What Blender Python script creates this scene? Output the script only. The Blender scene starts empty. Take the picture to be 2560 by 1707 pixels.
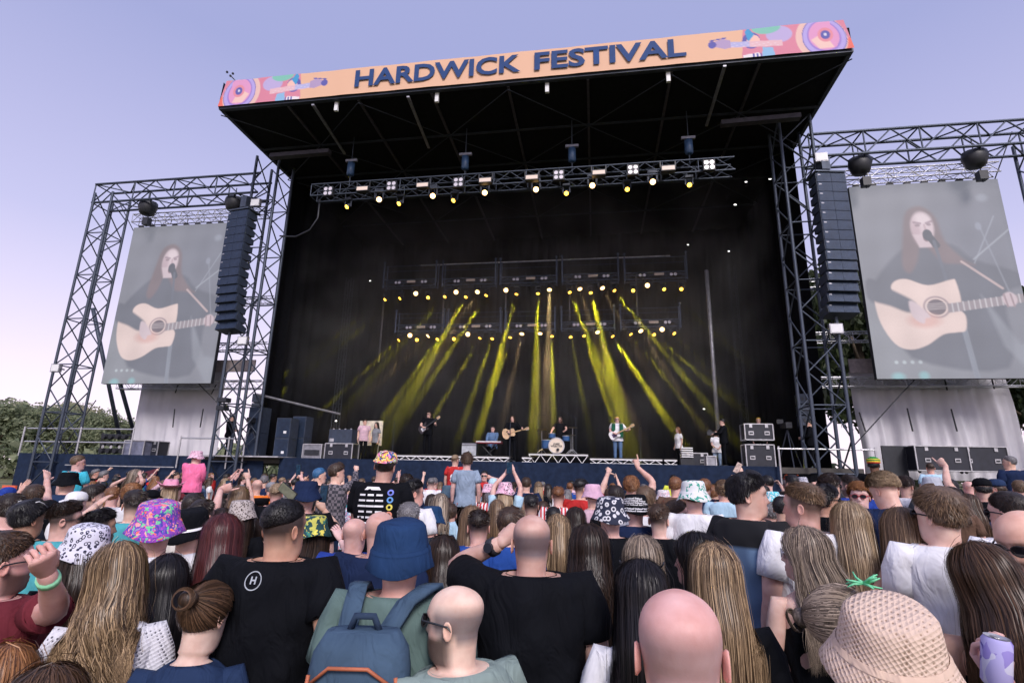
import bpy, bmesh, math, random
import numpy as np
from mathutils import Vector, Matrix, Euler
from mathutils.bvhtree import BVHTree

S = bpy.context.scene
COL = S.collection
random.seed(7)
RNG = np.random.default_rng(11)

# ------------------------------------------------------------------ camera
# frame of the place: X along the stage front (to the right), Y into the stage, Z up, metres.
F_PX, CX, CY, HC = 1325.0, 1280.0, 853.5, 1.95      # focal length in pixels of the 2560 px wide photograph
def _n(v):
    v = np.array(v, float); return v / np.linalg.norm(v)
_up = _n([116, 5280, -1325])
_x = np.array([8670 / F_PX, 146.5 / F_PX, 1.0]); _x = _n(_x - _up * np.dot(_x, _up))
_y = np.cross(_up, _x)
R_CAM = np.array([_x, _y, _up])
C_CAM = np.array([0, 0, HC])
cam_data = bpy.data.cameras.new('camera'); cam = bpy.data.objects.new('camera', cam_data); COL.objects.link(cam)
M = Matrix.Identity(4)
for i in range(3):
    for j in range(3): M[i][j] = R_CAM[i][j]
    M[i][3] = C_CAM[i]
cam.matrix_world = M
cam_data.sensor_width = 36; cam_data.lens = F_PX / 2560 * 36; cam_data.clip_start = 0.05; cam_data.clip_end = 3000
S.camera = cam

def at(px, py, y=None, zc=None, z=None, x=None):
    """point of the place seen at a pixel of the photograph, on the plane y=.., z=.., x=.. or at depth zc"""
    d = R_CAM @ np.array([(px - CX) / F_PX, -(py - CY) / F_PX, -1.0])
    if zc is not None: t = zc
    elif y is not None: t = y / d[1]
    elif z is not None: t = (z - HC) / d[2]
    else: t = x / d[0]
    return Vector(C_CAM + d * t)

# ------------------------------------------------------------------ world, sun, exposure
SUN_EL, SUN_AZ = math.radians(38), math.radians(158)     # azimuth from +Y towards +X
SKY_HAZE = 0.45
w = bpy.data.worlds.new('World'); S.world = w; w.use_nodes = True
nt = w.node_tree; nt.nodes.clear()
sky = nt.nodes.new('ShaderNodeTexSky'); sky.sky_type = 'NISHITA'; sky.sun_disc = False
sky.sun_elevation = SUN_EL; sky.sun_rotation = SUN_AZ; sky.air_density = 1.0; sky.dust_density = 0.7; sky.ozone_density = 3.0
bg = nt.nodes.new('ShaderNodeBackground'); bg.inputs[1].default_value = 0.009
# thin high haze over the clear sky: lavender overhead, pinkish white towards the horizon
tcw = nt.nodes.new('ShaderNodeTexCoord'); spx_ = nt.nodes.new('ShaderNodeSeparateXYZ'); rp = nt.nodes.new('ShaderNodeValToRGB'); bg2 = nt.nodes.new('ShaderNodeBackground'); ad = nt.nodes.new('ShaderNodeAddShader')
els = rp.color_ramp.elements
while len(els) < 5: els.new(.5)
for e_, (p_, c_) in zip(els, ((0.0, (.84, .68, .76)), (.12, (.76, .63, .75)), (.35, (.45, .43, .63)), (.62, (.29, .305, .52)), (1.0, (.30, .32, .53)))): e_.position = p_; e_.color = (*c_, 1)
bg2.inputs[1].default_value = SKY_HAZE
wo = nt.nodes.new('ShaderNodeOutputWorld')
nt.links.new(tcw.outputs['Generated'], spx_.inputs[0]); nt.links.new(spx_.outputs[2], rp.inputs[0]); nt.links.new(rp.outputs[0], bg2.inputs[0])
nt.links.new(sky.outputs[0], bg.inputs[0]); nt.links.new(bg.outputs[0], ad.inputs[0]); nt.links.new(bg2.outputs[0], ad.inputs[1]); nt.links.new(ad.outputs[0], wo.inputs[0])
sl = bpy.data.lights.new('sun', 'SUN'); sl.energy = 1.15; sl.angle = math.radians(22); sl.color = (1, 0.92, 0.90)
so = bpy.data.objects.new('sun', sl); COL.objects.link(so)
sd = Vector((math.sin(SUN_AZ) * math.cos(SUN_EL), math.cos(SUN_AZ) * math.cos(SUN_EL), math.sin(SUN_EL)))
so.rotation_euler = sd.to_track_quat('Z', 'Y').to_euler()
S.view_settings.view_transform = 'Standard'; S.view_settings.look = 'None'; S.view_settings.gamma = 1
S.view_settings.use_curve_mapping = False; S.view_settings.exposure = 1.5
S.render.engine = 'CYCLES'
S.cycles.max_bounces = 5; S.cycles.diffuse_bounces = 3; S.cycles.glossy_bounces = 2; S.cycles.transparent_max_bounces = 8
S.cycles.volume_bounces = 0; S.cycles.use_denoising = True; S.cycles.caustics_reflective = False; S.cycles.caustics_refractive = False

# ------------------------------------------------------------------ materials
MATS = {}
def new_mat(name):
    m = bpy.data.materials.new(name); m.use_nodes = True
    b = m.node_tree.nodes['Principled BSDF']
    return m, m.node_tree, b
def N(t, typ, **kw):
    n = t.nodes.new(typ)
    for k, v in kw.items(): setattr(n, k, v)
    return n
def ramp(t, stops, interp='LINEAR'):
    r = N(t, 'ShaderNodeValToRGB'); r.color_ramp.interpolation = interp
    e = r.color_ramp.elements
    while len(e) < len(stops): e.new(0.5)
    for i, (p, c) in enumerate(stops): e[i].position = p; e[i].color = (*c, 1)
    return r
def plain(name, col, rough=0.6, metal=0.0, var=0.25, scale=6.0, bump=0.0, bscale=40.0, emit=None, es=1.0, spec=0.5):
    if name in MATS: return MATS[name]
    m, t, b = new_mat(name)
    tc = N(t, 'ShaderNodeTexCoord'); no = N(t, 'ShaderNodeTexNoise'); no.inputs['Scale'].default_value = scale; no.inputs['Detail'].default_value = 5
    t.links.new(tc.outputs['Object'], no.inputs['Vector'])
    c0 = [max(0, c * (1 - var)) for c in col]; c1 = [min(1, c * (1 + var)) for c in col]
    r = ramp(t, [(0.3, c0), (0.7, c1)]); t.links.new(no.outputs[0], r.inputs[0]); t.links.new(r.outputs[0], b.inputs['Base Color'])
    b.inputs['Roughness'].default_value = rough; b.inputs['Metallic'].default_value = metal; b.inputs['Specular IOR Level'].default_value = spec
    if bump:
        n2 = N(t, 'ShaderNodeTexNoise'); n2.inputs['Scale'].default_value = bscale; n2.inputs['Detail'].default_value = 3
        t.links.new(tc.outputs['Object'], n2.inputs['Vector'])
        bp = N(t, 'ShaderNodeBump'); bp.inputs['Strength'].default_value = bump; bp.inputs['Distance'].default_value = 0.01
        t.links.new(n2.outputs[0], bp.inputs['Height']); t.links.new(bp.outputs[0], b.inputs['Normal'])
    if emit:
        b.inputs['Emission Color'].default_value = (*emit, 1); b.inputs['Emission Strength'].default_value = es
    MATS[name] = m; return m
def vcol_mat(name, emis=0.0, rough=0.5, base=1.0, trans=0.0):
    if name in MATS: return MATS[name]
    m, t, b = new_mat(name)
    a = N(t, 'ShaderNodeVertexColor', layer_name='Col')
    mx = N(t, 'ShaderNodeMix', data_type='RGBA', blend_type='MULTIPLY'); mx.inputs[0].default_value = 1; mx.inputs[7].default_value = (base, base, base, 1)
    t.links.new(a.outputs[0], mx.inputs[6]); t.links.new(mx.outputs[2], b.inputs['Base Color']); b.inputs['Roughness'].default_value = rough
    if emis:
        t.links.new(a.outputs[0], b.inputs['Emission Color']); b.inputs['Emission Strength'].default_value = emis
    MATS[name] = m; return m

BLACKCLOTH = plain('black_cloth', (0.006, 0.0065, 0.009), 0.95, bump=0.3, bscale=3, spec=0.1)
ROOFCLOTH = plain('roof_cloth', (0.010, 0.010, 0.014), 0.9, bump=0.2, bscale=2, spec=0.15)
NAVYCLOTH = plain('navy_cloth', (0.012, 0.022, 0.050), 0.9, bump=0.5, bscale=5, spec=0.2)
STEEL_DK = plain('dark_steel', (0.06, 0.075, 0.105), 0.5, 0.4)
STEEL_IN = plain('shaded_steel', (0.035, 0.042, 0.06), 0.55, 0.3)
ALU = plain('aluminium', (0.55, 0.55, 0.57), 0.35, 0.7)
ALU_DULL = plain('dull_aluminium', (0.30, 0.30, 0.33), 0.5, 0.6)
BLACKPL = plain('black_plastic', (0.018, 0.02, 0.026), 0.5)
PAINT_BOX = plain('speaker_paint', (0.030, 0.042, 0.070), 0.6)
CASEPLY = plain('case_panel', (0.016, 0.018, 0.028), 0.5)
WHITE = plain('white_paint', (0.75, 0.75, 0.76), 0.5, var=0.05)
DECKM = plain('deck_plywood', (0.055, 0.05, 0.045), 0.7)
RED = plain('red_plastic', (0.5, 0.06, 0.03), 0.5)

# ------------------------------------------------------------------ mesh helpers
def tag(o, label=None, cat=None, group=None, kind=None):
    if label: o['label'] = label
    if cat: o['category'] = cat
    if group: o['group'] = group
    if kind: o['kind'] = kind
    return o
def link(name, mesh, parent=None, mat=None):
    o = bpy.data.objects.new(name, mesh); COL.objects.link(o)
    if parent is not None: o.parent = parent
    if mat is not None and not len(mesh.materials): mesh.materials.append(mat)
    return o
def thing(name, label, cat, loc=(0, 0, 0), rz=0.0, group=None):
    o = bpy.data.objects.new(name, None); COL.objects.link(o); o.location = loc; o.rotation_euler = (0, 0, rz)
    o.empty_display_size = 0.2
    return tag(o, label, cat, group)
class MB:
    def __init__(s): s.v = []; s.f = []; s.m = []; s.n = 0; s.smooth = True
    def add(s, vs, fs, mi=0):
        n = s.n
        s.v.append(np.asarray(vs, float).reshape(-1, 3)); s.n += len(s.v[-1])
        s.f.extend([tuple(i + n for i in f) for f in fs]); s.m.extend([mi] * len(fs)); return s
    def box(s, c, size, rz=0.0, mi=0, mat=None):
        c = np.array(c, float); h = np.array(size, float) / 2
        vs = np.array([[x, y, z] for x in (-1, 1) for y in (-1, 1) for z in (-1, 1)], float) * h
        if rz:
            ca, sa = math.cos(rz), math.sin(rz); vs = np.stack([vs[:, 0] * ca - vs[:, 1] * sa, vs[:, 0] * sa + vs[:, 1] * ca, vs[:, 2]], 1)
        if mat is not None: vs = vs @ np.array(mat)[:3, :3].T
        return s.add(vs + c, [(0, 1, 3, 2), (4, 6, 7, 5), (0, 4, 5, 1), (2, 3, 7, 6), (0, 2, 6, 4), (1, 5, 7, 3)], mi)
    def bar(s, p0, p1, w, d=None, mi=0):
        p0 = np.array(p0, float); p1 = np.array(p1, float); d = d or w
        a = _n(p1 - p0); r = np.array([0, 0, 1.]) if abs(a[2]) < .9 else np.array([1., 0, 0]); u = _n(np.cross(a, r)); v = np.cross(a, u)
        vs = [p + u * w / 2 * i + v * d / 2 * j for p in (p0, p1) for i, j in ((-1, -1), (1, -1), (1, 1), (-1, 1))]
        return s.add(vs, [(3, 2, 1, 0), (4, 5, 6, 7), (0, 1, 5, 4), (1, 2, 6, 5), (2, 3, 7, 6), (3, 0, 4, 7)], mi)
    def tube(s, pts, r, n=8, mi=0, cap=True):
        pts = [np.array(p, float) for p in pts]
        rr = r if hasattr(r, '__len__') else [r] * len(pts)
        rings = []; u = None
        for i, p in enumerate(pts):
            a = _n(pts[min(i + 1, len(pts) - 1)] - pts[max(i - 1, 0)])
            if u is None:
                q = np.array([0, 0, 1.]) if abs(a[2]) < .9 else np.array([1., 0, 0]); u = _n(np.cross(a, q))
            else: u = _n(u - a * np.dot(u, a))
            v = np.cross(a, u)
            rings.append([p + (u * math.cos(t) + v * math.sin(t)) * rr[i] for t in np.arange(n) * 2 * math.pi / n])
        return s.loft(rings, mi, cap)
    def loft(s, rings, mi=0, cap=True):
        n = len(rings[0]); k = len(rings); fs = []
        for i in range(k - 1):
            for j in range(n):
                a = i * n + j; b = i * n + (j + 1) % n
                fs.append((a, b, b + n, a + n))
        if cap: fs.append(tuple(range(n - 1, -1, -1))); fs.append(tuple(range((k - 1) * n, k * n)))
        return s.add(np.array(rings).reshape(-1, 3), fs, mi)
    def lathe(s, prof, c=(0, 0, 0), axis='z', n=16, mi=0, cap=True):
        rings = []
        for r, h in prof:
            ring = []
            for j in range(n):
                a = j * 2 * math.pi / n; p = (r * math.cos(a), r * math.sin(a), h)
                if axis == 'y': p = (p[0], p[2], -p[1])
                elif axis == 'x': p = (p[2], p[0], p[1])
                ring.append((p[0] + c[0], p[1] + c[1], p[2] + c[2]))
            rings.append(ring)
        return s.loft(rings, mi, cap)
    def ball(s, c, r, n=10, mi=0):
        r = np.array(r if hasattr(r, '__len__') else (r, r, r), float); k = max(4, n // 2 + 1); rings = []
        for i in range(k):
            t = math.pi * (0.04 + 0.92 * i / (k - 1))
            rings.append([np.array(c) + r * np.array([math.sin(t) * math.cos(a), math.sin(t) * math.sin(a), math.cos(t)]) for a in np.arange(n) * 2 * math.pi / n])
        return s.loft(rings, mi)
    def mesh(s, name, mats=(), smooth=False, cols=None):
        me = bpy.data.meshes.new(name)
        V = np.concatenate(s.v) if s.v else np.zeros((0, 3))
        me.from_pydata(V.tolist(), [], s.f)
        for m in mats: me.materials.append(m)
        if len(mats) > 1: me.polygons.foreach_set('material_index', s.m)
        if smooth:
            me.polygons.foreach_set('use_smooth', [True] * len(s.f))
        if cols is not None:
            ca = me.color_attributes.new('Col', 'FLOAT_COLOR', 'POINT'); a = np.ones((len(V), 4)); a[:, :3] = cols; ca.data.foreach_set('color', a.ravel())
        me.update(); return me
    def build(s, name, mat, parent=None, smooth=False, cols=None):
        mats = mat if isinstance(mat, (list, tuple)) else [mat]
        return link(name, s.mesh(name, mats, smooth, cols), parent)

_unit = {}
def unit_bar(mat, n=5):
    k = (mat.name, n)
    if k not in _unit:
        _unit[k] = MB().tube([(0, 0, 0), (0, 0, 1)], 1.0, n, cap=False).mesh('bar', [mat], smooth=True)
    return _unit[k]
def bar_obj(name, p0, p1, r, mat, parent=None, n=5):
    p0, p1 = Vector(p0), Vector(p1); d = p1 - p0
    o = bpy.data.objects.new(name, unit_bar(mat, n)); COL.objects.link(o)
    if parent is not None: o.parent = parent
    o.location = p0; o.rotation_mode = 'QUATERNION'; o.rotation_quaternion = d.to_track_quat('Z', 'Y'); o.scale = (r, r, d.length)
    return o
WORDS = 'first second third fourth fifth sixth seventh eighth ninth tenth eleventh twelfth thirteenth fourteenth fifteenth sixteenth seventeenth eighteenth nineteenth twentieth'.split()
def nth(i): return WORDS[i]

def truss(label, p0, p1, w, h, mat, bay=None, rc=0.03, rb=0.018, up=(0, 0, 1), single=True, cat='truss', name='box_truss', group=None):
    """four-chord box truss from p0 to p1; w across, h in the 'up' direction"""
    p0, p1 = Vector(p0), Vector(p1); a = (p1 - p0).normalized(); U = Vector(up); U = (U - a * U.dot(a)).normalized(); W = a.cross(U)
    L = (p1 - p0).length; bay = bay or h; nb = max(1, round(L / bay))
    t = thing(name, label, cat, p0, 0, group)
    cn = [(W * i * w / 2 + U * j * h / 2) for i, j in ((-1, -1), (1, -1), (1, 1), (-1, 1))]
    for c in cn: bar_obj('chord', c, c + a * L, rc, mat, t, 6)
    mb = MB()
    for s_ in range(4):
        c0, c1 = cn[s_], cn[(s_ + 1) % 4]
        for k in range(nb):
            q0, q1 = (c0, c1) if k % 2 == 0 else (c1, c0)
            A, B = q0 + a * (L * k / nb), q1 + a * (L * (k + 1) / nb)
            if single: bar_obj('brace', A, B, rb, mat, t)
            else: mb.tube([A, B], rb, 4, cap=False)
            if k % 2 == 0:
                A, B = c0 + a * (L * k / nb), c1 + a * (L * k / nb)
                if single: bar_obj('rung', A, B, rb, mat, t)
                else: mb.tube([A, B], rb, 4, cap=False)
    if not single: tag(mb.build('lacing', mat, t), kind='stuff')
    return t

def text_mesh(txt, size=1.0, bold=0.0, align='CENTER', shear=0.0, space=1.0, line=1.0):
    c = bpy.data.curves.new('lettering', 'FONT'); c.body = txt; c.size = size; c.offset = bold; c.align_x = align; c.align_y = 'CENTER'
    c.shear = shear; c.space_character = space; c.space_line = line; c.resolution_u = 3
    o = bpy.data.objects.new('lettering', c); COL.objects.link(o)
    dg = bpy.context.evaluated_depsgraph_get(); me = bpy.data.meshes.new_from_object(o.evaluated_get(dg))
    bpy.data.objects.remove(o); bpy.data.curves.remove(c)
    me.materials.clear()
    return me

# ---- soft flat pictures painted into vertex colours (prints and video screens)
class Pic:
    def __init__(s, w, h, bgc):
        s.w, s.h = w, h; s.a = np.ones((h, w, 3)) * np.array(bgc); s.Y, s.X = np.mgrid[0:h, 0:w].astype(float)
        s.X = (s.X + .5) / w; s.Y = (s.Y + .5) / h; s.asp = w / h
    def put(s, m, c, al=1.0):
        m = np.clip(m, 0, 1)[..., None] * al; s.a = s.a * (1 - m) + np.array(c) * m
    def ell(s, cx, cy, rx, ry, c, al=1.0, soft=0.08, rot=0.0):
        dx, dy = (s.X - cx) * s.asp, s.Y - cy; ca, sa = math.cos(rot), math.sin(rot); u = (dx * ca + dy * sa) / (rx * s.asp); v = (-dx * sa + dy * ca) / ry
        s.put((1 - np.sqrt(u * u + v * v)) / soft + .5, c, al)
    def poly(s, pts, c, al=1.0, soft=0.011, sm=False):
        if sm:
            n = len(pts); q = []
            for i in range(n):
                a, b, d, e = (np.array(pts[(i + k) % n]) for k in (-1, 0, 1, 2))
                for t in (0, .25, .5, .75): q.append(tuple(.5 * (2 * b + (d - a) * t + (2 * a - 5 * b + 4 * d - e) * t * t + (3 * b - a - 3 * d + e) * t ** 3)))
            pts = q
        ins = np.zeros(s.X.shape, bool); dist = np.full(s.X.shape, 9.0); n = len(pts)
        for i in range(n):
            (x0, y0), (x1, y1) = pts[i], pts[(i + 1) % n]
            ax, ay, bx, by = x0 * s.asp, y0, x1 * s.asp, y1; PX, PY = s.X * s.asp, s.Y
            dx, dy = bx - ax, by - ay; t = np.clip(((PX - ax) * dx + (PY - ay) * dy) / (dx * dx + dy * dy + 1e-12), 0, 1)
            dist = np.minimum(dist, np.hypot(PX - ax - t * dx, PY - ay - t * dy))
            if y0 != y1: ins ^= ((y0 > s.Y) != (y1 > s.Y)) & (s.X < (x1 - x0) * (s.Y - y0) / (y1 - y0) + x0)
        s.put(np.where(ins, dist, -dist) / soft + .5, c, al)
    def line(s, p0, p1, wd, c, al=1.0):
        ax, ay, bx, by = p0[0] * s.asp, p0[1], p1[0] * s.asp, p1[1]; dx, dy = bx - ax, by - ay; PX, PY = s.X * s.asp, s.Y
        t = np.clip(((PX - ax) * dx + (PY - ay) * dy) / (dx * dx + dy * dy), 0, 1)
        s.put((wd - np.hypot(PX - ax - t * dx, PY - ay - t * dy)) / 0.004 + .5, c, al)
    def sheet(s, name, fn, mat, parent=None):
        """mesh grid; fn(u, v) -> point, v down"""
        h, w = s.h, s.w; vs = np.array([fn((i + .5) / w, (j + .5) / h) for j in range(h) for i in range(w)])
        # stretch the outer rows to the border
        vs = np.array([fn(i / (w - 1), j / (h - 1)) for j in range(h) for i in range(w)])
        fs = [(j * w + i, (j + 1) * w + i, (j + 1) * w + i + 1, j * w + i + 1) for j in range(h - 1) for i in range(w - 1)]
        mb = MB().add(vs, fs); return mb.build(name, mat, parent, cols=s.a.reshape(-1, 3))
def lin(r, g, b):
    return tuple(((c / 255) / 12.92 if c / 255 <= .04045 else ((c / 255 + .055) / 1.055) ** 2.4) for c in (r, g, b))
# ================================================================== ground, distance
DZ = 2.38; YF = 19.4                                   # stage deck height and front edge
gm, gt, gb = new_mat('grass_ground')
tc = N(gt, 'ShaderNodeTexCoord'); no = N(gt, 'ShaderNodeTexNoise'); no.inputs['Scale'].default_value = 0.35; no.inputs['Detail'].default_value = 8
gt.links.new(tc.outputs['Object'], no.inputs['Vector'])
r = ramp(gt, [(0.35, (0.045, 0.06, 0.02)), (0.55, (0.12, 0.12, 0.045)), (0.75, (0.22, 0.18, 0.09))]); gt.links.new(no.outputs[0], r.inputs[0]); gt.links.new(r.outputs[0], gb.inputs['Base Color']); gb.inputs['Roughness'].default_value = 0.95
mb = MB(); n = 40
xs = np.linspace(-500, 500, n); ys = np.linspace(-200, 900, n)
mb.add([(x, y, (0 if y < 45 else (y - 45) * 0.004)) for y in ys for x in xs], [(j * n + i, j * n + i + 1, (j + 1) * n + i + 1, (j + 1) * n + i) for j in range(n - 1) for i in range(n - 1)])
tag(mb.build('ground', gm, smooth=True), kind='structure')

def leaf_mat(name, a, b_):
    m, t, b = new_mat(name); g = N(t, 'ShaderNodeNewGeometry'); r = ramp(t, [(0, a), (1, b_)])
    t.links.new(g.outputs['Random Per Island'], r.inputs[0]); t.links.new(r.outputs[0], b.inputs['Base Color']); b.inputs['Roughness'].default_value = 0.6
    tr = N(t, 'ShaderNodeBsdfTranslucent'); t.links.new(r.outputs[0], tr.inputs[0]); ms = N(t, 'ShaderNodeMixShader'); ms.inputs[0].default_value = 0.5
    t.links.new(b.outputs[0], ms.inputs[1]); t.links.new(tr.outputs[0], ms.inputs[2]); t.links.new(ms.outputs[0], t.nodes['Material Output'].inputs[0]); return m
LEAF = [leaf_mat('leaves_green_hazed', (0.15, 0.19, 0.11), (0.34, 0.37, 0.22)), leaf_mat('leaves_sunlit_hazed', (0.24, 0.26, 0.15), (0.46, 0.43, 0.28)), leaf_mat('leaves_dark', (0.022, 0.04, 0.015), (0.06, 0.08, 0.03))]  # green and yellow lightened in place of haze; yellow stands for sunlit tops
BARK = plain('bark', (0.10, 0.075, 0.05), 0.9, bump=0.5)
def crown_mesh(seed, n, leaf, mat):
    rg = np.random.default_rng(seed); cl = []
    for k in range(34):
        a = rg.uniform(0, 6.28); e = rg.uniform(-0.5, 1.4); rr = rg.uniform(0.45, 0.85)
        cl.append((np.array([math.cos(a) * math.cos(e) * rr, math.sin(a) * math.cos(e) * rr, math.sin(e) * rr * 1.0]), rg.uniform(.18, .36)))
    mb = MB(); vs = []; fs = []
    for i in range(n):
        c, cr = cl[rg.integers(len(cl))]; d = _n(rg.normal(size=3)); p = c + d * cr * rg.uniform(.75, 1.08)
        u = _n(np.cross(_n(d + rg.normal(size=3) * .5), rg.normal(size=3))); v = _n(np.cross(u, rg.normal(size=3))); s_ = leaf * rg.uniform(.6, 1.4); b0 = len(vs)
        vs += [p - u * s_, p + v * s_ * .6, p + u * s_, p - v * s_ * .6]; fs.append((b0, b0 + 1, b0 + 2, b0 + 3))
    mb.add(vs, fs); return mb.mesh('crown', [mat])
CROWNS = [crown_mesh(1, 9000, .04, LEAF[0]), crown_mesh(2, 9000, .04, LEAF[1]), crown_mesh(3, 9000, .045, LEAF[2])]
def tree(px, py_top, y, kind, wd, label, hgt=None):
    top = at(px, py_top, y=y); h = hgt or top.z; t = thing('tree', label, 'tree', (top.x, y, 0), random.uniform(0, 6), 'trees behind the field')
    hh = h * .5; mb = MB(); mb.tube([(0, 0, -.2), (.1, 0, h * .3), (-.1, .1, h * .7)], [h * .03, h * .022, h * .006], 7)
    for k in range(5):
        a = k * 1.3; mb.tube([(0, 0, h * (.2 + .08 * k)), (math.cos(a) * wd * .3, math.sin(a) * wd * .3, h * (.38 + .08 * k))], [h * .012, h * .004], 5)
    mb.build('trunk', BARK, t, True)
    c = link('crown', CROWNS[kind], t); c.location = (0, 0, h * .52); c.scale = (wd / 2, wd / 2, h * .5); return t
tr_specs = [(12, 1008, 62, 0, 13, 'dark green tree at the left edge of the picture, behind the field'), (70, 1000, 70, 1, 13, 'tall tree with sunlit yellowish top, second from the left edge'),
    (150, 1018, 66, 0, 12, 'round green tree seen through the foot of the left lattice tower'), (208, 1003, 74, 1, 12, 'pale tree just right of the left lattice tower'),
    (252, 1030, 68, 0, 9, 'darker tree between the lattice tower and the raking poles'), (300, 1048, 78, 1, 11, 'low pale tree seen behind the two raking poles'), (345, 1055, 72, 0, 9, 'small green tree at the edge of the left white sheet'),
    (-60, 1005, 66, 0, 13, 'green tree whose crown is cut by the left edge of the picture')]
for q in tr_specs: tree(*q[:5], q[5])
for q in [(2120, 640, 44, 2, 12, 'tall dark tree showing between the right speaker column and the video screen'), (2190, 700, 52, 2, 13, 'dark tree behind the left edge of the right video screen'), (2560, 760, 40, 2, 9, 'dark tree at the right edge of the picture beside the white sheet'), (2420, 700, 50, 2, 14, 'dark tree hidden mostly by the right video screen')]: tree(*q[:5], q[5])
# far-off hedge under the trees
rg = np.random.default_rng(5); mb = MB(); vs = []; fs = []
for i in range(14000):
    x = rg.uniform(-120, 60); y = 58 + rg.uniform(0, 5); z = rg.uniform(0, 1) ** .7 * (3.6 + 1.2 * math.sin(x * .4)); p = np.array([x, y, z]); u = rg.normal(size=3) * .28; v = rg.normal(size=3) * .22; b0 = len(vs)
    vs += [p - u, p + v, p + u, p - v]; fs.append((b0, b0 + 1, b0 + 2, b0 + 3))
mb.add(vs, fs); tag(mb.build('undergrowth', LEAF[0]), 'dense green undergrowth below the trees beyond the field', 'undergrowth', kind='stuff')

# ================================================================== stage deck
XL, XR = at(45, 1150, y=YF).x, at(2110, 1170, y=YF).x + .6
st = thing('stage_deck', 'raised black stage deck with a navy cloth front behind the crowd', 'stage', (0, 0, 0))
MB().box(((XL + XR) / 2 + 0, YF + 6, DZ - .1), (XR - XL, 12, .2)).build('deck', DECKM, st)
def skirt(x0, x1, z0, z1, y, mat, parent, amp=.03, name='front_cloth', seed=0, nx=None):
    nx = nx or int((x1 - x0) * 8); nz = 8; rg = np.random.default_rng(seed); ph = rg.uniform(0, 6, 4)
    vs = [(x0 + (x1 - x0) * i / nx, y - .02 - amp * (math.sin(i * .9 + ph[0]) + .6 * math.sin(i * .37 + ph[1])) * (j / nz) ** .6, z1 - (z1 - z0) * j / nz + .015 * math.sin(i * .21 + ph[2]) * (j / nz)) for j in range(nz + 1) for i in range(nx + 1)]
    k = nx + 1
    return MB().add(vs, [(j * k + i, j * k + i + 1, (j + 1) * k + i + 1, (j + 1) * k + i) for j in range(nz) for i in range(nx)]).build(name, mat, parent, True)
xa = at(700, 1150, y=YF).x; xb = at(1950, 1150, y=YF).x
skirt(XL, at(480, 1150, y=YF).x, .2, DZ + .02, YF, NAVYCLOTH, st, seed=1)
skirt(at(480, 1150, y=YF).x + .01, at(660, 1150, y=YF).x, .9, DZ - .12, YF, NAVYCLOTH, st, seed=2)
skirt(xa, xb, 1.15, DZ + .02, YF, NAVYCLOTH, st, seed=3)
skirt(xb + .02, XR, 1.0, DZ - .02, YF + .05, BLACKCLOTH, st, seed=4)
WOOD = plain('pale_boards', (0.42, 0.33, 0.22), 0.8, var=.3, scale=3)
ORG = plain('orange_boards', (0.45, 0.16, 0.05), 0.7, var=.3, scale=2)
for i in range(26):
    x0 = xa + (XR - xa) * i / 26
    MB().box((x0 + .4, YF + 1.2, .72), (.72, .03, 1.3)).build('board', ORG if i < 7 or i % 6 == 0 else WOOD, st)
for i in range(24):
    x0 = at(490, 1200, y=YF).x + .85 * i
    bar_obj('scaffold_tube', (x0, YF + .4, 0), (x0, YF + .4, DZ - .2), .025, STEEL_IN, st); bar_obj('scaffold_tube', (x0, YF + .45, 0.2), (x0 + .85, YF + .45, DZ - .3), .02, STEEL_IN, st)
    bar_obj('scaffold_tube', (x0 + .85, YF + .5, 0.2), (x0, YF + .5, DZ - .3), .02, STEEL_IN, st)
MB().box(((xa + at(590, 1150, y=YF).x) / 2 - .6, YF + .2, DZ + .035), (3.4, 1.3, .05)).build('platform', ALU, st)
# printed panel on the left of the front cloth
MB().box((at(300, 1185, y=YF).x, YF - .15, 1.95), (5.0, .01, .03)).build('printed_line', ALU, st)
MB().add([at(285, 1200, y=YF - .16), at(395, 1170, y=YF - .16), at(380, 1230, y=YF - .16), at(330, 1235, y=YF - .16)], [(0, 1, 2, 3)]).build('printed_patch', plain('plum_print', (.10, .015, .03), .8), st)

# ================================================================== roof, walls, banner
YB, ZB = 15.7, 15.45
RX0, RX1 = at(545, 270, y=YB).x, at(2135, 120, y=YB).x
roof = thing('stage_roof', 'black flat canopy of the stage roof with steel purlins', 'stage roof', (0, 0, 0))
mb = MB(); mb.box(((RX0 + RX1) / 2, 22.6, ZB + .45), (RX1 - RX0 - .04, 13.7, .86)); mb.build('canopy', ROOFCLOTH, roof)
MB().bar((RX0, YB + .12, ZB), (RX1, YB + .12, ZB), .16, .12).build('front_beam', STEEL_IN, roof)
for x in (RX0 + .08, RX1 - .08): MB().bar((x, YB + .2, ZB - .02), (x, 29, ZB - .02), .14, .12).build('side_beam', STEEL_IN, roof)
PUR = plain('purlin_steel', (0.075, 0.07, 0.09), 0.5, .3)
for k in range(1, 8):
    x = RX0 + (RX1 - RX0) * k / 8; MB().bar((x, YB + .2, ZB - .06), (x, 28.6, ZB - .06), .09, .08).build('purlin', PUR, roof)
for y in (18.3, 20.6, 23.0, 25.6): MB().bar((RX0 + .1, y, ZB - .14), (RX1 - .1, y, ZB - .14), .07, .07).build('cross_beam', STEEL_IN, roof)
for k in range(8):
    x0 = RX0 + (RX1 - RX0) * k / 8; x1 = RX0 + (RX1 - RX0) * (k + 1) / 8
    if k % 2: x0, x1 = x1, x0
    for a, b in ((YB + .2, 18.3), (18.3, 20.6), (20.6, 23), (23, 25.6)): bar_obj('wind_brace', (x0, a, ZB - .2), (x1, b, ZB - .2), .022, STEEL_IN, roof); x0, x1 = x1, x0
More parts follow.
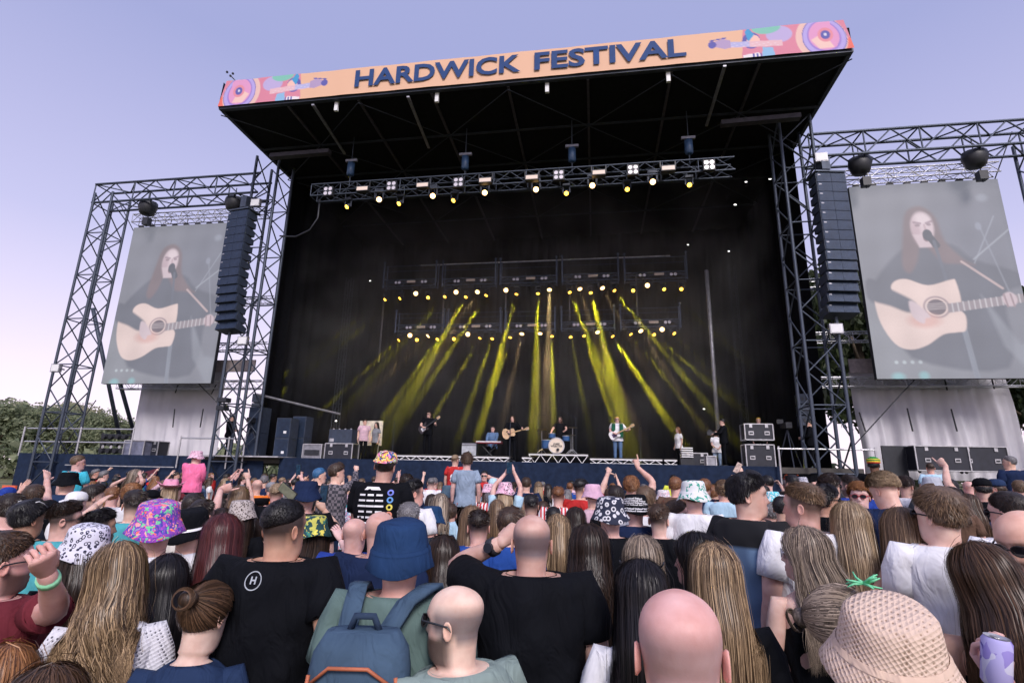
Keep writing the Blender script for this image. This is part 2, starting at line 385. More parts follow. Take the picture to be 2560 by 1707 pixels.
# bright tube lamps / battens under the roof
for a, b in (((782, 262), (862, 385)), ((1020, 242), (1072, 370)), ((1812, 165), (1766, 315))):
    p, q = at(*a, z=ZB - .22), at(*b, z=ZB - .22); MB().bar(p, q, .10, .06).build('batten', ALU_DULL, roof)
for a, b in (((678, 392), (825, 380)), ((1802, 310), (2000, 292))):
    p, q = at(*a, z=ZB - .7), at(*b, z=ZB - .7); MB().bar(p, q, .25, .18).build('spreader_beam', PUR, roof)
for px, py in ((842, 262), (1093, 240), (1368, 215), (1670, 185)):
    p = at(px, py, y=YB + .25); MB().box((p.x, YB + .25, ZB - .22), (.13, .1, .42)).build('hanging_bracket', WHITE, roof)
# walls of cloth
for nm, lb, x in (('side_wall', 'black cloth wall closing the left side of the stage', RX0 + .35), ('side_wall', 'black cloth wall closing the right side of the stage', RX1 - .35)):
    mb = MB(); nn = 50; vs = []
    for i in range(nn + 1):
        y = 20.3 + (28.5 - 20.3) * i / nn; xx = x + .06 * math.sin(i * 1.1) * (1 if i % 3 else .4)
        vs += [(xx, y, DZ), (xx, y, ZB)]
    mb.add(vs, [(2 * i, 2 * i + 2, 2 * i + 3, 2 * i + 1) for i in range(nn)]); tag(mb.build('side_wall', BLACKCLOTH, smooth=True), lb, 'cloth wall')
mb = MB(); vs = []; nn = 220
bx0, bx1 = RX0 + .05, RX1 - .05
for i in range(nn + 1):
    x = bx0 + (bx1 - bx0) * i / nn; y = 28.5 + .07 * math.sin(i * .8) + .04 * math.sin(i * 1.9); vs += [(x, y, DZ), (x, y, ZB)]
mb.add(vs, [(2 * i, 2 * i + 1, 2 * i + 3, 2 * i + 2) for i in range(nn)]); tag(mb.build('back_cloth', BLACKCLOTH, smooth=True), 'black pleated backdrop cloth behind the band', 'backdrop')

# ---- banner
pw, ph = 760, 40
P = Pic(pw, ph, (0.72, 0.44, 0.29)); P.asp = 22.9 / 1.1
def art(mx):
    X = (lambda u: u) if not mx else (lambda u: 1 - u)
    pink, pur, lav, crm, nav, blu = (.62, .22, .30), (.30, .20, .55), (.42, .35, .68), (.75, .55, .45), (.10, .10, .36), (.05, .30, .55)
    P.poly([(X(0), -.1), (X(.147), -.1), (X(.152), 1.1), (X(0), 1.1)], pink)
    P.poly([(X(0), .6), (X(.035), 1.1), (X(0), 1.1)], (.75, .15, .10))
    P.ell(X(.040), .52, .036, .80, crm, soft=.03); P.ell(X(.040), .52, .036, .80, pink, .3, .6)
    P.ell(X(.036), .50, .0315, .70, nav, soft=.02); P.ell(X(.036), .5, .0305, .67, lav, soft=.05); P.ell(X(.036), .48, .0245, .56, pur, soft=.05)
    P.ell(X(.036), .47, .0225, .50, (.66, .30, .50), soft=.05); P.poly([(X(.036), .47), (X(.045), .47), (X(.056), .60), (X(.046), .92), (X(.026), .9)], (.80, .58, .45), .8, .03)
    P.ell(X(.036), .46, .0105, .24, (.68, .25, .30), soft=.1); P.ell(X(.036), .46, .0065, .15, nav, soft=.15); P.ell(X(.036), .45, .002, .05, (.6, .6, .7), soft=.5)
    P.ell(X(.098), .30, .018, .28, (.45, .38, .62), soft=.1); P.ell(X(.115), .02, .02, .22, (.20, .50, .40), soft=.1); P.ell(X(.137), .42, .0125, .28, nav, soft=.05); P.ell(X(.134), .43, .009, .20, (.8, .5, .42), soft=.05)
    P.poly([(X(.132), .22), (X(.140), -.05), (X(.145), .1), (X(.141), .45)], blu)
    P.poly([(X(.108), .72), (X(.122), .68), (X(.125), 1.1), (X(.106), 1.1)], (.25, .45, .66)); P.poly([(X(.122), 1.1), (X(.128), .85), (X(.15), .9), (X(.15), 1.1)], (.75, .7, .72))
    for k in range(3): P.poly([(X(.124 + .005 * k), 1.1), (X(.1245 + .005 * k), .88), (X(.1265 + .005 * k), .88), (X(.1265 + .005 * k), 1.1)], nav)
    P.poly([(X(.095), .50), (X(.180), .38), (X(.180), .58), (X(.095), .70)], (.70, .45, .48)); P.poly([(X(.140), .44), (X(.166), .40), (X(.166), .58), (X(.140), .62)], (.42, .42, .66))
    for k in range(4): P.line((X(.10), .56 + .035 * k), (X(.168), .45 + .035 * k), .002, (.75, .70, .75), .6)
    P.poly([(X(.166), .34), (X(.176), .27), (X(.191), .36), (X(.197), .46), (X(.195), .58), (X(.190), .52), (X(.175), .62), (X(.166), .60)], (.40, .30, .48)); P.ell(X(.192), .45, .006, .12, nav)
    for k in range(6): P.line((X(.172 + .004 * k), .24 + .012 * k), (X(.1745 + .004 * k), .25 + .012 * k), .02, nav)
art(False); art(True)
ban = thing('roof_banner', 'long peach festival banner with pink speaker artwork along the roof edge', 'banner', (0, 0, 0))
BH = 1.12
def bfn(u, v):
    top = ZB + BH + .015 * (abs(((u * 7.5) % 1) - .5) * 2 - .5); z = ZB + .02 + (top - ZB) * (1 - v)
    ins = 0.20 * (1 - v) * (0 if .02 < u < .98 else 1)
    return (RX0 + (RX1 - RX0) * u + (ins if u < .5 else -ins), YB - .03 + .006 * math.sin(u * 47) + .004 * math.sin(u * 130), z)
BANM = vcol_mat('banner_print', 0, .75)
P.sheet('printed_cloth', bfn, BANM, ban)
MB().add([(RX0, YB, ZB), (RX0 + .05, YB, ZB + BH), (RX0 + .05, YB + .9, ZB + BH), (RX0, YB + .9, ZB)], [(0, 1, 2, 3)]).build('side_flap', NAVYCLOTH, ban)
LET = plain('navy_print', (0.008, 0.045, 0.17), 0.75, var=.1)
for txt, p0, p1 in (('HARDWICK', 890, 1303), ('FESTIVAL', 1336, 1716)):
    me = text_mesh(txt, 1.0, .028, 'LEFT'); V = np.array([v.co[:] for v in me.vertices]); x0, x1, y0, y1 = V[:, 0].min(), V[:, 0].max(), V[:, 1].min(), V[:, 1].max()
    X0 = at(p0, 200, y=YB).x; X1 = at(p1, 150, y=YB).x
    for i, v in enumerate(me.vertices):
        fx, fy = (V[i, 0] - x0) / (x1 - x0), (V[i, 1] - y0) / (y1 - y0); v.co = (X0 + (X1 - X0) * fx, YB - .085, ZB + .26 + .74 * fy)
    link('lettering', me, ban, LET)
# small camera/wind gauge on the roof corner
g = thing('wind_gauge', 'small mast with wind gauge cups on the left roof corner', 'wind gauge', (RX0 + .25, YB + .3, ZB + BH)); mb = MB(); mb.tube([(0, 0, -.3), (0, 0, .35), (-.25, 0, .6)], .025, 6)
for k in range(3): mb.ball((-.25 + .12 * math.cos(k * 2.1), .12 * math.sin(k * 2.1), .66), .05, 8)
mb.build('mast', BLACKPL, g)

# ================================================================== towers and beams
TY = 19.6
twL0, twL1 = at(603, 1150, y=TY - .3), at(668, 430, y=TY - .3)
xl = (twL0.x + twL1.x) / 2; xr = at(2030, 800, y=TY - .3).x
truss('tall lattice steel tower holding up the left side of the stage roof', (xl, TY - .3, 0), (xl, TY - .3, ZB - .1), 1.1, 1.1, STEEL_DK, 1.1, .06, .028, (0, 1, 0), name='roof_tower', cat='tower', group='main roof towers')
truss('tall lattice steel tower holding up the right side of the stage roof', (xr, TY - .3, 0), (xr, TY - .3, ZB - .1), 1.1, 1.1, STEEL_DK, 1.1, .06, .028, (0, 1, 0), name='roof_tower', cat='tower', group='main roof towers')
ol = at(218, 780, y=TY).x; orx = 2 * (xl + xr) / 2 - ol
orx = at(2600, 330, y=TY).x
truss('outer lattice tower at the far left of the stage, in front of the trees', (ol, TY, 0), (ol, TY, 14.3), .95, .95, STEEL_DK, 1.05, .058, .028, (0, 1, 0), name='side_tower', cat='tower')
truss('outer lattice tower at the far right edge of the picture', (orx, TY, 0), (orx, TY, 14.3), 1.1, 1.1, STEEL_DK, 1.05, .058, .028, (0, 1, 0), name='side_tower', cat='tower')
zb = 14.3
truss('horizontal lattice beam from the left outer tower to the stage', (ol - .6, TY, zb), (xl - .6, TY, zb), .85, .95, STEEL_DK, 1.0, .06, .03, name='lattice_beam', cat='beam')
truss('horizontal lattice beam from the stage to the right outer tower', (xr + .6, TY, zb), (orx + .6, TY, zb), .85, .95, STEEL_DK, 1.0, .06, .03, name='lattice_beam', cat='beam')
for a, b, lb in (((232, 770), (300, 1098), 'left raking steel pole behind the outer left tower'), ((300, 958), (340, 1100), 'right raking steel pole behind the outer left tower')):
    tag(MB().tube([at(*a, y=21.5), at(*b, y=23.5)], .09, 8).build('raking_pole', STEEL_DK, smooth=True), lb, 'pole')
for i, (a, b) in enumerate((((300, 510), (345, 600)), ((478, 940), (640, 1105)), ((2472, 490), (2530, 330)), ((2290, 945), (2120, 1130)), ((240, 1000), (150, 1130)))):
    tag(MB().tube([at(*a, y=20.8), at(*b, y=20.6)], .022, 5).build('guy_wire', BLACKPL), ['thin guy wire beside the top left corner of the left screen', 'thin wire running down across the left white sheet', 'thin guy wire above the right screen corner', 'dark strap slanting down across the right white sheet', 'thin wire by the foot of the outer left tower'][i], 'wire')

# ================================================================== video screens
def singer_pic(dx, sx, crop):
    P = Pic(190, 285, lin(128, 130, 140)); K = lambda x, y: ((x * sx + dx), y)
    P.asp = 5.0 / 7.4 * 1.0
    P.ell(*K(.85, .25), .35, .3, lin(118, 121, 134), .6, .9); P.ell(.1, .9, .5, .3, lin(140, 143, 150), .7, .9)
    jac, hair, skin, gt1 = lin(104, 107, 118), lin(126, 112, 116), lin(204, 186, 192), lin(222, 200, 194)
    P.poly([K(.36, .33), K(.20, .40), K(.04, .54), K(.02, .62), K(.20, .70), K(.22, .9), K(.80, .95), K(.86, .62), K(.98, .56), K(1.0, .5), K(.72, .42), K(.60, .34)], jac, 1, .02, True)
    P.poly([K(.33, .17), K(.40, .13), K(.47, .14), K(.53, .20), K(.56, .32), K(.66, .42), K(.72, .45), K(.60, .44), K(.52, .43), K(.45, .36), K(.40, .33), K(.36, .42), K(.30, .48), K(.26, .44), K(.29, .30)], hair, .95, .018, True)
    P.ell(*K(.43, .245), .075 * sx, .085, skin, 1, .25); P.ell(*K(.385, .26), .03, .06, lin(176, 152, 160), .6, .8); P.ell(*K(.44, .20), .05, .03, lin(218, 204, 208), .6, .8); P.poly([K(.36, .28), K(.49, .28), K(.47, .35), K(.39, .35)], skin, 1, .01)
    P.line(K(.38, .215), K(.42, .222), .006, lin(150, 130, 140), .8); P.line(K(.46, .222), K(.50, .212), .006, lin(150, 130, 140), .8); P.ell(*K(.40, .232), .018, .007, lin(140, 122, 130), .8, .4); P.ell(*K(.475, .230), .016, .007, lin(140, 122, 130), .8, .4)
    P.line(K(.445, .23), K(.450, .262), .005, lin(180, 158, 165), .8); P.ell(*K(.445, .30), .022, .020, lin(120, 96, 104), .8, .3)
    P.ell(*K(.455, .285), .032, .030, lin(84, 86, 96), 1, .2); P.line(K(.47, .30), K(.50, .34), .017, lin(88, 90, 100))
    P.line(K(.49, .32), K(.60, 1.0), .007, lin(108, 113, 126), .9); P.line(K(.56, .60), K(.60, 1.0), .012, lin(140, 146, 158), .7)
    P.line(K(.64, .43), K(.86, .57), .006, lin(190, 170, 170), .9); P.line(K(.9, .2), K(.72, .44), .003, lin(160, 165, 178), .6); P.line(K(1.0, .26), K(.72, .42), .004, lin(165, 170, 180), .7); P.line(K(.8, .26), K(.9, .6), .004, lin(150, 155, 168), .5); P.ell(*K(.85, .10), .035, .02, lin(150, 155, 168), .7, .9); P.ell(*K(.79, .25), .02, .02, lin(150, 155, 170), .7, .6)
    P.poly([K(.72, .6), K(.90, .84), K(1.2, .88), K(1.2, 1.0), K(.95, 1.0), K(.8, .85)], lin(146, 150, 160), .6, .02)
    # guitar
    P.poly([K(.16, .56), K(.19, .52), K(.27, .51), K(.40, .545), K(.55, .52), K(.58, .53), K(.59, .63), K(.56, .66), K(.60, .70), K(.585, .77), K(.53, .78), K(.44, .79), K(.33, .84), K(.22, .86), K(.13, .83), K(.06, .73), K(.04, .62), K(.05, .58), K(.12, .62), K(.20, .63)], gt1, 1, .008, True)
    P.ell(*K(.43, .655), .085 * sx, .055, lin(165, 146, 150), 1, .12); P.ell(*K(.43, .655), .072 * sx, .046, gt1, 1, .1); P.ell(*K(.43, .655), .060 * sx, .039, lin(112, 100, 108), 1, .1)
    for k in range(4): P.line(K(.36, .64 + .009 * k), K(.5, .635 + .009 * k), .002, lin(190, 180, 182), .8)
    P.ell(*K(.34, .72), .10, .035, lin(206, 160, 152), .7, .7)
    P.poly([K(.5, .64), K(1.15, .585), K(1.15, .625), K(.5, .685)], lin(150, 140, 146), 1, .006)
    for k in range(15): P.line(K(.53 + .035 * k, .638 - .003 * k), K(.53 + .035 * k, .68 - .0032 * k), .003, lin(200, 196, 200), .85)
    P.poly([K(.02, .50), K(.16, .56), K(.30, .63), K(.26, .68), K(.14, .645), K(.0, .60)], jac, 1, .015, True)
    P.poly([K(.26, .625), K(.31, .635), K(.38, .70), K(.35, .71), K(.33, .735), K(.27, .70)], skin, 1, .01, True); P.ell(*K(.89, .625), .045, .035, skin, 1, .25); P.line(K(.86, .60), K(.87, .66), .004, lin(160, 140, 146)); P.line(K(.90, .60), K(.91, .66), .004, lin(160, 140, 146))
    for k in range(4): P.ell(*K(.12 + .05 * k, .92), .012, .008, lin(190, 200, 205), .7, .8)
    P.ell(*K(.12, .99), .04, .02, lin(140, 200, 205), .6, .9); P.ell(*K(.28, .985), .03, .02, lin(140, 200, 205), .6, .9)
    P.a *= (1 + RNG.normal(0, .015, P.a.shape[:2]) + .06 * np.sin(P.X * 9 + P.Y * 14) * np.sin(P.Y * 23 - P.X * 7) + .03 * np.sin(P.X * 31 + 4 * P.Y))[..., None]; P.a = P.a * .82 + np.array(lin(158, 158, 166)) * .18
    return P
SCRM = vcol_mat('led_screen', 0.30, .6, 0.26)
def screen(lab, c0, c1, zt, zbm, y, sx, dx):
    t = thing('video_screen', lab, 'video screen', (0, 0, 0)); mb = MB(); mb.box(((c0 + c1) / 2, y + .12, (zt + zbm) / 2), (c1 - c0, .14, zt - zbm)); mb.build('cabinet', BLACKPL, t)
    singer_pic(dx, sx, 0).sheet('picture', lambda u, v: (c0 + (c1 - c0) * u, y, zt + (zbm - zt) * v), SCRM, t)
    n = int((c1 - c0) / .6)
    for k in range(n): MB().box((c0 + .3 + k * .6, y + .1, zt + .05), (.22, .12, .1)).build('hanging_bracket', BLACKPL, t)
SY = 20.2
a, b = at(345, 569, y=SY), at(242, 959, y=SY); sxl = (a.x + b.x) / 2; szt, szb = a.z, b.z
c = at(526, 959, y=SY)
screen('left video screen showing the long-haired singer with an acoustic guitar', sxl, c.x, szt, szb, SY, 1.0, 0.0)
d0, d1, d2 = at(2118, 468, y=SY), at(2197, 947, y=SY), at(2494, 450, y=SY)
screen('right video screen showing the same singer and his guitar larger', (d0.x + d1.x) / 2, d2.x, d0.z, d1.z, SY, 1.0, 0.02)
for lb, x0, x1, z in (('silver truss carrying the left video screen', sxl - .1, xl - .7, szt + .45), ('silver truss carrying the right video screen', (d0.x + d1.x) / 2 - .2, d2.x + .1, d0.z + .45)):
    truss(lb, (x0, SY + .1, z), (x1, SY + .1, z), .4, .4, ALU, .45, .028, .014)
k = 0
for side, (x0, x1) in (('left', (ol + .5, xl - .6)), ('right', (xr + .6, orx - .5))):
    for z, w_ in ((9.55, 'upper'), (7.35, 'middle'), (5.6, 'lower')):
        truss(f'{w_} silver cross truss behind the {side} video screen', (x0, SY + 1.3, z), (x1, SY + 1.3, z), .35, .35, ALU, .4, .024, .012, single=False, name='cross_truss')
def hoist_bag(px, py, lb, y=TY):
    p = at(px, py, y=y); t = thing('chain_hoist', lb, 'chain hoist', p, 0, 'hoists above the screens'); mb = MB()
    mb.loft([[(r_ * math.cos(a) * sx_, r_ * math.sin(a), z) for a in np.arange(10) * .6283] for z, r_, sx_ in ((-.42, .16, 1), (-.34, .3, 1), (0, .38, 1.1), (.22, .33, 1.2), (.3, .1, 1))]); mb.build('chain_bag', BLACKPL, t, True)
    MB().tube([(0, 0, .25), (0, 0, .75)], .02, 5).tube([(.1, 0, -.3), (.1, 0, -1.0)], .02, 5).build('chain', STEEL_IN, t)
    MB().box((.1, 0, -.75), (.28, .25, .35)).build('motor', BLACKPL, t)
hoist_bag(370, 518, 'black bagged chain hoist above the left part of the left screen'); hoist_bag(586, 508, 'black bagged chain hoist above the left speaker column')
hoist_bag(2150, 412, 'black bagged chain hoist beside the top of the right speaker column'); hoist_bag(2437, 395, 'black bagged chain hoist above the right part of the right screen')
def flood(px, py, y, lb):
    p = at(px, py, y=y); t = thing('floodlight', lb, 'floodlight', p, 0, 'unlit floodlights on the towers'); MB().box((0, 0, 0), (.42, .14, .34)).build('housing', ALU_DULL, t); MB().box((0, -.075, 0), (.36, .01, .28)).build('glass', WHITE, t)
    MB().bar((-.25, 0, -.05), (.25, .0, -.05), .04).bar((0, 0, 0), (0, .35, 0), .05).build('bracket', STEEL_DK, t)
flood(141, 920, TY - .8, 'pale floodlight on the outer left tower'); flood(608, 852, TY - 1.1, 'white floodlight on the left roof tower below the speakers'); flood(2089, 822, TY - 1.1, 'white floodlight on the right roof tower below the speakers')
flood(2052, 395, TY - 1.2, 'floodlight angled at the top of the right roof tower'); flood(640, 508, TY - 1.2, 'floodlight at the top of the left roof tower')

# ================================================================== line array speakers
CAB = MB(); w0, h0 = 1.06, .40
CAB.add([(-w0 / 2, 0, -h0 / 2), (w0 / 2, 0, -h0 / 2), (w0 / 2, 0, h0 / 2), (-w0 / 2, 0, h0 / 2), (-w0 / 2 + .05, .55, -h0 / 2 + .07), (w0 / 2 - .05, .55, -h0 / 2 + .07), (w0 / 2 - .05, .55, h0 / 2 - .07), (-w0 / 2 + .05, .55, h0 / 2 - .07)], [(0, 1, 2, 3), (5, 4, 7, 6), (1, 5, 6, 2), (4, 0, 3, 7), (3, 2, 6, 7), (0, 4, 5, 1)])
CABM = CAB.mesh('cabinet', [PAINT_BOX])
GR = MB().box((-.255, -.012, 0), (.50, .02, .385)).box((.255, -.012, 0), (.50, .02, .385)).mesh('grille', [plain('speaker_grille', (.016, .030, .062), .45, .3, bump=.6, bscale=160)])
BD = MB().box((-.42, -.03, .1), (.09, .01, .05)).mesh('badge', [ALU_DULL])
def line_array(lb, px0, px1, pyt, pyb, y, yaw):
    a, b = at((px0 + px1) / 2, pyt, y=y), at((px0 + px1) / 2 + (8 if px0 < 1000 else 15), pyb, y=y); n = 14
    t = thing('line_array', lb, 'speaker column', (a.x, y, a.z), yaw); step = (a.z - b.z) / n; zz = -.2; yy = 0
    sx_ = 1.0
    for k in range(n):
        tilt = 0 if k < 7 else math.radians(2.2 * (k - 6)); c = link('cabinet', CABM, t); c.location = (0, yy, zz); c.rotation_euler = (-tilt, 0, 0); c.scale = (1, 1, step / .408)
        for m_, nm in ((GR, 'grille'), (BD, 'badge')): gq = link(nm, m_, c)
        zz -= step * math.cos(tilt); yy += step * math.sin(tilt)
    MB().box((0, .3, .05), (w0, .7, .06)).bar((0, .3, .1), (0, .3, .75), .05).box((0, .3, .5), (.3, .3, .5)).build('flying_frame', STEEL_DK, t); return t
line_array('left hanging column of blue-black line array speakers', 560, 634, 526, 818, 18.2, -.16)
line_array('right hanging column of blue-black line array speakers', 2034, 2116, 432, 778, 18.2, .16)

# ================================================================== lighting trusses and lamps
LAMPS = []
GLW = plain('lamp_yellow', (.9, .7, .2), .3, emit=(1.0, .50, .04), es=3.2, var=0); GLP = plain('lamp_warm', (.9, .8, .6), .3, emit=(1.0, .58, .22), es=2.4, var=0)
CRM = plain('strobe_panel', (.80, .66, .56), .5, var=.05); CHR = plain('blinder_glass', (.75, .70, .72), .25, .3, var=.1)
_L = {}
def lamp_meshes():
    mb = MB().lathe([(.10, .25), (.14, .20), (.16, .02), (.15, -.10)], n=14); _L['h'] = mb.mesh('housing', [BLACKPL], True)
    _L['y'] = MB().lathe([(.001, -.105), (.128, -.105), (.128, -.125), (.001, -.125)], n=16).mesh('lens', [GLW]); _L['w'] = MB().lathe([(.001, -.105), (.128, -.105), (.128, -.125), (.001, -.125)], n=16).mesh('lens', [GLP])
    _L['k'] = MB().bar((-.2, 0, -.02), (-.2, 0, .45), .05, .08).bar((.2, 0, -.02), (.2, 0, .45), .05, .08).box((0, 0, .48), (.46, .24, .14)).mesh('yoke', [STEEL_IN])
lamp_meshes()
def lamp(px, py, y, kind, target, lb, group, s=1.0):
    p = at(px, py, y=y); t = thing('moving_head_lamp', lb, 'stage lamp', p, 0, group); t.scale = (s, s, s)
    link('yoke', _L['k'], t)
    d = (Vector(target) - p).normalized(); q = (-d).to_track_quat('Z', 'Y')
    h = link('housing', _L['h'], t); l = link('lens', _L[kind], t)
    for o in (h, l): o.rotation_mode = 'QUATERNION'; o.rotation_quaternion = q
    return t, p, d
def spot(t, p, d, col, power, deg):
    l = bpy.data.lights.new('beam_light', 'SPOT'); l.energy = power; l.color = col; l.spot_size = math.radians(deg); l.spot_blend = .55; l.shadow_soft_size = .09
    o = bpy.data.objects.new('beam_light', l); COL.objects.link(o); o.parent = t; o.location = d * .18 / t.scale[0]; o.rotation_mode = 'QUATERNION'; o.rotation_quaternion = d.to_track_quat('-Z', 'Y')
YT = 18.0
a, b = at(785, 488, y=YT), at(1832, 413, y=YT); zt = (a.z + b.z) / 2
truss('front lighting truss of the stage, hung with white and yellow lamps', (a.x, YT, zt), (b.x, YT, zt), .5, .5, STEEL_DK, .62, .035, .017, name='lighting_truss')
def C2(x, y): return 600 + x / 2.613, 600 + y / 2.613
def C3(x, y): return 1250 + x / 2.613, 600 + y / 2.613
BLN = MB().box((0, 0, 0), (.40, .16, .40)).mesh('housing', [BLACKPL])
BLL = MB().lathe([(.001, 0), (.075, 0), (.07, .03), (.001, .03)], axis='y', n=12).mesh('lens', [CHR])
STB = MB().box((0, 0, 0), (.50, .2, .22)).bar((-.26, 0, .05), (-.26, 0, .3), .04).bar((.26, 0, .05), (.26, 0, .3), .04).mesh('housing', [BLACKPL]); STP = MB().box((0, -.105, -.01), (.44, .01, .15)).mesh('panel', [CRM])
for i, q in enumerate(((822, 480), (980, 467), (1147, 458), (1397, 440), (1582, 427), (1772, 415))):
    t = thing('blinder_lamp', f'{nth(i)} four-bulb blinder from the left on the front truss', 'stage lamp', at(*q, y=YT - .45), 0, 'four-bulb blinders on the front truss'); link('housing', BLN, t)
    for ux in (-.095, .095):
        for uz in (-.095, .095): o = link('lens', BLL, t); o.location = (ux, -.085, uz)
for i, q in enumerate(((908, 474), (1058, 465), (1214, 453), (1330, 446), (1497, 434), (1670, 423))):
    t = thing('strobe_panel', f'{nth(i)} cream strobe panel from the left on the front truss', 'stage lamp', at(*q, y=YT - .45), 0, 'cream strobe panels on the front truss'); link('housing', STB, t); link('panel', STP, t)
for i, q in enumerate(((870, 516), (1000, 508), (1136, 500), (1416, 482), (1568, 472), (1723, 461))):
    p = at(*q, y=YT); t, p, d = lamp(*q, YT, 'y', (p.x + (-3 if i < 3 else 0), p.y - 4, p.z - 5), f'{nth(i)} small yellow lamp from the left under the front truss', 'yellow lamps under the front truss', .62)
for i, q in enumerate(((948, 499), (1082, 490), (1212, 482), (1340, 474), (1481, 464), (1632, 455))):
    p = at(*q, y=YT); lamp(*q, YT, 'w', (p.x * .4, p.y - 12, p.z - 7), f'{nth(i)} bright warm-white lamp from the left under the front truss', 'warm-white lamps under the front truss', .78)
for i, (px, py0, py1) in enumerate(((877, 340, 425), (1163, 320, 410), (1430, 295, 390), (1722, 255, 370))):
    p = at(px, py1, y=YT); t = thing('chain_hoist', f'{nth(i)} blue chain hoist from the left above the front truss', 'chain hoist', p, 0, 'hoists of the front truss')
    MB().lathe([(.06, .33), (.15, .3), (.15, -.22), (.08, -.28)], n=12).build('motor', plain('hoist_blue', (.03, .07, .15), .5), t, True); MB().box((0, 0, .42), (.5, .1, .1)).build('bracket', ALU_DULL, t)
    MB().tube([(0, 0, .4), (0, 0, ZB - p.z - .1)], .02, 5).tube([(0, 0, -.2), (0, 0, zt - p.z + .2)], .02, 5).build('chain', STEEL_DK, t)
tag(MB().tube([at(800, 500, y=YT), at(795, 545, y=YT), at(775, 575, y=YT), at(740, 592, y=YT + .3), at(700, 590, y=YT + .8)], .035, 6).build('power_cable', BLACKPL, smooth=True), 'thick black cable drooping from the left end of the front truss', 'cable')
Y1, Y2, BEAM = 25.0, 25.6, 56.0
UP = [(C2, 953, 385, 'y', C2(800, 500), 60, 5), (C2, 1050, 377, 'y', C2(870, 520), 120, 4), (C2, 1148, 349, 'w', None, 0, 0), (C2, 1228, 376, 'y', None, 0, 0), (C2, 1342, 366, 'y', C2(1240, 480), 200, 5), (C2, 1411, 340, 'w', None, 0, 0), (C2, 1478, 367, 'y', C2(1380, 540), 500, 9),
      (C2, 1555, 333, 'w', C2(1500, 420), 60, 8), (C2, 1612, 356, 'y', C2(1440, 620), 550, 6), (C2, 1737, 327, 'w', None, 0, 0), (C2, 1808, 347, 'y', C2(1690, 780), 900, 7), (C3, 248, 343, 'y', C3(238, 700), 900, 9), (C3, 323, 316, 'w', C3(318, 540), 260, 11), (C3, 453, 336, 'y', C3(545, 560), 700, 7),
      (C3, 519, 311, 'w', C3(590, 540), 90, 9), (C3, 591, 339, 'y', C3(640, 530), 700, 10), (C3, 665, 306, 'w', C3(760, 480), 40, 9), (C3, 743, 325, 'y', C3(905, 525), 550, 5), (C3, 870, 330, 'y', None, 0, 0), (C3, 963, 296, 'w', None, 0, 0), (C3, 1068, 318, 'y', C3(1150, 390), 30, 4), (C3, 1185, 320, 'y', None, 0, 0)]
LO = [(C2, 1043, 649, 'y', C2(770, 900), 420, 5), (C2, 1110, 621, 'w', None, 0, 0), (C2, 1155, 651, 'y', None, 0, 0), (C2, 1236, 619, 'w', C2(950, 900), 60, 10), (C2, 1293, 643, 'y', C2(1200, 780), 250, 8), (C2, 1397, 645, 'y', None, 0, 0), (C2, 1488, 614, 'w', None, 0, 0), (C2, 1571, 634, 'y', C2(1280, 1130), 700, 5),
      (C2, 1650, 638, 'y', C2(1560, 900), 240, 8), (C2, 1767, 629, 'y', C2(1610, 1110), 600, 7), (C3, 145, 603, 'w', C3(80, 900), 80, 9), (C3, 262, 601, 'w', C3(245, 900), 170, 9), (C3, 339, 621, 'y', C3(345, 990), 900, 7), (C3, 460, 627, 'y', C3(510, 880), 120, 7), (C3, 547, 619, 'y', C3(670, 980), 800, 6), (C3, 634, 593, 'w', C3(720, 800), 140, 8),
      (C3, 732, 622, 'y', C3(1050, 1110), 1300, 9), (C3, 850, 609, 'y', C3(1200, 1060), 350, 5), (C3, 915, 586, 'w', C3(1000, 720), 60, 9), (C3, 1002, 614, 'y', C3(1100, 700), 90, 6), (C3, 1059, 582, 'w', None, 0, 0), (C3, 1133, 605, 'y', C3(1270, 750), 80, 4)]
for row, (LL, yy, wd) in enumerate(((UP, Y1, 'upper rear'), (LO, Y2, 'lower rear'))):
    for i, (cf, x, y, kd, tg, pw_, dg_) in enumerate(LL):
        q = cf(x, y); p = at(*q, y=yy); T = at(*tg, y=yy - .8) if tg else Vector((p.x * .5, p.y - 12, p.z - 5))
        ordw = (nth(i) if i < 20 else ['twenty-first', 'twenty-second'][i - 20])
        t, p, d = lamp(*q, yy, kd, T, f'{ordw} lit lamp from the left under the {wd} truss', f'lamps under the {wd} truss', .62 if kd == 'y' else .85)
        if tg: spot(t, p, d, (.92, .84, .02) if kd == "y" else (1.0, .66, .30), pw_ * BEAM, dg_ * .55)
REARST = plain('blue_lit_steel', (.12, .16, .25), .4, .5)  # blue light on the rear trusses is put into this steel colour
def rear_truss(segs, pyc, yy, hh, wd):
    for i, (p0, p1, c0, c1) in enumerate(segs):
        a, b = at(p0, c0, y=yy), at(p1, c1, y=yy); z = (a.z + b.z) / 2
        t = truss(f'{nth(i)} segment from the left of the {wd} lighting truss', (a.x, yy, z), (b.x, yy, z), .4, .34, REARST, .5, .025, .012, single=False, name='lighting_truss', group=f'{wd} truss segments')
        for x in (0, b.x - a.x): MB().tube([(x, -.22, -.25), (x, -.22, hh)], .035, 6).tube([(x, .22, -.25), (x, .22, hh)], .03, 6).ball((x, -.22, hh), .07, 6).build('post', REARST, t)
        MB().tube([(0, -.22, hh * .8), (b.x - a.x, -.22, hh * .8)], .018, 5).tube([(0, -.22, hh * .55), (b.x - a.x, -.22, hh * .55)], .014, 5).build('rail', REARST, t)
        for u, kind in ((.28, 0), (.55, 1), (.78, 0)):
            L_ = b.x - a.x
            if kind: o = link('strobe_panel', STP, t); o.location = (L_ * u, -.22, .02); o.scale = (1, 1, .8)
            else:
                for s_ in (-.09, .09): o = link('blinder_lens', BLL, t); o.location = (L_ * u + s_, -.24, .02)
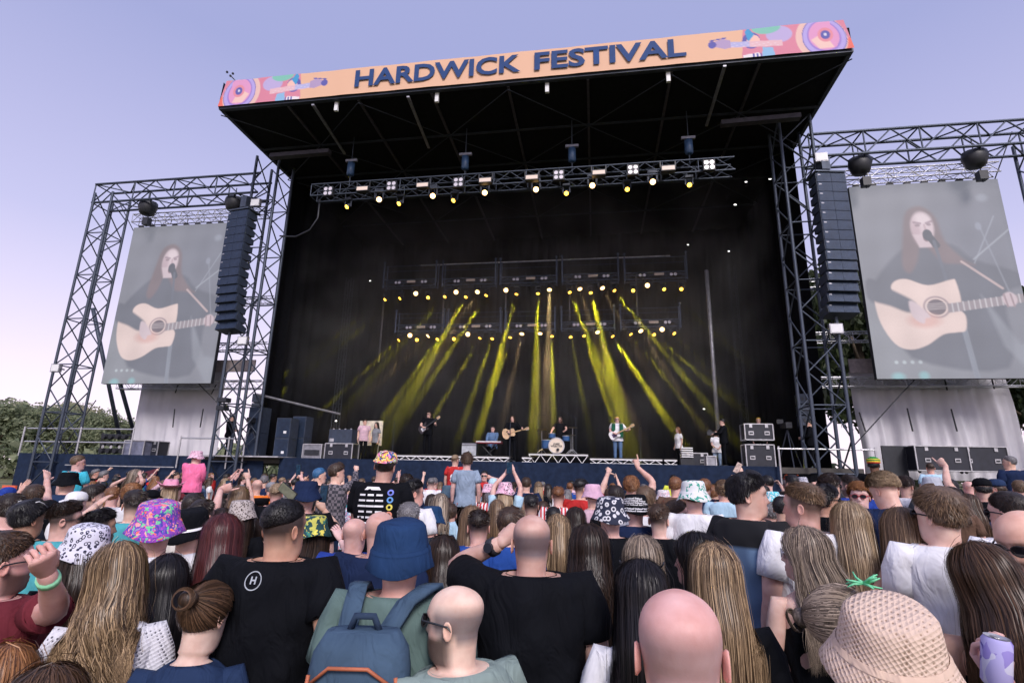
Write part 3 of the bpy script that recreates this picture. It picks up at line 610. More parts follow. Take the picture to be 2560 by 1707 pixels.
rear_truss(((962, 1092, 714, 706), (1108, 1240, 710, 703), (1252, 1392, 706, 698), (1406, 1546, 700, 692), (1562, 1716, 696, 688)), 0, Y1, 1.15, 'upper rear')
rear_truss(((992, 1112, 824, 820), (1122, 1252, 822, 818), (1264, 1388, 820, 816), (1404, 1536, 818, 812), (1552, 1700, 815, 806)), 0, Y2, .95, 'lower rear')
p0, p1 = at(1052, 664, y=26.5), at(1675, 638, y=26.5); tag(MB().bar((p0.x, 26.5, p0.z), (p1.x, 26.5, p0.z), .06).build('batten', ALU), 'thin pale batten above the rear lighting trusses', 'batten')
for i, (px, t0, t1) in enumerate(((961, 735, 905), (1110, 730, 850), (1265, 727, 780), (1424, 722, 800), (1590, 690, 790))):
    a, b = at(px, t0, y=26.2), at(px, t1, y=26.2); tag(MB().tube([a, (a.x, 26.2, b.z)], .05, 6).build('hanging_pole', ALU_DULL, smooth=True), f'{nth(i)} pale vertical pole from the left between the rear trusses', 'pole', 'poles between the rear trusses')
a, b = at(1766, 676, y=23.5), at(1770, 1130, y=23.5); tag(MB().tube([(a.x, 23.5, a.z), (a.x, 23.5, DZ)], .09, 8).build('roof_pole', ALU_DULL, smooth=True), 'tall silver pole standing on the right side of the stage', 'pole')
a, b = at(640, 985, y=19.9), at(850, 1035, y=22.5); tag(MB().tube([a, b], .05, 6).build('brace_pole', ALU_DULL), 'silver brace pole slanting down from the left tower into the stage', 'pole')
for i, px in enumerate((865, 895, 1840, 1862)):
    a = at(px, 800, y=26.5); truss(['slim black lattice mast left of the band', 'second slim black lattice mast left of the band', 'slim black lattice mast right of the band', 'second slim black lattice mast right of the band'][i], (a.x, 26.5, DZ), (a.x, 26.5, 12.5), .3, .3, STEEL_IN, .5, .022, .01, (0, 1, 0), single=False, name='mast', cat='mast') if i % 2 == 0 else None

# haze in the stage house, which makes the beams show
hz = MB().box(((bx0 + bx1) / 2 - .2, 24.35, 8.6), (20.4, 7.7, 11.9)).build('stage_haze', None)
hz.data.materials.clear(); hm = bpy.data.materials.new('stage_haze'); hm.use_nodes = True; ht = hm.node_tree; ht.nodes.clear()
ho = N(ht, 'ShaderNodeOutputMaterial'); hv = N(ht, 'ShaderNodeVolumeScatter'); hv.inputs['Density'].default_value = .03; hv.inputs['Color'].default_value = (.9, .9, .9, 1); hv.inputs['Anisotropy'].default_value = 0.3
htc = N(ht, 'ShaderNodeTexCoord'); hn = N(ht, 'ShaderNodeTexNoise'); hn.inputs['Scale'].default_value = .55; hn.inputs['Detail'].default_value = 2; hs_ = N(ht, 'ShaderNodeSeparateXYZ'); hm1 = N(ht, 'ShaderNodeMapRange'); hm1.inputs[1].default_value = .38; hm1.inputs[2].default_value = .62; hm1.inputs[3].default_value = .014; hm1.inputs[4].default_value = .055
hm2 = N(ht, 'ShaderNodeMapRange'); hm2.inputs[1].default_value = 3.0; hm2.inputs[2].default_value = 7.0; hm2.inputs[3].default_value = .12; hm2.inputs[4].default_value = 1.0; hmu = N(ht, 'ShaderNodeMath', operation='MULTIPLY')
ht.links.new(htc.outputs['Object'], hn.inputs['Vector']); ht.links.new(htc.outputs['Object'], hs_.inputs[0]); ht.links.new(hn.outputs[0], hm1.inputs[0]); ht.links.new(hs_.outputs[2], hm2.inputs[0]); ht.links.new(hm1.outputs[0], hmu.inputs[0]); ht.links.new(hm2.outputs[0], hmu.inputs[1]); ht.links.new(hmu.outputs[0], hv.inputs['Density']); S.cycles.volume_step_rate = .6; S.cycles.volume_max_steps = 128
ht.links.new(hv.outputs[0], ho.inputs['Volume']); hz.data.materials.append(hm); tag(hz, 'thin smoke hanging in the stage house in which the yellow beams show', 'haze', kind='stuff')
# ================================================================== white sheets, rails, stage gear
sm_, st_, sb_ = new_mat('white_sheet'); tcx = N(st_, 'ShaderNodeTexCoord'); nx = N(st_, 'ShaderNodeTexNoise'); nx.inputs['Scale'].default_value = 1.3; nx.inputs['Detail'].default_value = 6
st_.links.new(tcx.outputs['Object'], nx.inputs['Vector']); r = ramp(st_, [(.3, (.55, .54, .58)), (.7, (.66, .64, .68))]); st_.links.new(nx.outputs[0], r.inputs[0]); st_.links.new(r.outputs[0], sb_.inputs['Base Color']); sb_.inputs['Roughness'].default_value = .7
trn = N(st_, 'ShaderNodeBsdfTranslucent'); st_.links.new(r.outputs[0], trn.inputs[0]); mxs = N(st_, 'ShaderNodeMixShader'); mxs.inputs[0].default_value = .04
st_.links.new(sb_.outputs[0], mxs.inputs[1]); st_.links.new(trn.outputs[0], mxs.inputs[2]); st_.links.new(mxs.outputs[0], st_.nodes['Material Output'].inputs[0])
def sheet_cloth(lb, x0, x1, z0, z1, y, amp, seed, straps):
    nx_, nz_ = int((x1 - x0) * 14), 24; rg = np.random.default_rng(seed); ph = rg.uniform(0, 6, 6); vs = []
    for j in range(nz_ + 1):
        v = j / nz_
        for i in range(nx_ + 1):
            x = x0 + (x1 - x0) * i / nx_; k = x * 4.2
            d = amp * v ** .7 * (math.sin(k + ph[0] + v * .8) + .6 * math.sin(2.3 * k + ph[1] - v) + .35 * math.sin(4.9 * k + ph[2] + 2 * v)) + .03 * math.sin(v * 9 + x * 2)
            vs.append((x + .08 * math.sin(v * 4 + ph[3]), y - d, z1 + (z0 - z1) * v))
    k = nx_ + 1; t = thing('white_sheet', lb, 'sheet', (0, 0, 0)); MB().add(vs, [(j * k + i, j * k + i + 1, (j + 1) * k + i + 1, (j + 1) * k + i) for j in range(nz_) for i in range(nx_)]).build('cloth', sm_, t, True)
    for (a, b, c, d) in straps: bar_obj('strap', at(a, b, y=y - .45), at(c, d, y=y - .45), .028, BLACKPL, t)
    return t
wy = 22.0
sheet_cloth('crumpled white plastic sheet under the left video screen', at(350, 1000, y=wy).x, at(560, 1000, y=wy).x, DZ, at(440, 905, y=wy).z, wy, .05, 3, ((437, 1022, 432, 1068), (508, 1022, 500, 1068), (577, 1022, 573, 1068), (541, 960, 528, 985), (445, 962, 438, 982)))
sheet_cloth('rippled white plastic sheet under the right video screen', at(2135, 1000, y=wy).x, at(2530, 1000, y=wy).x, DZ - .3, at(2300, 930, y=wy).z, wy, .17, 8, ((2268, 1020, 2282, 1078), (2378, 1022, 2393, 1078), (2148, 1030, 2164, 1078), (2362, 948, 2368, 975), (2480, 948, 2486, 972)))
TAN = plain('tan_board', (.42, .36, .36), .7)
for lb, a, b, z in (('pale fascia board above the left white sheet', at(540, 900, y=wy - .3).x, at(640, 900, y=wy - .3).x, at(560, 915, y=wy - .3).z), ('pale fascia board above the right white sheet', at(2120, 900, y=wy - .3).x, at(2240, 900, y=wy - .3).x, at(2150, 915, y=wy - .3).z)):
    tag(MB().box(((a + b) / 2, wy - .3, z), (b - a, .06, .55)).build('fascia_board', TAN), lb, 'board')
def rail(lb, pts_top, zlow, y, posts, mid=True):
    t = thing('guard_rail', lb, 'railing', (0, 0, 0)); x0, x1 = pts_top
    zt_ = zlow + 1.05
    bar_obj('rail_tube', (x0, y, zt_), (x1, y, zt_), .032, ALU, t)
    if mid: bar_obj('rail_tube', (x0, y, zlow + .5), (x1, y, zlow + .5), .032, ALU, t)
    for p in posts: bar_obj('post', (p, y, zlow - .1), (p, y, zt_ + .08), .034, ALU, t)
yy = YF + .15
rail('silver guard rail along the left end of the stage deck', (at(65, 1090, y=yy).x, at(330, 1100, y=yy).x), DZ, yy, (at(55, 1100, y=yy).x, at(197, 1100, y=yy).x, at(330, 1100, y=yy).x))
yy = YF - .2
rail('silver guard rail in front of the camera operator left of the stage', (at(450, 1120, y=yy).x, at(612, 1120, y=yy).x), DZ - .35, yy, (at(448, 1120, y=yy).x, at(570, 1120, y=yy).x, at(610, 1120, y=yy).x), False)
rail('silver guard rail in front of the right side of the stage', (at(1945, 1140, y=yy).x, at(2190, 1140, y=yy).x), DZ - .45, yy, (at(1948, 1140, y=yy).x, at(2190, 1140, y=yy).x), False)

def flight_case(lb, px, py_bot, y, w_, h_, d_=.6, panel=None, name='flight_case', cat='flight case', zb=None, handles=True, rz=0):
    p = at(px, py_bot, y=y); z0 = zb if zb is not None else DZ
    t = thing(name, lb, cat, (p.x, y, z0), rz); MB().box((0, 0, h_ / 2), (w_ - .03, d_ - .03, h_ - .03)).build('panel', panel or CASEPLY, t)
    mb = MB(); e = .035
    for sx in (-1, 1):
        for sy in (-1, 1): mb.bar((sx * w_ / 2, sy * d_ / 2, 0), (sx * w_ / 2, sy * d_ / 2, h_), e)
        for sz in (0, h_): mb.bar((sx * w_ / 2, -d_ / 2 + .02, sz), (sx * w_ / 2, d_ / 2 - .02, sz), e)
    for sy in (-1, 1):
        for sz in (0, h_): mb.bar((-w_ / 2 + .02, sy * d_ / 2, sz), (w_ / 2 - .02, sy * d_ / 2, sz), e)
    mb.build('edge_trim', ALU, t)
    if handles:
        for sx in (-.28, .28):
            MB().box((sx * w_, -d_ / 2 - .004, h_ * .42), (.17, .012, .13)).build('handle', ALU, t); MB().box((sx * w_, -d_ / 2 - .012, h_ * .42), (.12, .012, .06)).build('handle_recess', BLACKPL, t)
            MB().box((sx * w_, -d_ / 2 - .005, h_ * .88), (.10, .02, .12)).build('latch', ALU, t)
    for sx in (-1, 1): MB().ball((sx * (w_ / 2 - .1), -d_ / 2 + .1, -.04), .05, 8).build('caster', BLACKPL, t)
    return t
S20 = 20.4
def spx(px, y): return at(px, 1140, y=y).x
flight_case('grey panelled flight case on the left wing beside the white sheet', 345, 1140, 20.2, .95, .62, .6, plain('grey_panel', (.16, .17, .24), .6), handles=False)
flight_case('black flight case right behind the grey case on the left wing', 385, 1140, 20.6, .75, .62, .6)
flight_case('large black flight case with silver edges, left part of the stage', 853, 1145, S20, 1.15, .62)
tb = flight_case('open grey rack unit with latches on the stage, left of the large case', 786, 1145, S20, .8, .58, .5, ALU_DULL, 'rack_unit', 'rack unit', handles=False); MB().box((0, -.27, .26), (.62, .03, .2)).build('opening', BLACKPL, tb)
for i, q in enumerate(((853, 1085, S20 + .1, .98, .55, DZ + .64),)):
    t = thing('speaker_cabinet', 'blue-black speaker cabinet standing on the large flight case', 'speaker', (spx(q[0], q[2]), q[2], q[5])); MB().box((0, 0, q[4] / 2), (q[3], .5, q[4])).build('box', PAINT_BOX, t); MB().box((-.35, -.26, .12), (.18, .01, .13)).build('plate', ALU, t)
    for k in range(4): MB().box((-.38 + k * .25, -.1, q[4] + .02), (.05, .05, .05)).build('corner', ALU, t)
def stack(lb, px, y, w_, hs, mat=PAINT_BOX, tilt=0, plates=True, group=None):
    z = DZ
    for i, h_ in enumerate(hs):
        t = thing('speaker_cabinet', lb[i], 'speaker', (spx(px, y), y, z), 0, group); MB().box((0, 0, h_ / 2), (w_, .6, h_ - .01)).build('box', mat, t); MB().box((0, -.305, h_ / 2), (w_ - .08, .012, h_ - .08)).build('grille', MATS['speaker_grille'], t)
        if plates: MB().box((0.1, -.315, h_ * .3), (.12, .01, .1)).build('plate', WHITE, t)
        z += h_
stack(('lower blue-black subwoofer left of the rack unit', 'upper blue-black speaker left of the rack unit'), 710, S20 - .2, .62, (.78, .82)); stack(('lower black subwoofer behind the rack unit', 'upper black speaker behind the rack unit'), 748, S20 + .6, .6, (.85, .9), plates=False)
def side_hang(lb, px, y, n, z1, sgn):
    p = at(px, 1000, y=y); t = thing('side_fill', lb, 'speaker column', (p.x, y, z1), .25 * sgn); z = 0
    for k in range(n):
        c = MB().box((0, 0, -.2), (.55, .5, .36)).build('cabinet', PAINT_BOX, t); c.location = (0, .03 * k, z); c.rotation_euler = (-.06 * k, 0, 0)
        for q in (-.07, .05): g_ = MB().box((q, -.26, -.2), (.07, .01, .12)).build('horn', BLACKPL, c)
        z -= .41
side_hang('stack of grey side-fill speakers behind the left roof tower', 652, 20.9, 3, at(652, 985, y=20.9).z, 1); side_hang('hanging side-fill speakers behind the right roof tower', 2010, 20.9, 3, at(2010, 985, y=20.9).z, -1)
stack(('lower grey speaker of the tall stack beside the left roof tower', 'upper grey speaker of the tall stack beside the left roof tower'), 636, 20.3, .6, (1.0, 1.05), plates=False)
# rolling riser frames of white truss along the deck
def riser(lb, px0, px1, y, z0, h_, dep=1.0):
    x0, x1 = spx(px0, y), spx(px1, y); t = thing('riser', lb, 'riser', (x0, y, z0)); L_ = x1 - x0; MB().box((L_ / 2, dep / 2, h_ + .02), (L_, dep, .04)).build('deck', DECKM, t)
    for z in (0.03, h_ - .02): MB().bar((0, 0, z), (L_, 0, z), .045).build('chord', WHITE, t)
    n = max(2, int(L_ / .22)); mb = MB()
    for k in range(n): mb.bar((L_ * k / n, 0, .03 if k % 2 else h_ - .02), (L_ * (k + 1) / n, 0, h_ - .02 if k % 2 else .03), .022)
    tag(mb.build('lacing', WHITE, t), kind='stuff'); return t
riser('low white truss riser under the guitarist', 985, 1275, 20.1, DZ, .2); riser('low white truss riser right of the singer', 1305, 1330, 20.1, DZ, .2)
riser('drum riser of white truss, raised in the middle of the stage', 1322, 1470, 20.8, DZ, .36, 2.2); riser('low white truss riser in front of the bassist', 1475, 1655, 20.1, DZ, .2); riser('short white truss riser at the right end of the row', 1660, 1692, 20.1, DZ, .2)

# ---- instruments
def mic_stand(lb, px, y, z0, h_=1.55, boom=(0, -.2, .1), name='microphone_stand'):
    t = thing(name, lb, 'microphone stand', (spx(px, y), y, z0)); mb = MB().tube([(0, 0, 0), (0, 0, h_)], .013, 6).tube([(0, 0, h_), (boom[0], boom[1], h_ + boom[2])], .01, 5)
    for k in range(3): mb.tube([(0, 0, .12), (.28 * math.cos(k * 2.1), .28 * math.sin(k * 2.1), 0)], .01, 5)
    mb.build('pole', STEEL_IN, t); MB().ball((boom[0], boom[1], h_ + boom[2]), (.03, .04, .03), 8).build('microphone', BLACKPL, t)
mic_stand('microphone stand in front of the singing guitarist', 1274, 20.0, DZ, 1.5, (0, .12, .06)); mic_stand('tall microphone stand left of the drum kit', 1345, 22.0, DZ, 2.0, (.3, 0, 0)); mic_stand('tall microphone stand behind the right of the drum kit', 1440, 22.2, DZ, 1.9, (-.9, 0, .5))
mic_stand('thin microphone stand left of the guitarist', 980, 20.6, DZ, 1.5, (0, 0, .05)); mic_stand('microphone stand on the right of the bassist', 1602, 21.5, DZ, 1.4)
dk = thing('drum_kit', 'blue drum kit with a cream lettered bass drum on the riser', 'drum kit', (spx(1392, 21.4), 21.4, DZ + .40)); BLUEDR = plain('blue_drum_shell', (.03, .10, .25), .3, .2)
MB().lathe([(.30, -.2), (.30, .2)], (0, 0, .31), 'y', 22).build('bass_drum', BLUEDR, dk, False); MB().lathe([(.001, -.205), (.285, -.205), (.285, -.215), (.001, -.215)], (0, 0, .31), 'y', 26).build('drum_head', plain('cream_head', (.82, .70, .56), .6, var=.03), dk)
MB().lathe([(.285, -.19), (.32, -.19), (.32, -.235), (.285, -.235)], (0, 0, .31), 'y', 26, cap=False).build('hoop', ALU, dk)
lt = MB().v
for txt, dz in (('JAMIE', .045), ('WEBSTER', -.045)):
    me = text_mesh(txt, .105, .002)
    for v in me.vertices: v.co = (v.co[0], -.224, .33 + dz + v.co[1])
    link('lettering', me, dk, BLACKPL)
for x, z, r_, h_ in ((-.42, .38, .2, .34), (.36, .62, .15, .2), (-.2, .72, .14, .18)): MB().lathe([(r_, -h_ / 2), (r_, h_ / 2)], (x, .15, z), 'z', 16).build('tom_drum', BLUEDR, dk); MB().lathe([(r_ + .01, h_ / 2 - .02), (r_ + .01, h_ / 2), (.001, h_ / 2 + .003)], (x, .15, z), 'z', 16).build('rim', ALU, dk)
BRS = plain('brass', (.55, .42, .18), .3, .9)
for x, z in ((-.62, .95), (.62, 1.05), (.55, .75)): MB().lathe([(.001, .02), (.2, 0), (.001, .01)], (x, .2, z), 'z', 16).build('cymbal', BRS, dk); MB().tube([(x, .2, z), (x, .25, 0)], .012, 5).tube([(x, .25, .2), (x + .2, .1, 0)], .01, 4).tube([(x, .25, .2), (x - .2, .1, 0)], .01, 4).build('cymbal_stand', ALU, dk)
MB().ball((.06, -.27, .16), .06, 8).build('microphone', BLACKPL, dk)
am = thing('guitar_amplifier', 'pale grey guitar amplifier with a microphone in front of it', 'amplifier', (spx(1174, 21), 21, DZ + .1)); MB().box((0, 0, .35), (.62, .3, .62)).build('box', BLACKPL, am); MB().box((0, -.16, .30), (.57, .02, .48)).build('grille', plain('pale_grille', (.42, .44, .47), .8, bump=.3, bscale=90), am); MB().box((0, -.16, .60), (.57, .02, .07)).build('control_panel', ALU_DULL, am); MB().ball((.02, -.3, .3), .04, 8).tube([(.02, -.3, .3), (.02, -.32, -.1)], .01, 5).build('microphone', BLACKPL, am)
ky = thing('keyboard', 'red stage keyboard on an X-shaped stand', 'keyboard', (spx(1222, 21.2), 21.2, DZ)); MB().box((0, 0, .80), (1.05, .3, .09)).build('body', plain('dark_red', (.25, .02, .03), .4), ky); MB().box((0, -.16, .82), (1.0, .02, .04)).build('front_strip', WHITE, ky); MB().tube([(-.4, 0, 0), (.4, 0, .76)], .02, 6).tube([(.4, .03, 0), (-.4, .03, .76)], .02, 6).build('stand', BLACKPL, ky)
MB().box((0, .02, .85), (.95, .12, .01)).build('keys', WHITE, ky)
flight_case('lower of two open flight cases on the right of the stage', 1896, 1150, S20, .95, .78); flight_case('upper of two stacked flight cases on the right of the stage', 1893, 1100, S20, .95, .55, zb=DZ + .95)
flight_case('small silver-edged case on the stage right of the tall pole', 1776, 1150, S20, .32, .36, .4, ALU_DULL, handles=False); flight_case('dark crate left of the tall silver pole', 1735, 1150, 21.5, .9, .5)
flight_case('long black flight case standing right of the black panel', 2345, 1160, 20.3, 1.6, .80); flight_case('long black flight case at the far right below the sheet', 2445, 1160, 20.35, 1.5, .80)
t = thing('black_panel', 'plain black panel leaning in front of the right white sheet', 'panel', (spx(2235, 20.6), 20.6, DZ - .3)); MB().box((0, 0, .55), (.75, .06, 1.15)).build('board', BLACKPL, t); MB().bar((0, .04, 0), (0, .4, .02), .05).build('foot', BLACKPL, t)
t = thing('paper_rack', 'small white slatted rack on the stage right of the bassist', 'rack', (spx(1717, 21), 21, DZ + .35))
for k in range(5): MB().box((0, 0, .08 * k), (.42, .3, .04)).build('shelf', WHITE, t)
MB().box((0, .05, -.2), (.5, .3, .3)).build('base', BLACKPL, t)
# lamp cart at left wing
t = thing('lamp_cart', 'cart of black stage lamps on the left wing of the stage', 'cart', (spx(282, 20.2), 20.2, DZ))
for z in (.25, .55, .85): bar_obj('bar', (-.75, 0, z), (.75, 0, z), .04, BLACKPL, t)
for k in range(4):
    for z in (.18, .48, .78): MB().lathe([(.08, .1), (.12, 0), (.1, -.12)], (-.5 + .33 * k, -.05, z), 'y', 10).build('lamp', BLACKPL, t)
for k in range(3): MB().lathe([(.001, 0), (.07, .0), (.001, .01)], (-.4 + .4 * k, -.18, .35), 'y', 10).build('lens', ALU, t)
for x in (-.7, .7): bar_obj('post', (x, 0, 0), (x, 0, .95), .03, BLACKPL, t)
# tripod cameras
def tripod(lb, px, y, h_, z0=DZ):
    t = thing('video_camera', lb, 'video camera', (spx(px, y), y, z0)); mb = MB()
    for k in range(3): mb.tube([(0, 0, h_), (.45 * math.cos(k * 2.1 + .4), .45 * math.sin(k * 2.1 + .4), 0)], .022, 6)
    mb.build('tripod', STEEL_IN, t); MB().box((0, 0, h_ + .14), (.2, .45, .2)).box((0, .3, h_ + .2), (.12, .2, .12)).lathe([(.07, .22), (.09, .45)], (0, 0, h_ + .14), 'y', 12).build('body', BLACKPL, t, False); MB().box((-.15, .2, h_ + .3), (.22, .04, .15)).build('monitor', BLACKPL, t)
tripod('video camera on a tripod left of the stage', 618, 19.9, 1.35); tripod('video camera on a tripod on the right of the stage', 1975, 20.0, 1.3)
for i, (px, py, s_) in enumerate(((560, 1000, 1), (556, 1020, .8))):
    p = at(px, py, y=18.6); t = thing('remote_camera', ['remote camera head on an arm by the left roof tower', 'second small camera below the remote camera by the left roof tower'][i], 'camera', p); MB().box((0, 0, 0), (.4 * s_, .3, .16)).lathe([(.06, .15), (.08, .3)], (0, 0, 0), 'y', 10).build('body', BLACKPL, t); MB().tube([(0, 0, -.1), (.3, .3, -.6), (.4, .6, -1.3)], .03, 6).build('arm', STEEL_IN, t)
# small white work lights in the dark roof
for i, (px, py, y) in enumerate(((1822, 628, 26), (1865, 455, 22), (1838, 512, 20), (1760, 1022, 27), (840, 1052, 24), (1925, 448, 21), (925, 702, 26), (1720, 612, 27))):
    p = at(px, py, y=y); t = thing('work_light', ['small white work light at the back right of the roof', 'tiny white light under the right of the roof', 'tiny light right of the front truss', 'low white light behind the right of the band', 'small white light above the left flight cases', 'tiny light by the right roof tower', 'white light left of the upper rear truss', 'tiny light right of the pale batten'][i], 'work light', p); MB().box((0, .03, 0), (.1, .05, .05)).build('housing', BLACKPL, t); MB().box((0, 0, 0), (.09, .01, .035)).build('diffuser', plain('work_white', (1, 1, 1), .4, emit=(1, .98, .95), es=1.5, var=0), t)
# red feather flag and bin at the left edge of the field
t = thing('red_barrier', 'orange-red barrier panel at the left edge behind the crowd', 'barrier', at(22, 1225, y=15)); ORR = plain('orange_red', (.75, .13, .05), .6)
MB().box((0, 0, -.55), (.5, .06, 1.4)).build('panel', ORR, t); MB().box((-.15, 0, -1.5), (.06, .06, 1.2)).build('leg', ORR, t)
# ================================================================== people
def smooth_interp(xq, xs, ys):
    xs = np.array(xs, float); ys = np.array(ys, float); t = np.interp(xq, xs, ys)
    i = np.clip(np.searchsorted(xs, xq) - 1, 0, len(xs) - 2); h = xs[i + 1] - xs[i]; u = (xq - xs[i]) / h
    m = np.gradient(ys, xs); return (2 * u**3 - 3 * u**2 + 1) * ys[i] + (u**3 - 2 * u**2 + u) * h * m[i] + (-2 * u**3 + 3 * u**2) * ys[i + 1] + (u**3 - u**2) * h * m[i + 1]
# body profile (z of an adult 1.78 m tall, front, back, half width)
PROF_M = np.array([(.80, .10, -.11, .160), (.90, .11, -.125, .168), (1.05, .105, -.105, .152), (1.20, .115, -.115, .165), (1.34, .115, -.128, .182), (1.42, .09, -.128, .192), (1.462, .07, -.118, .174), (1.492, .055, -.105, .132), (1.517, .05, -.090, .092), (1.535, .050, -.080, .074), (1.552, .050, -.074, .067)])
PROF_F = np.array([(.80, .10, -.12, .165), (.90, .10, -.13, .172), (1.05, .09, -.09, .128), (1.20, .115, -.10, .140), (1.31, .125, -.107, .155), (1.41, .08, -.107, .165), (1.453, .06, -.102, .146), (1.483, .045, -.090, .104), (1.508, .042, -.078, .072), (1.528, .042, -.070, .056), (1.552, .044, -.066, .052)])
HEAD = np.array([(1.560, .060, -.072, .061), (1.572, .085, -.073, .059), (1.59, .094, -.074, .060), (1.615, .096, -.075, .063), (1.64, .094, -.078, .067), (1.665, .090, -.080, .070), (1.69, .092, -.092, .0745), (1.715, .096, -.100, .077), (1.74, .091, -.102, .0755), (1.762, .079, -.094, .0675), (1.778, .062, -.078, .0545), (1.790, .040, -.055, .0365), (1.796, .021, -.035, .020), (1.799, .004, -.016, .005)])
NECK = np.array([0, -.012, 1.52])
def ring_pts(z, fr, bk, hw, n, p=2.25):
    a = np.arange(n) * 2 * math.pi / n; s, c = np.sin(a), np.cos(a); q = 2 / p
    x = hw * np.sign(s) * np.abs(s) ** q; d = np.where(c > 0, fr - (fr + bk) / 2, (fr + bk) / 2 - bk)
    return np.stack([x, (fr + bk) / 2 + d * np.sign(c) * np.abs(c) ** q, np.full(n, z)], 1)
def face_deform(P, strength=1.0):
    x, y, z = P[:, 0], P[:, 1].copy(), P[:, 2]; fm = np.clip((y - .02) / .04, 0, 1); ax = np.abs(x); g = lambda u, s: np.exp(-(u / s) ** 2)
    nose = np.clip(1 - np.abs(z - 1.652) / .030, 0, 1) ** .8 * np.where(z > 1.652, 1, .9); nose = np.where(z > 1.652, np.clip(1 - (z - 1.652) / .055, 0, 1), np.clip(1 - (1.652 - z) / .012, 0, 1))
    y += fm * strength * (.026 * nose * g(x, .013) - .011 * g(ax - .032, .017) * g(z - 1.695, .013) + .006 * g(z - 1.714, .010) * g(ax - .028, .03) + .006 * g(x, .022) * g(z - 1.622, .006) + .006 * g(x, .02) * g(z - 1.609, .006) - .004 * g(x, .02) * g(z - 1.6155, .003) + .006 * g(x, .02) * g(z - 1.58, .012))
    P = P.copy(); P[:, 1] = y; return P
def rot_z(a): c, s = math.cos(a), math.sin(a); return np.array([[c, -s, 0], [s, c, 0], [0, 0, 1.]])
def rot_x(a): c, s = math.cos(a), math.sin(a); return np.array([[1, 0, 0], [0, c, -s], [0, s, c]])
def rot_y(a): c, s = math.cos(a), math.sin(a); return np.array([[c, 0, s], [0, 1, 0], [-s, 0, c]])
class Pose:
    """head turn, leg length and body build of one person"""
    def __init__(s, fem, hy, hp, hr, legs, build, hs=1.0):
        s.fem, s.H, s.legs, s.b, s.hs = fem, rot_z(hy) @ rot_x(hp) @ rot_y(hr), legs, build, hs
        s.dz = legs - .88; s.nd = .022 if fem else .056 + max(0, build - 1) * .08
    def head(s, P):                      # head points -> body space
        P = np.asarray(P, float); Q = (P - NECK) * s.hs
        return Q @ s.H.T + NECK + np.array([0, 0, s.dz - s.nd])
    def blend(s, P):
        P = np.asarray(P, float); w_ = np.clip((P[:, 2] - 1.49) / .062, 0, 1)[:, None]; w_ = w_ * w_ * (3 - 2 * w_)
        return s.head(P) * w_ + (P + np.array([0, 0, s.dz])) * (1 - w_)
def torso_rings(ps, z0, z1, nr, n, off=0.0, loose=0.0):
    pr = PROF_F if ps.fem else PROF_M; zs = np.linspace(z0, z1, nr); out = []
    bf = np.interp(zs, [.8, 1.05, 1.3, 1.45, 1.5], [ps.b, ps.b, (ps.b + 1) / 2, 1, 1]); bw = np.interp(zs, [.8, 1.3, 1.45, 1.5], [.5 + .5 * ps.b, .6 + .4 * ps.b, .85 + .15 * ps.b, 1])
    fr, bk, hw = (smooth_interp(zs, pr[:, 0], pr[:, i]) for i in (1, 2, 3))
    lo = np.interp(zs, [.8, 1.25, 1.4], [loose, loose * .6, 0])
    for i, z in enumerate(zs): out.append(ring_pts(z, fr[i] * bf[i] + off + lo[i], bk[i] * bf[i] - off - lo[i], hw[i] * bw[i] + off + lo[i], n, 2.5 if z < 1.44 else 2.15))
    return out
def limb(a, b, c, ra, rb, rc, n=10, k=5, elb=True):
    a, b, c = (np.array(q, float) for q in (a, b, c)); pts = []; rs = []
    for i in range(k): u = i / k; pts.append(a + (b - a) * u); rs.append(ra + (rb - ra) * u + ra * .10 * math.sin(u * math.pi))
    for i in range(k + 1): u = i / k; pts.append(b + (c - b) * u); rs.append(rb + (rc - rb) * u + rb * .12 * math.sin(min(1, u * 1.6) * math.pi) * (1 if u < .62 else 0))
    pts = np.array(pts); sm = pts.copy(); sm[1:-1] = .25 * pts[:-2] + .5 * pts[1:-1] + .25 * pts[2:]
    return list(sm), rs
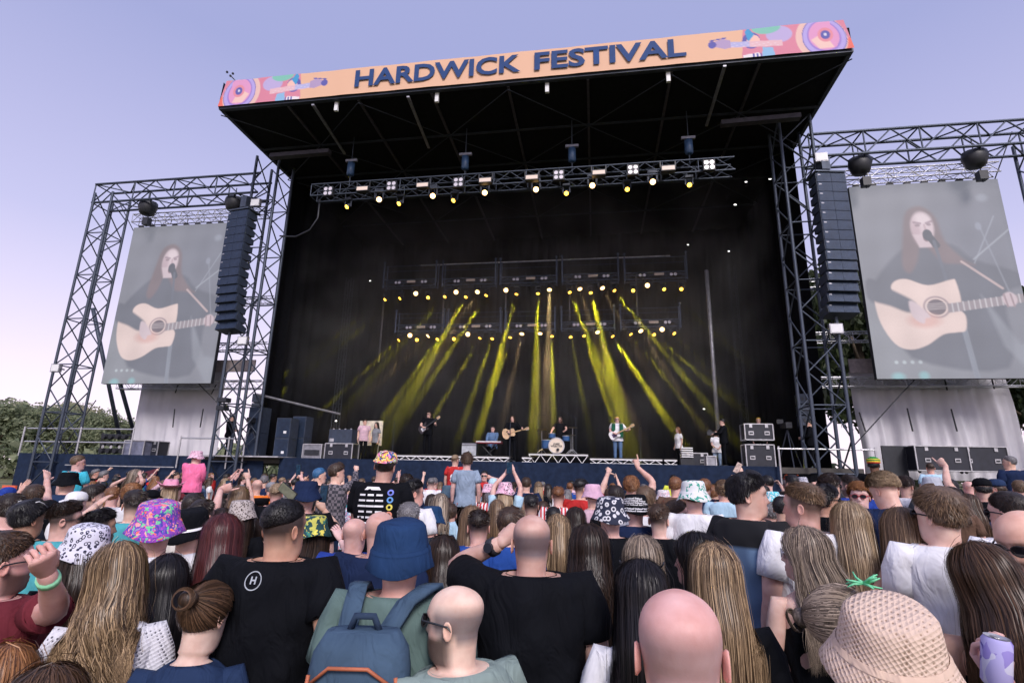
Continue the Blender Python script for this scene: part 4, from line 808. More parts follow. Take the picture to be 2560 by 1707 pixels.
def add_hand(mb, wrist, d, nrm, mode, s, side, seg=1, mi=0):
    """palm plus five fingers; d along the hand, nrm out of the palm"""
    d = _n(d); nrm = _n(np.array(nrm) - d * np.dot(nrm, d)); u = np.cross(d, nrm) * side; w_ = wrist
    L = .095 * s; rings = []
    for t, hw, th in ((-.12, .024, .022), (.12, .032, .020), (.5, .040, .016), (.85, .042, .014), (1.0, .038, .011)):
        c = w_ + d * L * t; rings.append([c + u * hw * s * math.cos(a) + nrm * th * s * math.sin(a) for a in np.arange(10) * .6283])
    mb.loft(rings, mi)
    curl = {'open': (.15, .15, .15, .15), 'point': (.05, 1.45, 1.5, 1.5), 'fist': (1.4, 1.4, 1.4, 1.4), 'grip': (.85, .85, .9, .95), 'relax': (.35, .45, .5, .55), 'two': (.05, .1, 1.5, 1.5), 'thumb': (1.4, 1.4, 1.4, 1.4)}[mode]
    for i, (o, ln, cu) in enumerate(zip((.030, .010, -.010, -.029), (.072, .080, .075, .060), curl)):
        p = w_ + d * L * .92 + u * o * s; dd = d + u * o * 2.2 * (1 if mode == 'open' else .2); pts = [p - d * .02 * s, p]; ang = 0
        for k in range(3):
            ang += cu * (.75 if k else .9); v = dd * math.cos(ang) + nrm * math.sin(ang); p = p + _n(v) * ln * s * (.45, .32, .25)[k]; pts.append(p)
        mb.tube(pts, [.0095 * s, .0098 * s, .009 * s, .0082 * s, .0065 * s], 6, mi)
    tc_ = {'open': 1.0, 'point': .3, 'fist': .1, 'grip': .3, 'relax': .6, 'two': .2, 'thumb': 1.3}[mode]
    p = w_ + d * L * .25 + u * .026 * s; v1 = _n(d * .7 + u * (.3 + tc_ * .6) + nrm * .45 * (1 - tc_ * .4)); v2 = _n(d * (.9 if mode != 'thumb' else .3) + u * (tc_ * .5 if tc_ > .3 else -.35) + nrm * .5 * (1 if tc_ < .5 else .1))
    mb.tube([p - v1 * .01 * s, p + v1 * .036 * s, p + v1 * .036 * s + v2 * .03 * s, p + v1 * .036 * s + v2 * .052 * s], [.013 * s, .0118 * s, .0105 * s, .008 * s], 6, mi)
def ik(a, t, l1, l2, pole):
    a, t = np.array(a, float), np.array(t, float); v = t - a; d = np.linalg.norm(v); m = (l1 + l2) * .995
    if d > m: sc = min(d / m, 1.22); l1 *= sc; l2 *= sc; d2 = min(d, (l1 + l2) * .995); v = v / d * d2; t = a + v; d = d2
    v = v / d; p = np.array(pole, float); p = p - v * np.dot(p, v); p = _n(p) if np.linalg.norm(p) > 1e-4 else np.array([0, 0, -1.])
    ca = (l1 * l1 + d * d - l2 * l2) / (2 * l1 * d); ca = max(-1, min(1, ca)); return a + v * l1 * ca + p * l1 * math.sqrt(max(0, 1 - ca * ca)), t

SKINC = {'p': (.66, .44, .37), 'w': (.72, .52, .46), 't': (.52, .32, .23), 'r': (.68, .42, .36), 'b': (.20, .11, .07)}
def skin_mat():
    m, t, b = new_mat('skin'); a = N(t, 'ShaderNodeVertexColor', layer_name='Col'); tc_ = N(t, 'ShaderNodeTexCoord'); n1 = N(t, 'ShaderNodeTexNoise'); n1.inputs['Scale'].default_value = 14; n1.inputs['Detail'].default_value = 6
    t.links.new(tc_.outputs['Object'], n1.inputs['Vector']); r = ramp(t, [(.3, (.84, .72, .70)), (.7, (1.10, 1.10, 1.12))]); t.links.new(n1.outputs[0], r.inputs[0])
    mx = N(t, 'ShaderNodeMix', data_type='RGBA', blend_type='MULTIPLY'); mx.inputs[0].default_value = 1; t.links.new(a.outputs[0], mx.inputs[6]); t.links.new(r.outputs[0], mx.inputs[7]); t.links.new(mx.outputs[2], b.inputs['Base Color'])
    b.inputs['Roughness'].default_value = .52; b.inputs['Specular IOR Level'].default_value = .35; b.inputs['Subsurface Weight'].default_value = .12; b.inputs['Subsurface Radius'].default_value = (.02, .008, .005); b.inputs['Subsurface Scale'].default_value = .5
    n2 = N(t, 'ShaderNodeTexNoise'); n2.inputs['Scale'].default_value = 260; t.links.new(tc_.outputs['Object'], n2.inputs['Vector']); bp = N(t, 'ShaderNodeBump'); bp.inputs['Strength'].default_value = .12; bp.inputs['Distance'].default_value = .002; t.links.new(n2.outputs[0], bp.inputs['Height']); t.links.new(bp.outputs[0], b.inputs['Normal'])
    return m
SKIN = skin_mat()
def fabric(key, col, rough=.85):
    k = 'fabric_' + key
    if k in MATS: return MATS[k]
    m, t, b = new_mat(k); tc_ = N(t, 'ShaderNodeTexCoord'); no = N(t, 'ShaderNodeTexNoise'); no.inputs['Scale'].default_value = 7; no.inputs['Detail'].default_value = 5; t.links.new(tc_.outputs['Object'], no.inputs['Vector'])
    r = ramp(t, [(.3, [c * .82 for c in col]), (.7, [min(1, c * 1.15) for c in col])]); t.links.new(no.outputs[0], r.inputs[0]); t.links.new(r.outputs[0], b.inputs['Base Color']); b.inputs['Roughness'].default_value = rough; b.inputs['Specular IOR Level'].default_value = .15
    n2 = N(t, 'ShaderNodeTexNoise'); n2.inputs['Scale'].default_value = 9; n2.inputs['Detail'].default_value = 3; n2.inputs['Distortion'].default_value = 1.2; mp = N(t, 'ShaderNodeMapping'); mp.inputs['Scale'].default_value = (1, 1, .45); t.links.new(tc_.outputs['Object'], mp.inputs[0]); t.links.new(mp.outputs[0], n2.inputs['Vector'])
    bp = N(t, 'ShaderNodeBump'); bp.inputs['Strength'].default_value = .8; bp.inputs['Distance'].default_value = .035; t.links.new(n2.outputs[0], bp.inputs['Height']); t.links.new(bp.outputs[0], b.inputs['Normal']); MATS[k] = m; return m
def pattern(key, kind, cols, scale=20):
    k = 'print_' + key
    if k in MATS: return MATS[k]
    m, t, b = new_mat(k); tc_ = N(t, 'ShaderNodeTexCoord'); src = tc_.outputs['Object']; L = t.links.new; b.inputs['Roughness'].default_value = .85
    if kind == 'blobs':
        nz = N(t, 'ShaderNodeTexNoise'); nz.inputs['Scale'].default_value = scale * .35; L(src, nz.inputs['Vector']); ad = N(t, 'ShaderNodeMix', data_type='RGBA', blend_type='ADD'); ad.inputs[0].default_value = .25; L(src, ad.inputs[6]); L(nz.outputs['Color'], ad.inputs[7])
        v = N(t, 'ShaderNodeTexVoronoi'); v.inputs['Scale'].default_value = scale; L(ad.outputs[2], v.inputs['Vector']); sp = N(t, 'ShaderNodeSeparateColor'); L(v.outputs['Color'], sp.inputs[0]); n = len(cols)
        r = ramp(t, [(i / n, c) for i, c in enumerate(cols)], 'CONSTANT'); L(sp.outputs[0], r.inputs[0]); L(r.outputs[0], b.inputs['Base Color'])
    elif kind in ('leopard', 'flowers'):
        v = N(t, 'ShaderNodeTexVoronoi'); v.inputs['Scale'].default_value = scale; L(src, v.inputs['Vector'])
        st = [(0, cols[0]), (.22, cols[1]), (.42, cols[2]), (.46, cols[2])] if kind == 'leopard' else [(0, cols[0]), (.12, cols[1]), (.42, cols[2]), (.5, cols[2])]
        r = ramp(t, st, 'CONSTANT'); L(v.outputs['Distance'], r.inputs[0]); L(r.outputs[0], b.inputs['Base Color'])
    elif kind == 'stripes':
        w_ = N(t, 'ShaderNodeTexWave'); w_.bands_direction = cols[2] if len(cols) > 2 else 'X'; w_.inputs['Scale'].default_value = scale; L(src, w_.inputs['Vector']); r = ramp(t, [(0, cols[0]), (.5, cols[1])], 'CONSTANT'); L(w_.outputs[0], r.inputs[0]); L(r.outputs[0], b.inputs['Base Color'])
    elif kind == 'check':
        c = N(t, 'ShaderNodeTexChecker'); c.inputs['Scale'].default_value = scale; c.inputs[1].default_value = (*cols[0], 1); c.inputs[2].default_value = (*cols[1], 1); L(src, c.inputs['Vector']); L(c.outputs[0], b.inputs['Base Color'])
    elif kind == 'knit':
        mp = N(t, 'ShaderNodeMapping'); mp.inputs['Scale'].default_value = (1, .4, 1); mp.inputs['Rotation'].default_value = (0, .5, 0); L(src, mp.inputs[0]); c = N(t, 'ShaderNodeTexVoronoi'); c.feature = 'F1'; c.inputs['Scale'].default_value = scale; c.inputs['Randomness'].default_value = .12; L(mp.outputs[0], c.inputs['Vector'])
        r = ramp(t, [(.0, cols[0]), (.20, cols[0]), (.30, cols[1])]); L(c.outputs['Distance'], r.inputs[0]); L(r.outputs[0], b.inputs['Base Color']); bp = N(t, 'ShaderNodeBump'); bp.inputs['Distance'].default_value = .006; L(c.outputs['Distance'], bp.inputs['Height']); L(bp.outputs[0], b.inputs['Normal'])
    MATS[k] = m; return m
def zsplit(key, z, lo, hi):
    k = 'print_' + key
    if k in MATS: return MATS[k]
    m, t, b = new_mat(k); tc_ = N(t, 'ShaderNodeTexCoord'); sp = N(t, 'ShaderNodeSeparateXYZ'); mp = N(t, 'ShaderNodeMapRange'); mp.inputs[1].default_value = z - .01; mp.inputs[2].default_value = z + .01; r = ramp(t, [(0, lo), (1, hi)]); t.links.new(tc_.outputs['Object'], sp.inputs[0]); t.links.new(sp.outputs[2], mp.inputs[0]); t.links.new(mp.outputs[0], r.inputs[0]); t.links.new(r.outputs[0], b.inputs['Base Color']); b.inputs['Roughness'].default_value = .9; MATS[k] = m; return m
FAB = {'black': (.0028, .0035, .006), 'navy': (.010, .020, .060), 'navy2': (.018, .036, .09), 'blue': (.02, .07, .30), 'royal': (.02, .05, .28), 'denim': (.10, .17, .30), 'ldenim': (.28, .38, .52), 'white': (.74, .74, .78), 'offwhite': (.55, .52, .48), 'sage': (.24, .31, .29), 'green': (.11, .17, .16), 'teal': (.08, .38, .44), 'turq': (.05, .42, .55), 'red': (.48, .03, .03), 'maroon': (.13, .02, .03), 'pink': (.85, .18, .36), 'lpink': (.62, .42, .50), 'grey': (.22, .23, .26), 'bgrey': (.25, .32, .42), 'beige': (.48, .38, .30), 'lblue': (.40, .58, .72), 'mint': (.22, .58, .50), 'brown': (.12, .07, .05), 'hivis': (.70, .75, .08), 'orange': (.85, .20, .03), 'dgreen': (.015, .10, .06), 'coral': (.80, .14, .16), 'cream': (.58, .50, .40), 'charcoal': (.028, .032, .042)}
def top_mat(key):
    if key in FAB: return fabric(key, FAB[key])
    return {'knit': lambda: pattern('knit', 'knit', [(.10, .10, .13), (.66, .66, .72)], 70), 'floral': lambda: pattern('floral', 'blobs', [(.75, .72, .55), (.05, .12, .08), (.70, .62, .18), (.75, .16, .08), (.10, .30, .22), (.8, .78, .7)], 22), 'redstripe': lambda: pattern('redstripe', 'stripes', [(.55, .03, .04), (.75, .73, .75)], 7), 'yoke': lambda: zsplit('yoke', 1.38, (.10, .17, .28), FAB['black']), 'plaid': lambda: pattern('plaid', 'check', [(.03, .03, .04), (.16, .14, .16)], 22), 'bloom': lambda: pattern('bloom', 'blobs', [(.7, .5, .6), (.6, .15, .2), (.5, .7, .75), (.75, .72, .74), (.2, .3, .5)], 40)}[key]()
HAIRC = {'black': ((.003, .003, .004), (.018, .014, .016)), 'dbrown': ((.008, .005, .004), (.045, .026, .018)), 'brown': ((.022, .012, .007), (.12, .066, .038)), 'lbrown': ((.07, .042, .025), (.26, .165, .095)), 'ginger': ((.12, .045, .018), (.36, .17, .07)), 'blond': ((.16, .105, .060), (.50, .37, .235)), 'ash': ((.055, .040, .032), (.48, .38, .29)), 'mixed': ((.045, .025, .014), (.52, .36, .21)), 'auburn': ((.030, .007, .010), (.13, .035, .035)), 'grey': ((.09, .085, .09), (.33, .32, .34)), 'blue': ((.02, .09, .22), (.08, .25, .45)), 'yellow': ((.45, .28, .03), (.75, .55, .08))}
def hair_mat(key):
    k = 'hair_' + key
    if k in MATS: return MATS[k]
    m, t, b = new_mat(k); a, c = HAIRC[key]; g = N(t, 'ShaderNodeNewGeometry'); md = [(x + y) / 2 for x, y in zip(a, c)]; r = ramp(t, [(0, a), (.35, [x * .75 + y * .25 for x, y in zip(a, c)]), (.6, md), (1, c)])
    t.links.new(g.outputs['Random Per Island'], r.inputs[0]); t.links.new(r.outputs[0], b.inputs['Base Color']); b.inputs['Roughness'].default_value = .36; b.inputs['Specular IOR Level'].default_value = .30; MATS[k] = m; return m
def hairbase_mat(key):
    k = 'hairbase_' + key
    if k in MATS: return MATS[k]
    m, t, b = new_mat(k); a, c = HAIRC[key]; tc_ = N(t, 'ShaderNodeTexCoord'); mp = N(t, 'ShaderNodeMapping'); mp.inputs['Scale'].default_value = (1, 1, .22); n1 = N(t, 'ShaderNodeTexNoise'); n1.inputs['Scale'].default_value = 120; n1.inputs['Detail'].default_value = 3
    t.links.new(tc_.outputs['Object'], mp.inputs[0]); t.links.new(mp.outputs[0], n1.inputs['Vector']); r = ramp(t, [(.35, a), (.7, [x * .6 + y * .4 for x, y in zip(a, c)])]); t.links.new(n1.outputs[0], r.inputs[0]); t.links.new(r.outputs[0], b.inputs['Base Color']); b.inputs['Roughness'].default_value = .5
    bp = N(t, 'ShaderNodeBump'); bp.inputs['Strength'].default_value = .6; bp.inputs['Distance'].default_value = .006; t.links.new(n1.outputs[0], bp.inputs['Height']); t.links.new(bp.outputs[0], b.inputs['Normal']); MATS[k] = m; return m

def head_surface(n, nr):
    """rings of the head from under the chin to the crown, and the ears"""
    zs = np.concatenate([np.linspace(1.56, 1.60, 5)[:-1], np.linspace(1.60, 1.72, max(8, nr // 2))[:-1], 1.72 + (1.798 - 1.72) * np.sin(np.linspace(0, 1, max(5, nr // 3)) * math.pi / 2)])
    fr, bk, hw = (np.interp(zs, HEAD[:, 0], HEAD[:, i]) for i in (1, 2, 3))
    for _ in range(1):
        for q in (fr, bk, hw): q[1:-1] = .25 * q[:-2] + .5 * q[1:-1] + .25 * q[2:]
    return [face_deform(ring_pts(z, f_, b_, h_, n, 2.12)) for z, f_, b_, h_ in zip(zs, fr, bk, hw)]
def scalp_point(az, pol):
    """az 0 = front, pi = back; pol 0 = crown. ellipsoid fit of the skull"""
    az, pol = np.asarray(az), np.asarray(pol); sx, cz = np.sin(pol), np.cos(pol)
    y = np.cos(az) * sx; x = np.sin(az) * sx
    k_ = 1 + .035 * np.sin(2 * np.clip(pol, 0, 1.57)) ** 2
    return np.stack([x * .0785 * k_, np.where(y > 0, y * .097, y * .102) * k_ - .004, 1.712 + np.where(cz > 0, cz * .088, cz * .10) * k_], -1)
def strands_mesh(name, roots, paths, wid, mat, taper=True):
    """paths: (n, k, 3); flat ribbons turned to face outwards"""
    P = np.asarray(paths); n, k, _ = P.shape; T = np.gradient(P, axis=1); T /= np.linalg.norm(T, axis=2, keepdims=True) + 1e-9
    c = P - np.array([0, -.01, 0]); O = P.copy(); O[:, :, 2] = 0; O[:, :, 1] += .005; top = np.clip((P[:, :, 2:3] - 1.73) / .05, 0, 1); O = O + top * np.array([0, 0, .15]); O /= np.linalg.norm(O, axis=2, keepdims=True) + 1e-9
    W = np.cross(T, O); W /= np.linalg.norm(W, axis=2, keepdims=True) + 1e-9
    rr = RNG.normal(0, .14, (n, 1, 1)); W = W + O * rr
    ww = (wid if np.ndim(wid) else np.full(n, wid))[:, None, None] * (np.interp(np.linspace(0, 1, k), [0, .15, .7, 1], [.7, 1, .9, .12])[None, :, None] if taper else 1)
    A, B = P - W * ww / 2, P + W * ww / 2; V = np.stack([A, B], 2).reshape(-1, 3)
    base = (np.arange(n) * k * 2)[:, None] + np.arange(k - 1)[None] * 2
    F = np.stack([base, base + 1, base + 3, base + 2], -1).reshape(-1, 4)
    me = bpy.data.meshes.new(name); me.vertices.add(len(V)); me.vertices.foreach_set('co', V.ravel()); me.loops.add(len(F) * 4); me.loops.foreach_set('vertex_index', F.ravel()); me.polygons.add(len(F)); me.polygons.foreach_set('loop_start', np.arange(len(F)) * 4); me.polygons.foreach_set('use_smooth', np.ones(len(F), bool))
    me.update(calc_edges=True); me.materials.append(mat); return me
def cap_mesh(th_fn, n=28, k=12, polmax=None):
    """closed shell of hair over the skull; th_fn(az, pol) -> thickness, polmax(az) -> edge of the hair"""
    az = np.arange(n) * 2 * math.pi / n; mb = MB(); rings = []
    for i in range(k + 1):
        u = i / k; pol = polmax(az) * (u * .985 + .015); P = scalp_point(az, pol); c = np.array([0, -.004, 1.70]); d = P - c; d /= np.linalg.norm(d, axis=1, keepdims=True); rings.append(P + d * (th_fn(az, pol, u)[:, None] + .0030 * (1 - u ** 5) - .0015 * u ** 8))
    pol = polmax(az) * .98; P = scalp_point(az, pol); c = np.array([0, -.004, 1.70]); rings.append(P - (P - c) * .06)
    return mb, rings
def hair_build(kind, colkey, ps, par, q, cut='n', pn=''):
    """q = detail 0..3"""
    hm, hb = hair_mat(colkey), hairbase_mat(colkey); nst = (60, 300, 1000, 3200)[q]; rg = RNG
    back = lambda az: np.abs(np.mod(az + math.pi, 2 * math.pi) - math.pi) / math.pi       # 0 front .. 1 back
    edge_short = lambda az: np.interp(back(az), [0, .25, .42, .5, .6, 1], [1.05, 1.12, 1.45, 1.55, 2.15, 2.35])
    edge_fade = lambda az: np.interp(back(az), [0, .25, .42, .5, .6, 1], [1.05, 1.10, 1.28, 1.35, 1.5, 1.72])
    obs = []
    if kind in ('short', 'fade', 'curly', 'mop', 'spiky', 'quiff', 'crew'):
        fade = kind in ('fade', 'quiff', 'spiky', 'crew'); edge = edge_fade if fade or kind == 'curly' and cut == 'f' else edge_short
        T = {'crew': .009, 'short': .014, 'fade': .019, 'curly': .026, 'mop': .024, 'spiky': .012, 'quiff': .019}[kind]
        th = lambda az, pol, u: T * np.clip(1.08 - u ** (1.8 if kind != 'mop' else 2.5) * (1.06 if kind != 'mop' else .80), .04, 1) * (1 + .18 * np.sin(az * 3 + 1) * np.sin(pol * 4)) + (.012 * np.exp(-back(az) * 4) if kind in ('quiff', 'mop') else 0)
        mb, rings = cap_mesh(th, 28 if q > 1 else 16, 12 if q > 1 else 7, edge); rings = [ps.head(r_) for r_ in rings]; mb.loft(rings); obs.append(mb.build('hair', hb, par, True))
        n = nst; az = rg.uniform(0, 2 * math.pi, n); u = np.sqrt(rg.uniform(0, 1, n)); pol = edge(az) * u * .97; R0 = scalp_point(az, pol); c = np.array([0, -.004, 1.70]); O = R0 - c; O /= np.linalg.norm(O, axis=1, keepdims=True)
        tt = T * np.clip(1.15 - u ** 2.2 * .9, .1, 1); k = 4 if kind != 'curly' else 7
        # flow: away from the crown swirl, forward on top
        F = np.stack([np.sin(az) * .6 + .25, np.cos(az) * .4 + .5 * (np.cos(pol)), -np.sin(pol) * .9], 1); F = F - O * np.sum(F * O, 1, keepdims=True); F /= np.linalg.norm(F, axis=1, keepdims=True) + 1e-6; F += rg.normal(0, .30, F.shape); F[:, 2] -= .35 * u ** 3; F -= O * np.clip(np.sum(F * O, 1, keepdims=True), -9, 9) * .7
        ln = ({'mop': .045, 'fade': .027, 'quiff': .034, 'crew': .006}.get(kind, .020) * np.clip(1.15 - u, .12, 1)) + tt * (.5 if kind != 'spiky' else .2); s = np.linspace(0, 1, k)[None, :, None]
        lift = {'crew': .8, 'short': .45, 'fade': .4, 'curly': .9, 'mop': .35, 'spiky': 1.2, 'quiff': .6}[kind]
        P = R0[:, None] + O[:, None] * (tt * .75)[:, None, None] + F[:, None] * ln[:, None, None] * s + O[:, None] * (tt * lift)[:, None, None] * s
        if kind == 'curly':
            ph = rg.uniform(0, 6.28, n)[:, None, None]; e = np.cross(O, F); e /= np.linalg.norm(e, axis=1, keepdims=True) + 1e-6; amp = rg.uniform(.011, .020, n)[:, None, None]
            P = R0[:, None] + O[:, None] * (tt * .7)[:, None, None] + O[:, None] * .020 * s + F[:, None] * (np.cos(s * 7 + ph)) * amp + e[:, None] * np.sin(s * 7 + ph) * amp
        if q > 0: link('hair_strands', strands_mesh('hair_strands', None, ps.head(P.reshape(-1, 3)).reshape(P.shape), (.006, .0048, .0034, .0024)[q] * (1.9 if kind == 'curly' else 1), hm), obs[0])
    elif kind == 'buzz':
        mb, rings = cap_mesh(lambda az, pol, u: .005 * (1 - u ** 3) + .0015 + 0 * az, 28 if q > 1 else 16, 10, edge_fade if cut != 'g' else edge_short); mb.loft([ps.head(r_) for r_ in rings]); obs.append(mb.build('hair', hb, par, True))
    else:
        L = {'long': .40, 'wavy': .40, 'bob': .20, 'pony': .05, 'bun': .05, 'mid': .28, 'half': .40, 'curlylong': .36, 'xlong': .52}[kind]
        fa = {'bob': 1.1}.get(kind, 1.25)
        th0 = .016 if kind in ('pony', 'bun') else .020
        edge = lambda az: np.interp(back(az), [0, .2, .40, .52, 1], [1.0, 1.12, 1.5, 2.15, 2.55])
        mb, rings = cap_mesh(lambda az, pol, u: th0 * np.clip(1.05 - .5 * u, 0, 1) + 0 * az, 32 if q > 1 else 18, 12 if q > 1 else 7, edge); mb.loft([ps.head(r_) for r_ in rings])
        if L > .1:
            def curtain(azs, s_, inner, jit=0):
                """azs start azimuth, s_ arc length fractions -> head-space points of strands hanging over head and back"""
                n = len(azs); k = len(s_); out = np.zeros((n, k, 3)); ab = back(azs) * math.pi; sg = np.where(np.mod(azs, 2 * math.pi) > math.pi, -1, 1)
                tgt = np.maximum(ab, fa + (ab / math.pi) * .3); tot = .17 + L
                for j, s1 in enumerate(s_):
                    d = s1 * tot; f_ = np.clip(d / .14, 0, 1); a2 = (ab * (1 - f_) + tgt * f_) * sg; pol = np.clip(inner[1] + d / .092, 0, 1.75); P = scalp_point(a2, pol); c = np.array([0, -.004, 1.70]); O = P - c; O /= np.linalg.norm(O, axis=1, keepdims=True); P = P + O * inner[0][:, None]
                    over = np.clip(d - (1.75 - inner[1]) * .092, 0, 9)[:, None] if np.ndim(inner[1]) == 0 else np.clip(d - (1.75 - inner[1]) * .092, 0, 9)[:, None]
                    bb = np.clip((ab / math.pi - .35) * 1.8, 0, 1)[:, None]
                    P = P + np.concatenate([-P[:, :1] * np.clip(over * .9, 0, .25) * (1 - bb * .5) * .4 + sg[:, None] * np.clip(over, 0, .25) * .12 * (1 - bb), -over * .0 - np.clip(over - .02, 0, .14) * .50 * bb + .0 * bb, -over], 1)
                    out[:, j] = P
                return out
            n = 22 if q > 1 else 12; azs = np.linspace(1.05, 2 * math.pi - 1.05, n); s_ = np.linspace(.25, .93, 12); Wv = (.003 + .002 * np.sin(np.arange(n) * 2.3))
            outer = curtain(azs, s_, (np.full(n, .013) + Wv * .5, np.full(n, .05))); inn = curtain(azs, s_, (np.full(n, .002), np.full(n, .05)))
            outer[:, -1, 2] += RNG.uniform(-.03, .03, n)
            G = np.concatenate([outer, inn[::-1]], 0); rr = [ps_hang(ps, G[:, j]) for j in range(len(s_))]; mb.loft(rr)
        obs.append(mb.build('hair', hb, par, True))
        if L > .1:
            n = nst; azs = rg.uniform(.25, 2 * math.pi - .25, n); k = (5, 8, 12, 16)[q]; s_ = np.linspace(0, 1, k); tk = rg.uniform(.010, .024, n); P = curtain(azs, s_, (tk, rg.uniform(.02, .9, n)))
            fr = np.linspace(0, 1, k)[None, :]; cl = np.floor(azs * (5 if q > 1 else 3)); ph = cl * 2.4 + rg.normal(0, .5, n)
            amp = {'wavy': .019, 'curlylong': .016, 'half': .011, 'bob': .004}.get(kind, .0025); fq = {'wavy': 19, 'curlylong': 30, 'half': 15}.get(kind, 6)
            nc, gg = {'wavy': (12, .5), 'curlylong': (12, .5), 'half': (12, .4), 'bob': (20, .15)}.get(kind, (30, .15)); ids = np.floor(azs * nc / 6.2832 * 2.2).astype(int) * 2 + (rg.uniform(0, 1, n) > .5)
            for c_id in np.unique(ids): mk = ids == c_id; P[mk] = P[mk] + (P[mk].mean(0, keepdims=True) - P[mk]) * (gg * fr ** 1.3)[..., None]
            P[:, :, 0] += amp * np.sin(fq * fr + ph[:, None]) * np.clip(fr * 2.2 - .5, 0, 1); P[:, :, 1] += -np.abs(amp) * np.clip(fr * 2 - .5, 0, 1) * (1 + np.cos(fq * fr + ph[:, None])) * .8 - .006 * fr
            P += rg.normal(0, .0042, (n, 1, 3)) * (1 + 2.2 * (rg.uniform(0, 1, (n, 1, 1)) > .95)); P[:, :, 0] += .008 * np.sin(fr * rg.uniform(3, 9, (n, 1)) + rg.uniform(0, 6.28, (n, 1))) * fr; P[:, :, 1] -= .006 * (1 + np.sin(fr * rg.uniform(3, 9, (n, 1)) + rg.uniform(0, 6.28, (n, 1)))) * fr; P[:, :, 2] -= (rg.uniform(-.05, .04, (n, 1)) * fr ** 3)
            P = ps_hang(ps, P.reshape(-1, 3)).reshape(P.shape)
            link('hair_strands', strands_mesh('hair_strands', None, P, (.012, .0075, .0042, .0026)[q], hm), obs[0])
        if kind in ('bun', 'pony') or L <= .1:
            n = nst // 2; az = rg.uniform(0, 6.28, n); pol = np.minimum(edge(az), 2.4) * np.sqrt(rg.uniform(.02, 1, n)); A = scalp_point(az, pol); c = np.array([0, -.004, 1.70]); O = (A - c); O /= np.linalg.norm(O, axis=1, keepdims=True); tgt = np.array([0, -.115, 1.745]) if kind == 'bun' else np.array([0, -.115, 1.72]); k = 8; s = np.linspace(0, 1, k)[None, :, None]
            P = A[:, None] * (1 - s) + tgt * s; D = P - c; D = D / np.linalg.norm(D, axis=2, keepdims=True); az2 = np.arctan2(D[:, :, 0], D[:, :, 1]); pl = np.arccos(np.clip(D[:, :, 2], -1, 1)); P = scalp_point(az2, pl) + D * (.017 + .008 * s + .006 * np.sin(az[:, None, None] * 9) * s)
            link('hair_strands', strands_mesh('hair_strands', None, ps.head(P.reshape(-1, 3)).reshape(P.shape), (.008, .006, .0045, .0034)[q], hm), obs[0])
            if kind == 'bun':
                b_ = MB(); b_.ball((0, -.135, 1.752), (.040, .028, .036), 12); B = b_; B.v = [ps.head(v) for v in B.v]; bo = B.build('bun', hb, obs[0], True)
                n = 220 if q > 1 else 80; th = rg.uniform(0, 6.28, n); tt = rg.uniform(.6, 1.1, n); k = 7; s = np.linspace(0, 1, k)[None]; a2 = th[:, None] + s * 2.2; rr = (.046 * (np.sin((tt[:, None]) * 1.5)))[:, :]; P = np.stack([rr * np.cos(a2), np.full_like(a2, 0) - .15 - .022 * np.cos(tt[:, None] * 1.5) - .012, rr * np.sin(a2) * .9 + 1.752], -1)
                link('bun_strands', strands_mesh('bun_strands', None, ps.head(P.reshape(-1, 3)).reshape(P.shape), .005, hm), bo)
            if kind == 'pony':
                n = nst // 2; k = 12; s = np.linspace(0, 1, k)[None]; r0 = rg.normal(0, .010, (n, 2)); P = np.stack([r0[:, :1] * (1 + 2.2 * np.sin(s * 2.6)), -.115 - .045 * np.sin(np.minimum(s * 5, 1.57)) + r0[:, 1:] * (1 + 2 * np.sin(s * 2.6)) + .03 * s, 1.72 + .01 * np.sin(s * 9) - .36 * s ** 1.15 + 0 * r0[:, :1]], -1)
                link('ponytail', strands_mesh('ponytail', None, ps_hang(ps, P.reshape(-1, 3)).reshape(P.shape), .006 if q > 1 else .01, hm), obs[0])
    return obs[0]
def ps_hang(ps, P):
    """head space -> body space, but the part that hangs below the skull stays hanging straight down"""
    P = np.asarray(P, float); top = P.copy(); low = np.clip(1.62 - P[:, 2], 0, 9); top[:, 2] = P[:, 2] + low; Q = ps.head(top); Q[:, 2] -= low * ps.hs
    lim = np.clip(low / .1, 0, 1)
    sx = .165 if ps.fem else .18; zz = Q[:, 2] - ps.dz; inb = (zz < 1.46) & (np.abs(Q[:, 0]) < .26); yb = np.interp(zz, [1.1, 1.3, 1.42, 1.47], [-.125, -.145, -.14, -.11]) * (1 + (ps.b - 1) * .5)
    m = inb & (Q[:, 1] > yb) & (Q[:, 1] < .03); Q[:, 1] = np.where(m, yb - .012 + (Q[:, 1] - yb) * .04, Q[:, 1]); return Q

